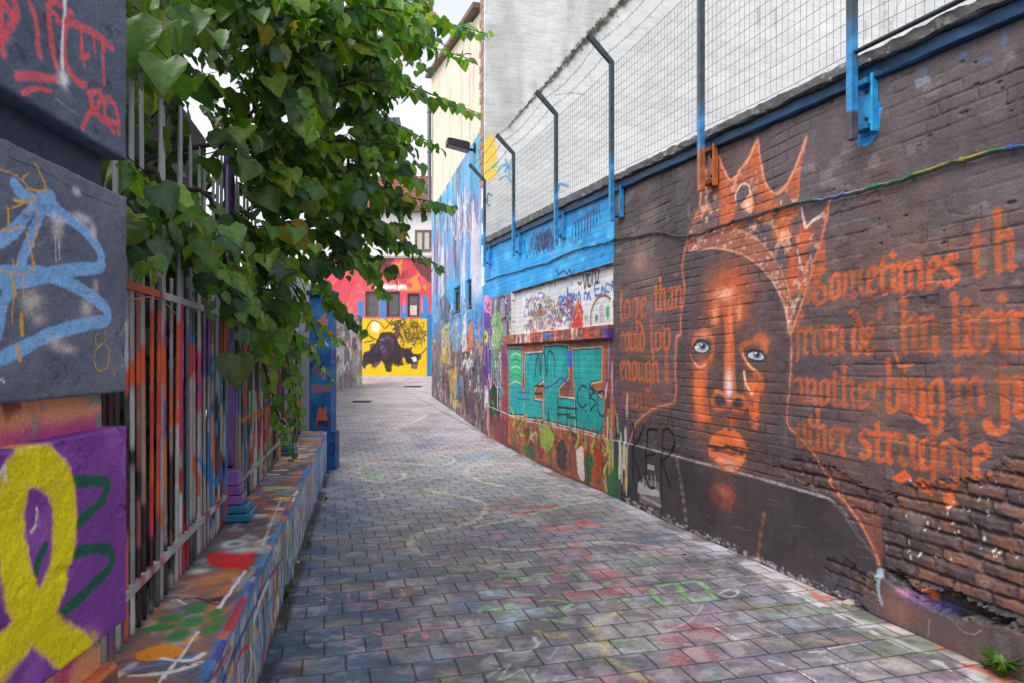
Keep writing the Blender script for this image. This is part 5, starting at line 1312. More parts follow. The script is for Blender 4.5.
F.lay((slice(None), slice(None)), sstep(.48, .52, F.VV + (F.n1 - .5) * .06) * .75 * sstep(.35, .5, fbm(F.UU * 2.5, F.VV, 78, 3)), (48, 116, 170)); F.wash((50, 130, 190), .6, 1.5, .46, .6, 24, sstep(3.5, 5, F.UU), .6)
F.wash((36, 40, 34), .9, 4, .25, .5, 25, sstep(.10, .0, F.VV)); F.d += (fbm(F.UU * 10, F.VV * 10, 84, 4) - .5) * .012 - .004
mF = paint_mat('dripping_spray_paint', None, rough=.5, grain=.12, speck=.14, bumpd=.005, streak=.1, spec=.4)
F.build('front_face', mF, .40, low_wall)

# ================================================================ railing of round bars, thick with paint
def rail_pt(y, out=0.0, z=0.0):
    p = np.array([-.87 - .219 * y, y]); n = np.array([.9768, .2139]); q = p + n * out; return np.array([q[0], q[1], z])


R_O = rail_pt(1.8); RLN = 8.0 * 1.0237
R = Canvas(R_O, L_U, ZUP, np.arange(0, RLN, .02), np.arange(.5, 2.05, .012), (156, 154, 158), 1.0)
for _ in range(90):
    u = random.uniform(0, RLN); R.stroke_uv(np.array([(u, .5), (u, 2.0)]), .035, random.choice([(30, 28, 30), (180, 180, 184), (120, 70, 60), (60, 60, 70), (150, 60, 60), (60, 90, 120), (150, 130, 110), (26, 26, 30)]), .8, .2, .3)
PAL = [(190, 190, 194), (170, 166, 164), (40, 36, 38), (150, 120, 110), (214, 84, 40), (30, 28, 30), (196, 196, 200), (190, 34, 70), (216, 40, 120), (44, 120, 180), (226, 190, 50), (60, 160, 90), (30, 30, 36), (170, 150, 120), (120, 70, 150), (206, 208, 210), (200, 60, 50), (24, 24, 30), (70, 150, 170)]
for _ in range(190):
    u = random.uniform(0, RLN); v = random.uniform(.75, 1.9); l = random.uniform(.15, .7)
    R.stroke_uv(np.array([(u, v), (u + random.uniform(-.1, .1), v - l)]), random.uniform(.03, .09), random.choice(PAL), .9, .2, .3)
for q, c, r in (([(126, 380), (150, 352), (166, 372), (170, 420)], (222, 92, 36), 9), ([(128, 372), (146, 372), (166, 352)], (222, 92, 36), 8), ([(176, 330), (178, 420)], (222, 92, 36), 7), ([(181, 306), (181, 400), (180, 440)], (210, 34, 120), 3.5), ([(189, 306), (190, 420)], (170, 30, 60), 3),
                ([(198, 390), (205, 366), (214, 390), (206, 420)], (30, 110, 170), 4), ([(210, 360), (222, 380), (216, 430)], (30, 130, 170), 4), ([(124, 430), (140, 480), (150, 560)], (30, 26, 30), 7), ([(150, 440), (160, 520)], (200, 100, 40), 6), ([(165, 440), (170, 540)], (206, 120, 50), 5), ([(180, 470), (188, 560)], (180, 30, 44), 6),
                ([(200, 460), (214, 480), (222, 470)], (40, 130, 190), 5), ([(228, 395), (229, 470)], (90, 180, 90), 3), ([(256, 390), (266, 440), (262, 470)], (196, 40, 90), 3), ([(240, 420), (260, 412), (280, 405)], (220, 130, 60), 2.5), ([(234, 380), (238, 460)], (130, 110, 170), 4)): R.S(q, r, c, .95, .15, .3)
mBar = paint_mat('paint_clotted_bars', None, rough=.42, grain=.1, speck=.2, bumpd=.002, streak=0, spec=.5, scale=2.5)
GREY = np.array([.42, .45, .48])


def bar(mb, y, ztop, r, n=7):
    zs = list(np.arange(.552, min(ztop, 2.06), .03)) + ([ztop - .09, ztop] if ztop > 2.2 else [ztop])
    base = rail_pt(y); lean = np.array([random.uniform(-.006, .006), random.uniform(-.008, .008), 0]); u = (y - 1.8) * 1.0237
    tone = random.uniform(.7, 1.1); edge = 1.86 + random.uniform(-.03, .12); vs = []; cs = []; fs = []
    off = random.uniform(-.015, .015)
    for i, z in enumerate(zs):
        rr = r * (1 + random.uniform(-.08, .14)); tip = i == len(zs) - 1
        if tip: rr = .003
        c = R.sample(np.array([u + off]), np.array([z]))[0]
        if z > edge: c = GREY * tone if (random.random() > .05) else c
        for k in range(n):
            a = 2 * PI * k / n; vs.append(base + lean * z + np.array([math.cos(a) * rr, math.sin(a) * rr, z])); cs.append(c)
    for i in range(len(zs) - 1):
        for k in range(n): fs.append((i * n + k, i * n + (k + 1) % n, (i + 1) * n + (k + 1) % n, (i + 1) * n + k))
    fs += [tuple(range(n))[::-1], tuple((len(zs) - 1) * n + k for k in range(n))]
    mb.add(vs, fs); mb.c[-len(vs):] = [tuple(c) for c in cs]


SECT = [(1.86, 4.34, 'near railing of tall round bars, orange and black sprayed, behind the near pier'), (4.58, 7.26, 'middle railing of round bars behind leaves, between the purple and teal footings'), (7.52, 9.68, 'far railing of round bars ending at the blue gate pillar')]
for y0, y1, lab in SECT:
    rl = empty('railing', rail_pt((y0 + y1) / 2, 0, LZ)); tag(rl, lab, 'railing', 'railings along the ledge')
    n = int((y1 - y0) / .071)
    for k in range(n + 1):
        y = y0 + (y1 - y0) * k / n; mb = MB(); tall = k % 2 == 0
        bar(mb, y, random.uniform(2.70, 2.92) if tall else random.uniform(1.96, 2.03), .0090 if tall else .0082)
        mesh_obj('bar', mb.v, mb.f, mBar, rl, np.array(mb.c), True)
    for zc, h in ((1.87, .030), (.73, .03)):
        mb = MB(); vs = []; cs = []; fs = []; m_ = 40
        for i in range(m_ + 1):
            y = y0 - .03 + (y1 - y0 + .06) * i / m_
            c = lin((206, 92, 46)) if (zc > 1 and y < 2.95) else lin((196, 200, 206)) if zc > 1 else (lin((170, 176, 184)) if fbm(np.array([y * 3]), np.array([1.0]), 7)[0] > .45 else lin(random.choice([(190, 80, 100), (150, 60, 70), (120, 170, 170), (200, 200, 205)])))
            for o, dz in ((-.008, -h / 2), (.016, -h / 2), (.016, h / 2), (-.008, h / 2)): vs.append(rail_pt(y, o, zc + dz)); cs.append(c)
        for i in range(m_):
            for a in range(4): fs.append((i * 4 + a, i * 4 + (a + 1) % 4, (i + 1) * 4 + (a + 1) % 4, (i + 1) * 4 + a))
        fs += [(3, 2, 1, 0), tuple(m_ * 4 + a for a in range(4))]
        mesh_obj('rail', vs, fs, mBar, rl, np.array(cs))
# string knotted on the near rail
mb = MB(); mb.tube(catmull(np.array([at(x, y, (594 / (362.4 - x)) * .992) for x, y in ((104, 280), (118, 294), (135, 299), (150, 297), (165, 303), (176, 314))]), 5), .003, 5)
tag(mb.build('cord', plain('pale_cord', (.55, .36, .25), .8)), 'thin pale cord looped along the orange rail of the near railing', 'cord')
# posts on stepped footings between the sections
for y, cp, cf1, cf2, lab in ((4.46, (110, 76, 150), (34, 130, 160), (128, 88, 158), 'purple round fence post on stepped teal and purple footing'), (7.39, (90, 84, 120), (60, 130, 150), (130, 160, 130), 'dull fence post on stepped teal and green footing, farther along')):
    po = empty('fence_post', rail_pt(y, 0, LZ)); tag(po, lab, 'fence post', 'fence posts between the railings')
    mb = MB(); zz = np.linspace(.9, 2.95, 26); mb.tube([rail_pt(y, 0, z) for z in zz], [.032 + random.uniform(-.001, .002) for _ in zz], 12)
    mb.c = [tuple(lin(cp) * random.uniform(.85, 1.1)) for _ in mb.v]; mesh_obj('pole', mb.v, mb.f, mBar, po, np.array(mb.c), True)
    z = .552
    for k, (w, h, c) in enumerate(((.30, .05, cf1), (.25, .05, cf1), (.19, .06, cf2), (.16, .06, cf2), (.13, .10, cf2))):
        mb = MB(); a = rail_pt(y - w * .42, -.09, z); mb.frame_box(a, L_U * w, np.array([.9768, .2139, 0]) * (.09 + w * .5), (0, 0, h - .003), tuple(lin(c) * random.uniform(.8, 1.2)), .008)
        mesh_obj('footing', mb.v, mb.f, mBar, po, np.array(mb.c)); z += h

# blue gate pillar and the end stub of the low wall
pf = Canvas((-2.925, 9.85, LZ - .6), (1, 0, 0), ZUP, np.linspace(0, .315, 40), np.linspace(0, 2.55, 180), (36, 104, 170), 1.0)
pf.wash((26, 70, 130), .6, 3, .45, .65, 3); pf.wash((70, 150, 200), .5, 5, .52, .66, 4); pf.P([(316, 425), (317, 414), (320, 406), (323, 412), (326, 405), (328, 425)], (214, 110, 60), .95, .6); pf.P([(317, 421), (328, 420), (328, 426), (317, 426)], (40, 44, 90), .95, .4)
pf.P([(318, 320), (326, 312), (328, 330), (320, 332)], (206, 120, 70), .8, 1); pf.S([(316, 345), (322, 340), (328, 346)], 1, (200, 220, 235), .8); pf.S([(314, 370), (326, 376)], 1.5, (190, 70, 80), .8); pf.P([(312, 385), (330, 385), (330, 392), (312, 392)], (200, 110, 60), .6, 1.5)
gp = empty('gate_pillar', (-2.77, 10.0, LZ)); tag(gp, 'square blue gate pillar with an orange flame motif at the far end of the ledge', 'pillar')
pf.build('shaft', mL, .30, gp); mb = MB(); mb.box((-2.96, 9.80, 2.502), (-2.575, 10.18, 2.58), None, .012); mb.build('cap', M_blue, gp)
ef = Canvas((-2.655, 9.72, -.05), (1, 0, 0), ZUP, np.linspace(0, .14, 16), np.linspace(0, .60, 50), (30, 96, 160), 1.0); ef.wash((20, 56, 110), .6, 4, .45, .6, 3)
ef.S([(329, 446), (332, 443), (334, 448), (332, 456), (329, 452)], .8, (20, 26, 60), .9)
st = ef.build('wall_stub', mL, .22); tag(st, 'short blue stub ending the low wall below the gate pillar', 'stub')
# yard behind the railing
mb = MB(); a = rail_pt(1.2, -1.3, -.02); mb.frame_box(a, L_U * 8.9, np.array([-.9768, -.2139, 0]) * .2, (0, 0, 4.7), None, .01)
tag(mb.build('yard_wall', plain('dark_brick', (.022, .024, .024), .9, .5, 4, .6)), 'dark wall at the back of the railed yard', 'wall')  # wall coloured near-black all over, filling the gaps behind the bars

# ================================================================ far end of the alley
W2O = np.array([-5.92, 21.9, .35]); W2U = np.array(unit(.35, 3.4))
fw = Canvas(W2O, W2U, ZUP, np.arange(0, 3.5, .03), np.arange(0, 2.85, .03), (170, 166, 172), 1.0)
fw.wash((120, 116, 130), .7, 1.5, .45, .62, 3); fw.wash((226, 222, 224), .7, 2.5, .52, .64, 4)
for _ in range(60): 
    x = random.uniform(332, 362); y = random.uniform(312, 388); scribble(fw, x, y, x + random.uniform(3, 9), y + random.uniform(4, 12), random.choice([(60, 56, 66), (150, 60, 80), (90, 130, 80), (90, 100, 150), (200, 170, 90), (230, 230, 232), (70, 64, 74)]), random.uniform(.4, 1), 5, .8)
fw.wash((110, 140, 80), .6, 3, .5, .62, 5, sstep(1.3, .4, fw.VV))
far_wall = empty('tagged_wall', (-5.0, 18, .3)); tag(far_wall, 'pale tagged wall beyond the blue pillar on the left', 'wall')
mW = paint_mat('tagged_render', None, rough=.7, bumpd=.01); fw.build('wall_face', mW, .3, far_wall)
mb = MB(); a = np.array([-3.12, 10.5, -.1]); d = np.array([-5.98, 21.85, 0]) - np.array([-3.12, 10.5, 0]); mb.frame_box(a, d, np.array([-.97, -.24, 0]) * .3, (0, 0, 2.9), None, .01); mb.build('side_stretch', stained('grey_render', (.42, .41, .42), (.2, .19, .2), 1), far_wall)

BY = 30.0
bx = lambda x: (x - CX) / FOC * BY
E = Canvas((-8.4, BY, .6), (1, 0, 0), ZUP, np.arange(0, 8.6, .028), np.arange(0, 5.45, .028), (206, 72, 86), 1.0)
E.wash((236, 130, 140), .5, 1, .45, .65, 3); E.wash((200, 60, 76), .6, 1.6, .5, .64, 4)
E.P([(372, 256), (395, 256), (385, 275), (374, 280)], (70, 40, 50), .8, 2); E.P([(410, 256), (440, 256), (440, 285), (428, 282), (414, 266)], (84, 50, 60), .85, 2)
for _ in range(7): scribble(E, 378 + _ * 4, 271, 384 + _ * 4, 278, (90, 40, 56), .4, 5, .8)
for _ in range(9): scribble(E, 376 + _ * 3.4, 285, 379 + _ * 3.4, 289, (244, 234, 230), .6, 5, .9)
E.P([(374, 291), (438, 291), (438, 318), (360, 318), (360, 296)], (200, 84, 96), .6, 1)
for q in ([(379, 296), (386, 294), (386, 318), (380, 318)], [(400, 306), (407, 304), (407, 318), (401, 318)], [(421, 297), (427, 296), (430, 320), (420, 318)], [(358, 302), (364, 300), (364, 318), (358, 318)]): E.P(q, (36, 130, 196), .95, 1.0)
for x in (388, 404, 422): E.S([(x, 300), (x, 312)], .9, (236, 110, 130), .9)
YL = (222, 182, 14)
E.P([(352, 318.5), (427, 318.5), (427, 382), (352, 382)], YL, 1, .3); E.P([(427, 314), (445, 314), (445, 382), (427, 382)], (40, 120, 170), 1, .5)
E.wash((222, 180, 10), .5, 2, .45, .6, 6, ((E.c[..., 2] < .1) & (E.c[..., 0] > .6)).astype(float))
zE = lambda q: [(355 + x / 4.27, 230 + y / 4.27) for x, y in q]
BKM = (44, 34, 44)
for _ in range(46):
    x = random.uniform(40, 275); y = random.gauss(535, 26)
    E.P(zE([(x - random.uniform(6, 22), y - random.uniform(4, 22)), (x + random.uniform(4, 22), y - random.uniform(4, 24)), (x + random.uniform(6, 20), y + random.uniform(4, 22)), (x - random.uniform(4, 18), y + random.uniform(6, 30))]), random.choice([BKM, BKM, (60, 46, 58), (34, 28, 36), (88, 70, 92)]), .9, .8)
for _ in range(40):
    x = random.uniform(150, 290); y = random.uniform(385, 480); r = random.uniform(5, 18)
    E.S(zE([(x, y), (x + r, y - r * .6), (x + r * 1.4, y + r * .5), (x + r * .4, y + r)]), random.uniform(.25, .6), (60, 48, 36), .85, .3, .5)
for q in ([(60, 520), (95, 470), (110, 440), (150, 435), (175, 450), (190, 490), (230, 520), (270, 540), (265, 570), (225, 565), (210, 545), (180, 570), (160, 575), (155, 605), (130, 600), (120, 560), (80, 565), (50, 550), (45, 590), (30, 580), (35, 530)],): E.P(zE(q), BKM, .97, .6, curve=True)
E.P(zE([(104, 500), (114, 462), (140, 450), (164, 468), (166, 508), (146, 530), (118, 532)]), (84, 68, 92), .8, 1.6)
for _ in range(14): E.S(zE([(random.uniform(105, 150), random.uniform(455, 520)), (random.uniform(120, 165), random.uniform(455, 520)), (random.uniform(120, 165), random.uniform(480, 540))]), random.uniform(.3, .8), random.choice([(48, 36, 54), (48, 36, 54), (124, 104, 130)]), .85)
E.P(zE([(165, 400), (185, 395), (195, 440), (180, 470)]), (70, 50, 64), .9, .6); E.P(zE([(240, 545), (258, 540), (266, 560), (250, 565)]), (216, 216, 200), .9, .5)
E.B(*zE([(88, 412)])[0], 4.6, 6, (240, 236, 200), 1, 5, .2)
for q in ([(60, 400), (80, 385), (110, 400), (130, 420), (160, 380)], [(35, 440), (60, 450), (80, 470), (40, 480)], [(60, 400), (50, 430), (70, 460), (100, 470)], [(200, 400), (215, 440), (235, 430), (245, 400), (270, 400)], [(215, 440), (225, 480), (245, 460), (255, 440)], [(190, 440), (210, 480), (200, 520), (240, 530), (280, 530), (305, 505)],
          [(230, 470), (260, 462), (290, 466)], [(235, 400), (250, 415), (275, 410), (285, 430)], [(130, 380), (150, 400), (170, 390)], [(250, 490), (256, 500)]): E.S(zE(q), .55, (50, 40, 30), .9, .3, .4)
for _ in range(24): scribble(E, *zE([(random.uniform(195, 295), random.uniform(380, 500))])[0], *zE([(random.uniform(195, 295), random.uniform(380, 500))])[0], (60, 50, 36), .3, 4, .5)
fbld = empty('corner_building', (-4, 30, .7)); tag(fbld, 'building closing the alley, yellow mural below and pink storey above', 'building')
mE = paint_mat('flat_mural', None, rough=.65, bumpd=.01, grain=.08, speck=.06, streak=.06)
def e_rec(x0, y0, x1, y1):
    p = E.conv([(x0, y0), (x1, y0), (x1, y1), (x0, y1)])[0]; w, a_ = E.maskpoly(p, 0); E.d[w] -= a_ * .14; E.c[w] = E.c[w] * (1 - a_[..., None]) + .05 * a_[..., None]; return p
ew = [e_rec(366, 292, 378.5, 317), e_rec(387, 292, 399.5, 317), e_rec(407.5, 294, 419, 317)]
E.build('mural_front', mE, .4, fbld)
for k, p in enumerate(ew): add_window(E, p[:, 0].min(), p[:, 0].max(), p[:, 1].min() + .02, p[:, 1].max(), -.12, fbld, M_frame_d if k else M_brown, plain('grey_pane', (.10, .10, .11), .25, .3, 3, 0), .07, 0)
mb = MB(); p = ew[2]; mb.frame_box(*wallbox(E, p[:, 0].min() + .1, p[:, 0].max() - .1, p[:, 1].min() + .08, p[:, 1].min() + .52, -.08, -.065)); mb.build('notice', plain('pinned_paper', (.62, .50, .45), .8), fbld)
mb = MB(); mb.box((-8.4, BY + .002, 6.052), (.2, BY + 6, 8.0), None, .0); mb.box((-8.4, BY + .402, .3), (.2, BY + 6, 6.05)); mb.build('upper_wall', stained('white_render', (.78, .77, .75), (.5, .48, .46), .8, .4), fbld)
mb = MB(); mb.box((-8.4, BY - .05, 5.98), (.2, BY - .002, 6.10), None, .01); mb.build('string_course', plain('grey_string_course', (.35, .33, .33), .8), fbld)
y_ = BY - .05
U2 = Canvas((bx(415), BY - .0, 6.3), (1, 0, 0), ZUP, np.array([0, 1.0]), np.array([0, 1.0]), (100, 100, 100))
add_window(U2, 0, .72, -.02, .92, .004, fbld, M_brown, plain('net_curtain', (.5, .48, .45), .5, .1), .09, 1)
mb = MB(); mb.box((-8.6, BY - .3, 8.0), (.4, BY + .0, 8.12), None, .01); mb.build('gutter', M_brown, fbld)
m_tile, nt, b = new_mat('red_roof_tiles'); tc = N(nt, 'TexCoord'); bt = N(nt, 'TexBrick', offset=.5, i_Scale=1.0); bt.inputs['Brick Width'].default_value = .25; bt.inputs['Row Height'].default_value = .3; bt.inputs['Mortar Size'].default_value = .03
bt.inputs['Color1'].default_value = (.27, .075, .05, 1); bt.inputs['Color2'].default_value = (.20, .055, .045, 1); bt.inputs['Mortar'].default_value = (.05, .02, .018, 1); nt.links.new(tc.outputs['Object'], bt.inputs['Vector']); nt.links.new(bt.outputs[0], b.inputs['Base Color']); b.inputs['Roughness'].default_value = .8
mb = MB(); vs = [(-8.6, BY - .28, 8.14), (.4, BY - .28, 8.14), (.4, BY + 3, 10.4), (-8.6, BY + 3, 10.4), (-8.6, BY + 6.3, 8.14), (.4, BY + 6.3, 8.14)]
mb.add(vs, [(0, 1, 2, 3), (3, 2, 5, 4), (1, 5, 2), (0, 3, 4), (0, 4, 5, 1)]); mb.build('roof', m_tile, fbld)
b2 = empty('distant_house', (-8.2, 41, 1)); tag(b2, 'pale distant house with a slate grey roof glimpsed through the leaves', 'house')
mb = MB(); mb.box((-12.5, 39, .9), (-7.1, 46, 15.2)); mb.build('wall', M_white, b2)
mb = MB(); mb.add([(-12.8, 38.8, 15.21), (-7.0, 38.8, 15.21), (-7.0, 42.5, 16.6), (-12.8, 42.5, 16.6), (-12.8, 46.2, 15.21), (-7.0, 46.2, 15.21)], [(0, 1, 2, 3), (3, 2, 5, 4), (1, 5, 2), (0, 3, 4), (0, 4, 5, 1)]); mb.build('roof', plain('grey_slate', (.10, .115, .13), .6), b2)
for x in (-11, -9): mb = MB(); mb.box((x, 38.94, 11.5), (x + .9, 38.99, 13.2), None, .01); mb.build('window', M_frame_d, b2)

# ================================================================ pavement
class Ground(Canvas):
    def px(self, x, y):
        y = max(y, HY + 6.0); t = CAMZ * FOC / (y - HY)
        for _ in range(30): t = .5 * t + .5 * (CAMZ - float(ground_z(t))) * FOC / (y - HY)
        return np.array([(x - CX) / FOC * t, t]), t


def steps(stops):
    out = []
    for a, b, s in stops: out += list(np.arange(a, b - 1e-6, s))
    return np.array(out + [stops[-1][1]])


gx = steps([(-60, -8, 4), (-8, -3, .25), (-3, -2.2, .04), (-2.2, 2.9, .0125), (2.9, 4, .1), (4, 8, 1), (8, 60, 4)])
gy = steps([(-20, 0, 2), (0, 2.6, .1), (2.6, 5.2, .0105), (5.2, 8, .02), (8, 12, .04), (12, 32, .12), (32, 50, 1), (50, 140, 6)])
Gd = Ground((0, 0, 0), (1, 0, 0), (0, 1, 0), gx, gy, (105, 103, 115), 1.0)
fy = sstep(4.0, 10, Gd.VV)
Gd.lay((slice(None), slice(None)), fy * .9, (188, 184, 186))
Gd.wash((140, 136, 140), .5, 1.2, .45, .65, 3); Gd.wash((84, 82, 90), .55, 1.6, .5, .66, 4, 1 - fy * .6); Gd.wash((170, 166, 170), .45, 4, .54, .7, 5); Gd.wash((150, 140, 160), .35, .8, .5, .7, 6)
# blue wash along the ledge
xl = Gd.UU - (-.504 - .219 * Gd.VV)
Gd.wash((44, 104, 150), .85, 1.6, .2, .55, 8, sstep(.95, .15, xl) * sstep(9.8, 7.5, Gd.VV)); Gd.wash((60, 120, 150), .35, 1.2, .45, .6, 9, sstep(1.3, .5, xl) * sstep(8, 5, Gd.VV))
for _ in range(560):      # faded chalk dust everywhere
    x = random.uniform(270, 1000); y = random.uniform(400, 690)
    if x > 600 + (y - 490) / .448: continue
    Gd.B(x, y, random.uniform(5, 34), random.uniform(2, 6), random.choice([(190, 188, 196), (186, 140, 170), (130, 160, 186), (180, 166, 130), (170, 116, 126), (100, 130, 160), (196, 190, 190), (84, 82, 96), (120, 110, 150), (140, 170, 140)]), random.uniform(.3, .7), 2, 1.3)
for _ in range(120):
    x = random.uniform(335, 600); y = random.uniform(392, 470)
    Gd.S([(x, y), (x + random.uniform(-30, 30), y + random.uniform(-4, 4))], random.uniform(.6, 2), random.choice([(206, 200, 192), (200, 180, 170), (190, 196, 200), (150, 146, 150), (206, 196, 160)]), .45, .7, .7, .5)
z8g = lambda q: [(320 + x / 3.2, 400 + y / 3.2) for x, y in q]; z6g = lambda q: [(450 + x / 3.793, 540 + y / 3.793) for x, y in q]; z5g = lambda q: [(250 + x / 4.096, 540 + y / 4.096) for x, y in q]; z7g = lambda q: [(700 + x / 3.16, 540 + y / 3.16) for x, y in q]
CRM = (216, 208, 182)
for q, r in (([(120, 235), (130, 215), (190, 200), (300, 205), (380, 212), (430, 190), (350, 170)], 2.2), ([(270, 235), (255, 255), (180, 262), (120, 245)], 2.4), ([(680, 205), (560, 205), (480, 215), (470, 240), (520, 262), (580, 275)], 2.6), ([(340, 290), (430, 305), (510, 325), (530, 350), (500, 385), (440, 405), (380, 412)], 3.2),
             ([(380, 412), (310, 430), (290, 465), (330, 495)], 4), ([(500, 405), (600, 385), (760, 345), (910, 315)], 3.0), ([(520, 470), (640, 480), (760, 470), (900, 455), (1010, 460)], 3.2), ([(160, 320), (200, 310), (190, 290)], 2), ([(240, 90), (300, 70), (340, 50)], 1.8), ([(50, 60), (120, 90), (250, 95)], 1.2), ([(180, 110), (210, 125), (190, 135)], 1.4)):
    Gd.S(z8g(q), r, CRM, .85, .5, .6, .35)
Gd.P(z8g([(135, 240), (180, 228), (205, 245), (160, 255)]), (130, 190, 120), .6, 3); Gd.B(*z8g([(510, 182)])[0], 12, 4, (120, 160, 200), .6)
for q in ([(700, 405), (800, 400), (840, 378), (870, 385), (860, 395), (940, 400), (850, 405), (830, 415), (720, 418)], [(600, 365), (700, 340), (770, 335), (740, 350), (640, 370)]): Gd.P(z8g(q), (226, 84, 86), .72, 2.2, .5)
Gd.B(*z8g([(560, 345)])[0], 16, 3, (216, 130, 130), .5); Gd.B(*z8g([(575, 435)])[0], 6, 3, (226, 150, 180), .8)
# near chalk: green, red, yellow, white, pink
GR = (136, 204, 112)
for q, r in (([(180, 155), (200, 135), (270, 140), (280, 158), (190, 158)], 3), ([(110, 280), (130, 245), (180, 270), (230, 240), (240, 265), (150, 265)], 2.4), ([(340, 230), (380, 225), (460, 240), (400, 270), (370, 250)], 2.2), ([(300, 140), (350, 130), (400, 125)], 2.6), ([(430, 130), (490, 125), (520, 150)], 2), ([(725, 185), (760, 190), (800, 240), (840, 235)], 2.8),
             ([(790, 175), (860, 170), (900, 225), (980, 220)], 2.8), ([(860, 165), (940, 158), (1010, 220)], 2.8), ([(745, 105), (775, 100), (770, 110)], 2), ([(580, 170), (610, 160)], 2.6), ([(640, 230), (670, 225)], 3), ([(350, 300), (420, 310)], 2.2)): Gd.S(z6g(q), r, GR, .82, .5, .5, .35)
RC = (196, 92, 98)
for (x, y, rx, ry, o) in ((580, 125, 13, 6, .8), (520, 60, 7, 4, .75), (470, 18, 9, 4, .7), (650, 190, 30, 6, .6), (470, 210, 22, 6, .6), (300, 230, 14, 5, .4), (900, 330, 24, 5, .5), (840, 375, 18, 6, .5), (860, 450, 16, 7, .55), (960, 430, 26, 7, .6), (980, 350, 20, 6, .55), (200, 165, 24, 3, .5), (400, 140, 10, 6, .5), (350, 25, 8, 4, .5)): Gd.B(*z6g([(x, y)])[0], rx, ry, RC, o, 2.4, .9)
for q, r in (([(640, 275), (590, 300), (540, 340), (580, 370), (590, 430), (640, 475), (740, 525)], 5), ([(0, 110), (90, 112), (200, 95), (270, 85), (330, 65), (400, 40)], 3.4), ([(460, 410), (530, 395), (590, 400)], 4), ([(330, 350), (400, 370), (440, 360)], 3.4)): Gd.S(z6g(q), r, (206, 188, 128), .62, .5, .8, .5)
for q, r in (([(680, 15), (760, 22), (850, 38)], 2.6), ([(0, 440), (60, 430), (130, 435)], 2)): Gd.S(z6g(q), r, (230, 160, 186), .7, .5, .6, .4)
for (x, y, rx, ry) in ((165, 200, 13, 4), (70, 240, 18, 5), (230, 310, 10, 8), (300, 265, 18, 6)): Gd.B(*z6g([(x, y)])[0], rx, ry, (176, 206, 222) if x != 70 else (84, 118, 176), .75, 2.4, .8)
for q, r in (([(960, 245), (920, 300), (820, 350)], 1), ([(140, 520), (225, 470), (190, 530), (280, 490), (300, 530), (330, 490)], 1.3), ([(390, 540), (420, 515), (540, 530)], 1.5), ([(320, 370), (330, 400), (280, 425), (190, 420)], 2.2), ([(360, 440), (378, 448), (410, 405)], .8), ([(150, 465), (185, 470)], 1)): Gd.S(z6g(q), r, (212, 212, 214), .75, .5, .6, .4)
PKc = (220, 140, 176)
for q, r in (([(285, 205), (330, 212), (300, 228), (330, 245), (290, 248)], 1.0), ([(380, 205), (412, 203), (400, 205), (405, 248), (385, 252), (425, 250)], 1.0), ([(440, 215), (445, 240)], .9), ([(490, 210), (495, 240), (520, 238)], .9), ([(500, 225), (530, 222)], .9), ([(490, 185), (560, 185), (620, 205), (625, 235), (580, 255), (520, 245)], 1.0), ([(480, 285), (530, 275)], 1.4),
             ([(385, 380), (450, 400), (400, 425), (480, 450), (400, 455)], 1.2), ([(500, 380), (545, 395), (550, 460), (575, 465)], 1.2), ([(560, 410), (640, 405), (690, 350), (740, 345)], 1.4), ([(600, 440), (650, 430)], 1.4), ([(750, 370), (880, 372), (930, 395), (950, 435), (1010, 430)], 1.0), ([(700, 460), (760, 500), (840, 480), (960, 465)], 1.2), ([(850, 425), (855, 440)], 1.6), ([(640, 380), (700, 365), (720, 400)], 3)): Gd.S(z5g(q), r, PKc, .95, .4, .4, .2)
Gd.P(z5g([(268, 130), (395, 128), (400, 160), (270, 165)]), (60, 98, 156), .8, 1.5); Gd.P(z5g([(190, 95), (245, 95), (262, 125), (180, 125)]), (44, 96, 170), .8, 2); Gd.P(z5g([(160, 170), (202, 170), (200, 208), (155, 208)]), (50, 110, 180), .75, 2); Gd.P(z5g([(470, 295), (620, 290), (630, 335), (475, 342)]), (70, 96, 140), .7, 2.5)
Gd.B(*z5g([(570, 140)])[0], 22, 6, (96, 126, 180), .55); Gd.B(*z5g([(900, 265)])[0], 20, 6, (100, 120, 160), .5); Gd.B(*z5g([(240, 440)])[0], 22, 9, (40, 40, 46), .75, 2, .9); Gd.B(*z5g([(160, 540)])[0], 22, 5, (42, 46, 54), .75, 2, .9); Gd.B(*z5g([(545, 500)])[0], 14, 5, (56, 54, 60), .6, 2, .9)
Gd.B(*z5g([(640, 570)])[0], 20, 4, (70, 150, 160), .6); Gd.B(*z5g([(820, 560)])[0], 14, 8, (206, 196, 176), .6); Gd.B(*z5g([(640, 215)])[0], 8, 5, (206, 130, 90), .5)
for q, r in (([(40, 275), (90, 300), (145, 328)], 1.1), ([(165, 265), (260, 305)], 1.1), ([(345, 355), (400, 352), (380, 360), (430, 390)], 1.2), ([(220, 380), (290, 405), (370, 450)], 1.4), ([(440, 395), (510, 430)], .8), ([(400, 345), (540, 320)], 1), ([(60, 170), (90, 158), (120, 165), (100, 180), (60, 172)], 1.2)): Gd.S(z7g(q), r, (222, 222, 226), .85, .4, .6, .3)
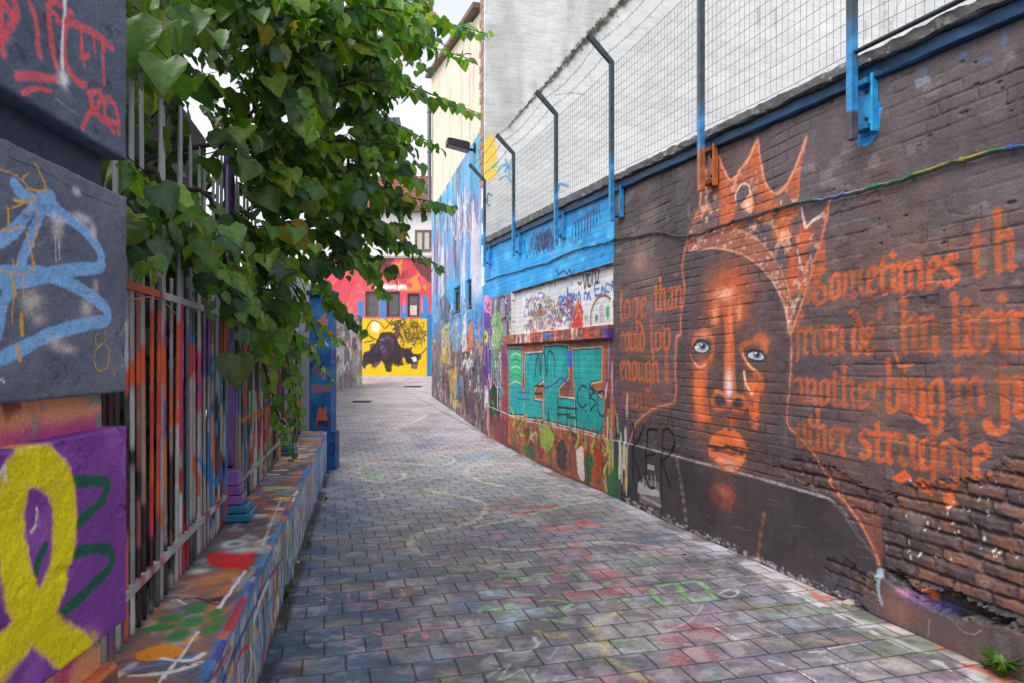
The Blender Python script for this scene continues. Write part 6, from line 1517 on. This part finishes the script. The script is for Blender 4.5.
# feet have worn the paint: fine breaks, dirt films, more smears
for _ in range(200):
    x = random.uniform(280, 980); y = random.uniform(430, 690)
    if x > 590 + (y - 490) / .448: continue
    Gd.S([(x, y), (x + random.uniform(-30, 30), y + random.uniform(-6, 6)), (x + random.uniform(-50, 50), y + random.uniform(-8, 8))], random.uniform(.5, 3), random.choice([(206, 202, 206), (206, 140, 176), (140, 180, 206), (196, 184, 130), (190, 100, 108), (130, 180, 126), (206, 200, 196), (100, 124, 180), (80, 78, 92)]), random.uniform(.25, .6), .8, .8, .8)
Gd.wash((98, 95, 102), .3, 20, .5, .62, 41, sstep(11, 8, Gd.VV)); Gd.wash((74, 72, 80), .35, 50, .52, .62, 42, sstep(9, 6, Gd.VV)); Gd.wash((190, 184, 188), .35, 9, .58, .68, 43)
# cement strip along the foot of the right-hand wall
xr = (3.561 - .304 * Gd.VV) - Gd.UU; xr = np.where(Gd.VV > 7.85, 1.173 - .32 * (Gd.VV - 7.85) - Gd.UU, xr)
strip = sstep(.22, .17, xr + (fbm(Gd.UU * 4, Gd.VV * 4, 12, 3) - .5) * .12) * (Gd.VV < 13)
Gd.lay((slice(None), slice(None)), strip * .7, (128, 120, 128)); Gd.wash((206, 198, 200), .8, 4, .5, .6, 21, strip); Gd.wash((100, 110, 80), .6, 3, .52, .66, 22, strip); Gd.wash((204, 106, 78), .9, 6, .5, .55, 23, sstep(.17, .10, xr + (fbm(Gd.UU * 9, Gd.VV * 9, 31, 3) - .5) * .16) * sstep(4.9, 4.6, Gd.VV) * sstep(.01, .04, xr))
Gd.wash((214, 210, 212), .85, 9, .46, .56, 24, sstep(.28, .24, xr) * sstep(.16, .20, xr) * sstep(5.2, 4.6, Gd.VV)); Gd.wash((190, 186, 200), .7, 5, .48, .62, 25, sstep(.4, .1, xr) * sstep(4.4, 5.0, Gd.VV))
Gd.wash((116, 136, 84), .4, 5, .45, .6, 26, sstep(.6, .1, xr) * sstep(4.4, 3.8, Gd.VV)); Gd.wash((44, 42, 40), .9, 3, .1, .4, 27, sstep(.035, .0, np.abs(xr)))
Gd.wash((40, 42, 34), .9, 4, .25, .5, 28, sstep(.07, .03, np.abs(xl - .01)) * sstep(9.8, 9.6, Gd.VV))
Gd.d += (fbm(Gd.UU * 2.5, Gd.VV * 2.5, 90, 4) - .5) * .010 * (np.abs(Gd.UU) < 9)
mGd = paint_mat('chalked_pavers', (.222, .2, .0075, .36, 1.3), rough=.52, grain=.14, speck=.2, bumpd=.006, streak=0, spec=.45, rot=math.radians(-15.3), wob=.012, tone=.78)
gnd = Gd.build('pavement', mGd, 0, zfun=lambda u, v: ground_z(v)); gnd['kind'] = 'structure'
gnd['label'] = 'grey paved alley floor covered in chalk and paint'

# small things on the ground
def lump(c, r, name, mat, label, cat, sq=.6, seed=0):
    rng = np.random.default_rng(seed); vs = []; fs = []; n, m = 14, 9
    for j in range(m + 1):
        th = PI * j / m
        for i in range(n):
            ph = 2 * PI * i / n; d = np.array([math.sin(th) * math.cos(ph), math.sin(th) * math.sin(ph), math.cos(th)])
            q = 1 + .5 * (fbm(np.array([d[0] * 1.7 + 5]), np.array([d[1] * 1.7 + d[2] * 1.3 + 5]), seed)[0] - .5) * 2
            vs.append(np.array(c) + d * r * q * np.array([1.3, .9, sq]) + np.array([0, 0, r * sq * .55]))
    for j in range(m):
        for i in range(n): fs.append((j * n + i, (j + 1) * n + i, (j + 1) * n + (i + 1) % n, j * n + (i + 1) % n))
    return tag(mesh_obj(name, vs, fs, mat, None, None, False), label, cat)


def gpt(x, y): p, t = Gd.px(x, y); return np.array([p[0], p[1], float(ground_z(p[1]))])


lump(gpt(848, 605), .032, 'stone', plain('buff_stone', (.42, .35, .25), .9, .3, 12, .5), 'small buff stone lying at the foot of the portrait wall', 'stone', .7, 3)
lump(gpt(297, 563), .017, 'crumpled_paper', plain('white_paper', (.75, .75, .74), .8, .1), 'scrap of white crumpled paper on the pavers beside the low wall', 'litter', .6, 5)
p, t = T.px(237, 488); c = T.O + T.U * p[0] + T.V * p[1]; lump(c + np.array([0, 0, .003]), .03, 'paper_cup', plain('white_card', (.7, .7, .72), .7, .1), 'white crushed paper on the ledge beside the middle railing', 'litter', .7, 9)
mb = MB(); c = gpt(684, 555); mb.tube([c + (0, 0, .001), c + (0, 0, .007)], [.013, .012], 14); tag(mb.build('bottle_cap', M_black), 'black bottle cap on the pavers near the portrait wall', 'bottle cap')
for k, (x, y, w_, l_) in enumerate(((362, 402, .5, .35), (413, 387, .6, .4))):
    c = gpt(x, y); dc = empty('drain_cover', c); tag(dc, ['dark drain cover near the blue pillar', 'dark drain cover at the far end before the yellow mural'][k], 'drain cover', 'drain covers in the alley floor')
    mb = MB(); sl = .04; mb.frame_box(c + np.array([-w_ / 2, -l_ / 2, .008 - sl * l_ / 2]), (w_, 0, 0), (0, l_, l_ * sl), (0, 0, .012), None, .003); mb.build('plate', plain('cast_iron', (.035, .035, .038), .6, .3, 9, .3, .4), dc)
    mb = MB()
    for i in range(6): mb.frame_box(c + np.array([-w_ * .42 + i * w_ * .15, -l_ * .4, .0215 - sl * l_ * .4]), (w_ * .07, 0, 0), (0, l_ * .8, l_ * .8 * sl), (0, 0, .006))
    mb.build('grate', plain('worn_iron', (.07, .07, .075), .5, .3, 9, .2, .5), dc)


m_leaf, nt, b = new_mat('foliage_green')
ca = N(nt, 'Attribute', attribute_name='Col'); tc = N(nt, 'TexCoord'); nz = N(nt, 'TexNoise', i_Scale=40.0, i_Detail=3.0); nt.links.new(tc.outputs['Object'], nz.inputs['Vector'])
lc = mixc(nt, ca.outputs[0], ramp(nt, nz.outputs[0], [(.3, .75), (.7, 1.2)]), 1, 'MULTIPLY'); nt.links.new(lc, b.inputs['Base Color']); b.inputs['Roughness'].default_value = .34; b.inputs['Specular IOR Level'].default_value = .65
tl = N(nt, 'BsdfTranslucent'); nt.links.new(mixc(nt, lc, (.9, 1.0, .35), 1, 'MULTIPLY'), tl.inputs[0])
ad = nt.nodes.new('ShaderNodeMixShader'); ad.inputs[0].default_value = .55; out = [n for n in nt.nodes if n.type == 'OUTPUT_MATERIAL'][0]
nt.links.new(b.outputs[0], ad.inputs[1]); nt.links.new(tl.outputs[0], ad.inputs[2]); nt.links.new(ad.outputs[0], out.inputs[0])
bp = N(nt, 'Bump', i_Strength=.4, i_Distance=.004); nt.links.new(nz.outputs[0], bp.inputs['Height']); nt.links.new(bp.outputs[0], b.inputs['Normal'])


def weed(c, h, n, label):
    mb = MB()
    for _ in range(n):
        a = random.uniform(0, 2 * PI); l = h * random.uniform(.5, 1); d = np.array([math.cos(a), math.sin(a), 0]); s = np.array([-d[1], d[0], 0]) * h * random.uniform(.04, .09)
        p0 = np.array(c) + d * h * .08 * random.random(); p1 = p0 + d * l * .3 + np.array([0, 0, l * .6]); p2 = p0 + d * l * .75 + np.array([0, 0, l * random.uniform(.5, .95)])
        g = np.array([.09, .18, .03]) * random.uniform(.7, 1.6)
        mb.add([p0 - s * .4, p0 + s * .4, p1 - s, p1 + s, p2], [(0, 1, 3, 2), (2, 3, 4)], g)
    return tag(mb.build('weed', m_leaf, None, False, True), label, 'weed', 'weeds in the wall joints')


for x, y, h, n, lab in ((281, 604, .15, 70, 'bushy weed at the foot of the low wall, the largest on the left'), (308, 545, .05, 18, 'tiny weed at the low wall base in mid distance'), (326, 500, .06, 20, 'tiny weed by the low wall just before its blue end stub'), (1001, 677, .17, 90, 'grass tuft at the foot of the portrait wall in the near corner'), (985, 669, .06, 30, 'small grass tuft at the wall foot just beyond the larger corner tuft')):
    weed(gpt(x, y), h, n, lab)

# ================================================================ tree leaning over the railing
tree = empty('broadleaf_tree', (-2.75, 3.9, 0)); tag(tree, 'leafy broadleaf tree growing behind the railing and arching over the alley', 'tree')
M_bark = plain('grey_bark', (.055, .045, .035), .9, .4, 9, .7, bdist=.01); M_twig = plain('brown_twig', (.05, .035, .02), .8, .3, 20, .2)
half = np.array([(-.06, .13), (-.06, .28), (.0, .41), (.10, .49), (.22, .52), (.35, .505), (.48, .455), (.60, .38), (.72, .285), (.83, .185), (.92, .09)])
NH = len(half); teeth = 1 + np.array([0, .02, -.01, .02, -.02, .03, -.02, .03, -.03, .05, -.03])
ribx = np.linspace(0, .90, NH); LV0 = [(x, 0, 0) for x in ribx]
for s in (1, -1):
    for k in range(NH): LV0.append(((ribx[k] + half[k, 0]) / 2, s * half[k, 1] * .52, (.03 if k % 2 else -.02)))
    for k in range(NH): LV0.append((half[k, 0], s * half[k, 1] * teeth[k], (.05 if k % 2 else -.04)))
LV0.append((1.04, 0, 0)); LV0 = np.array(LV0); TIP = len(LV0) - 1
LF = []
for s in (0, 1):
    m0 = NH * (1 + 2 * s); o0 = m0 + NH
    for i in range(NH - 1):
        for r0, r1 in ((0, m0), (m0, o0)):
            f = (r0 + i, r0 + i + 1, r1 + i + 1, r1 + i); LF.append(f[::-1] if s == 0 else f)
    for f in ((NH - 1, TIP, m0 + NH - 1), (m0 + NH - 1, TIP, o0 + NH - 1)): LF.append(f[::-1] if s == 0 else f)
isrib = np.zeros(len(LV0)); isrib[:NH] = 1; isrib[NH:] = (LV0[NH:, 2] > 0) * .35
LEAVES = []


def leaf(p, d, n, size, col):
    d = d / np.linalg.norm(d); s = np.cross(n, d); s /= np.linalg.norm(s) + 1e-9; n = np.cross(d, s)
    LEAVES.append((p, d, s, n, size, col, random.uniform(.05, .28), random.uniform(.1, .35)))


def leafmesh(name, parent, extra):
    vs = [np.array(extra.v)]; fs = list(extra.f); cs = [np.full((len(extra.v), 3), (.04, .03, .018))]; leafmesh.n = len(extra.v)
    for p, d, s, n, z, col, cup, droop in LEAVES:
        x = LV0[:, 0]; w = LV0[:, 1]; jag = 1; curl = random.uniform(-.25, .35)
        hgt = np.abs(w) * cup * 1.5 - curl * w * w * 1.6 - droop * x * x + .035 * np.sin(x * 7 + w * 9) + LV0[:, 2] * .45
        q = p + z * (x[:, None] * d + (w * jag)[:, None] * s + hgt[:, None] * n); k = len(vs) * 0 + sum(0 for _ in ())
        base = leafmesh.n; leafmesh.n += len(x)
        vs.append(q); cs.append(np.array(col)[None] * (1 + .35 * isrib[:, None])); fs += [tuple(i + base for i in f) for f in LF]
    return mesh_obj(name, np.vstack(vs), fs, m_leaf, parent, np.vstack(cs), True)


leafmesh.n = 0
def green(b=1.0):
    r = random.random()
    c = np.array([.085, .185, .034]) if r < .5 else np.array([.15, .255, .034]) if r < .8 else np.array([.045, .110, .045])
    if random.random() < .06: c = np.array([.20, .26, .04])
    if random.random() < .012: c = np.array([.30, .22, .04])
    return c * random.uniform(.85, 1.6) * b


def foliate(pts, size, step, b=1.0, droop=.55, spread=.7):
    """alternate leaves along a twig"""
    pts = catmull(np.array(pts), 6); seg = np.linalg.norm(np.diff(pts, axis=0), axis=1); cum = np.concatenate([[0], np.cumsum(seg)]); L = cum[-1]; s = 0; k = 0
    while s < L:
        i = min(np.searchsorted(cum, s), len(pts) - 1); i = max(i, 1); f = (s - cum[i - 1]) / (seg[i - 1] + 1e-9); p = pts[i - 1] + (pts[i] - pts[i - 1]) * f
        t = (pts[i] - pts[i - 1]) / (seg[i - 1] + 1e-9); side = np.cross(t, (0, 0, 1.0)); side /= np.linalg.norm(side) + 1e-9
        d = t * random.uniform(.1, .6) + side * (1 if k % 2 else -1) * spread * random.uniform(.5, 1.2) + np.array([0, 0, -droop * random.uniform(.4, 1.6)])
        n = np.array([random.gauss(.15, .35), random.gauss(-.35, .4), random.uniform(.45, 1.0)])
        z = size * random.uniform(.65, 1.15) * (1 - .45 * (s / L) ** 3)
        leaf(p + d / np.linalg.norm(d) * .025, d, n, z, green(b)); s += step * random.uniform(.6, 1.4); k += 1


def yf(x): return 594 / (362.4 - min(x, 300))
SPR = [((300, 18, 4.2), (380, 8, 4.8), (488, 34, 5.6)), ((330, 45, 4.6), (400, 40, 5.0), (467, 58, 5.4)), ((340, 85, 5), (400, 84, 5.5), (478, 113, 6.0)), ((335, 110, 5.5), (390, 122, 6), (440, 148, 6.3)), ((330, 170, 5), (390, 192, 5.7), (455, 207, 6.2)),
       ((330, 205, 5), (380, 232, 5.7), (443, 268, 6.2)), ((320, 230, 5.6), (360, 262, 6), (392, 300, 6.3)), ((300, 260, 5.5), (335, 300, 6.2), (366, 334, 6.6)), ((270, 290, 5), (310, 318, 6), (346, 346, 6.6)), ((265, 300, 5), (285, 350, 5.6), (300, 425, 6.0)), ((280, 320, 6), (305, 345, 6.8), (333, 384, 7.4)),
       ((200, 190, 3.2), (225, 260, 3.5), (240, 352, 3.7)), ((175, 225, 3.1), (215, 262, 3.4), (262, 320, 4.0)), ((150, 170, 2.62), (160, 215, 2.7), (166, 236, 2.75)), ((132, 210, 2.5), (140, 240, 2.54), (150, 268, 2.58)), ((240, 300, 4.4), (262, 360, 4.9), (286, 440, 5.6)), ((290, 330, 6.2), (296, 380, 6.6), (292, 462, 6.9)),
       ((330, 20, 4.5), (400, 22, 5.2), (446, 46, 5.6)), ((340, 140, 5.2), (390, 165, 5.8), (425, 190, 6.1)), ((330, 60, 5), (385, 66, 5.5), (425, 92, 5.8)), ((260, 250, 4.5), (300, 300, 5.2), (318, 340, 5.6)), ((225, 240, 3.7), (260, 300, 4.4), (280, 350, 4.8)), ((300, 150, 4.6), (360, 210, 5.4), (395, 250, 5.9)), ((250, -10, 3.6), (340, -14, 4.4), (420, 6, 5.2))]
limbs = MB(); twigs = MB()
trk = [(-2.62, 3.4), (-3.05, 6.0)]
tm = MB(); t0 = np.array([-2.75, 3.6, 0]); tm.tube(catmull(np.array([t0 + (0, 0, -.05), t0 + (.03, .05, .9), t0 + (.02, .12, 1.9), t0 + (.1, .3, 3.0), t0 + (.2, .6, 4.4), t0 + (.3, .9, 5.6)]), 5), list(np.linspace(.15, .04, 26)), 10)
tm.build('trunk', M_bark, tree, True)
tm = MB(); t1 = np.array([-3.2, 6.3, 0]); tm.tube(catmull(np.array([t1 + (0, 0, -.05), t1 + (.02, .03, 1.0), t1 + (.1, .0, 2.2), t1 + (.15, -.2, 3.4), t1 + (.3, -.3, 5.0)]), 5), list(np.linspace(.12, .035, 21)), 10)
tm.build('trunk', M_bark, tree, True)
for s in SPR:
    P3 = [at(*q) for q in s]; base = (t0 if P3[0][1] < 5 else t1) + np.array([.1, .3, min(4.8, max(1.7, P3[0][2] - .5))])
    m_ = (base + P3[0]) / 2 + np.array([0, 0, .15]); c = catmull(np.array([base, m_] + P3), 5); limbs.tube(c, list(np.linspace(.020, .0035, len(c))), 6)
    low_ = s[-1][1] > 330; foliate(P3, .115 if low_ else .135, .055 if low_ else .040, 1.4)
    mid = np.array(P3[0]) * .5 + np.array(P3[1]) * .5
    for _ in range(0 if low_ else 3): q = mid + np.array([random.gauss(0, .25), random.gauss(0, .3), random.gauss(-.05, .2)]); foliate([mid, (mid + q) / 2 + (0, 0, .05), q + (0, 0, -.1)], .115, .05, 1.0)
poly = np.array([(100, -30), (440, -30), (436, 20), (424, 40), (418, 60), (405, 72), (402, 110), (416, 140), (412, 165), (414, 190), (404, 214), (394, 250), (376, 286), (356, 320), (338, 338), (320, 336), (304, 372), (288, 366), (272, 330), (250, 300), (226, 272), (196, 236), (170, 214), (140, 240), (120, 260), (100, 200)])
def inpoly(x, y):
    ins = False; n = len(poly)
    for i in range(n):
        x1, y1 = poly[i]; x2, y2 = poly[(i + 1) % n]
        if (y1 > y) != (y2 > y) and x < (x2 - x1) * (y - y1) / (y2 - y1) + x1: ins = not ins
    return ins


cnt = 0
while cnt < 400:
    x = random.uniform(100, 440); y = random.uniform(-30, 375)
    if not inpoly(x, y): continue
    if 362 < x < 398 and 70 < y < 118 and random.random() < .8: continue
    if x < 265 and 15 < y < 310 and random.random() < .92: continue
    if y > 265 and random.random() < .8: continue
    if x > 325 and random.random() < .5: continue
    if x > 300 and y > 200 and random.random() < .3: continue
    if x < 320 and y > 190 and random.random() < .4: continue
    d = yf(x) * random.uniform(.84, 1.25) if x < 230 else 3.7 + (x - 230) / 200 * 2.2 + random.uniform(-.3, 1.6)
    if x < 230 and d < yf(x) and random.random() < .35: d = yf(x) * random.uniform(1.05, 1.5)
    p = at(x, y, d); u = np.array([random.uniform(.1, 1), random.uniform(-.4, .6), random.uniform(-.5, .25)]); u /= np.linalg.norm(u); l = random.uniform(.22, .42)
    a = p - u * l * .5; c = p + u * l * .5 - np.array([0, 0, .08])
    foliate([a, p + (0, 0, .03), c], .168 if d < 4.2 else .145, .07, random.uniform(.8, 1.15)); twigs.tube([a, p + (0, 0, .03), c], [.004, .003, .0015], 4); cnt += 1
for _ in range(60):      # the crown goes on above the picture and shades what hangs below
    p = np.array([random.uniform(-3.6, -1.6), random.uniform(1.2, 6.5), 0.0]); p[2] = max(CAMZ + (HY + 25) / FOC * p[1] + random.uniform(.1, 1.6), 2.6)
    u = np.array([random.uniform(-.6, 1), random.uniform(-.6, .6), random.uniform(-.4, .3)]); u /= np.linalg.norm(u)
    foliate([p, p + u * .2 + (0, 0, .04), p + u * .45 - (0, 0, .05)], .15, .08, random.uniform(.8, 1.1)); twigs.tube([p, p + u * .2 + (0, 0, .04), p + u * .45 - (0, 0, .05)], [.005, .004, .002], 4)
# a pale large leaf hanging by the purple post
leaf(at(236, 354, 3.7), np.array([.05, -.1, -1]), np.array([.3, -1, .2]), .19, np.array([.16, .21, .10])); leaf(at(164, 212, 2.72), np.array([.1, -.1, -1]), np.array([.1, -1, .3]), .15, np.array([.05, .12, .03])); leaf(at(142, 238, 2.5), np.array([.5, -.1, -.5]), np.array([0, -1, .4]), .13, np.array([.06, .13, .06]))
limbs.build('limb', M_bark, tree, True)
fo = leafmesh('foliage', tree, twigs)
# dense dark growth behind the bars
LEAVES.clear(); leafmesh.n = 0
hedge = empty('yard_shrub', (-2.9, 4.6, 0)); tag(hedge, 'dense dark shrubbery filling the yard behind the railing bars', 'shrub')
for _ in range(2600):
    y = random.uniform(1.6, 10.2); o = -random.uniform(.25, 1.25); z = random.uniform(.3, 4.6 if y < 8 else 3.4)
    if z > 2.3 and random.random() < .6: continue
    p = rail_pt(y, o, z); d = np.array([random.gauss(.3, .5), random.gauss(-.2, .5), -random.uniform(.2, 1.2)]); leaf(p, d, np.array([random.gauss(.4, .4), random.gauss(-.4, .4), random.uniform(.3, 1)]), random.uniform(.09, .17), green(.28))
hs = MB()
for _ in range(22):
    y = random.uniform(1.8, 9.8); p = rail_pt(y, -random.uniform(.5, 1.1), -.03); hs.tube(catmull(np.array([p, p + (random.uniform(-.1, .1), random.uniform(-.1, .1), 1.3), p + (random.uniform(-.3, .3), random.uniform(-.3, .3), 2.9)]), 4), list(np.linspace(.016, .004, 9)), 5)
leafmesh('foliage', hedge, hs)

# ================================================================ light, sky, camera
w = bpy.data.worlds.new('World'); SC.world = w; w.use_nodes = True; nt = w.node_tree; nt.nodes.clear()
out = nt.nodes.new('ShaderNodeOutputWorld'); bg = nt.nodes.new('ShaderNodeBackground'); sky = nt.nodes.new('ShaderNodeTexSky'); sky.sky_type = 'NISHITA'; sky.sun_disc = False
EL, AZ = math.radians(56), math.radians(228)
sky.sun_elevation = EL; sky.sun_rotation = AZ; sky.air_density = 1.0; sky.dust_density = 2.5; sky.ozone_density = 1.0
hs_ = nt.nodes.new('ShaderNodeHueSaturation'); hs_.inputs['Saturation'].default_value = .22
nt.links.new(sky.outputs[0], hs_.inputs['Color']); nt.links.new(hs_.outputs[0], bg.inputs[0]); bg.inputs[1].default_value = .15; nt.links.new(bg.outputs[0], out.inputs[0])
sl = bpy.data.lights.new('overcast_sun', 'SUN'); sl.energy = 0.8; sl.angle = math.radians(30); sl.color = (1, .96, .9)
so = bpy.data.objects.new('overcast_sun', sl); COL.objects.link(so)
sd = Vector((math.sin(AZ) * math.cos(EL), math.cos(AZ) * math.cos(EL), math.sin(EL)))
so.rotation_euler = sd.to_track_quat('Z', 'Y').to_euler(); so.location = (0, 0, 20)
cam = bpy.data.cameras.new('camera'); cam.sensor_width = 36; cam.lens = FOC / 1024 * 36; cam.shift_y = (HY - 341.5) / 1024; cam.clip_end = 600; cam.clip_start = .05
co = bpy.data.objects.new('camera', cam); COL.objects.link(co); co.location = (0, 0, CAMZ); co.rotation_euler = (PI / 2, 0, 0); SC.camera = co
SC.view_settings.view_transform = 'Standard'; SC.view_settings.look = 'None'; SC.view_settings.exposure = 1.12; SC.view_settings.gamma = 1
SC.cycles.max_bounces = 6; SC.cycles.diffuse_bounces = 4; SC.cycles.use_denoising = True
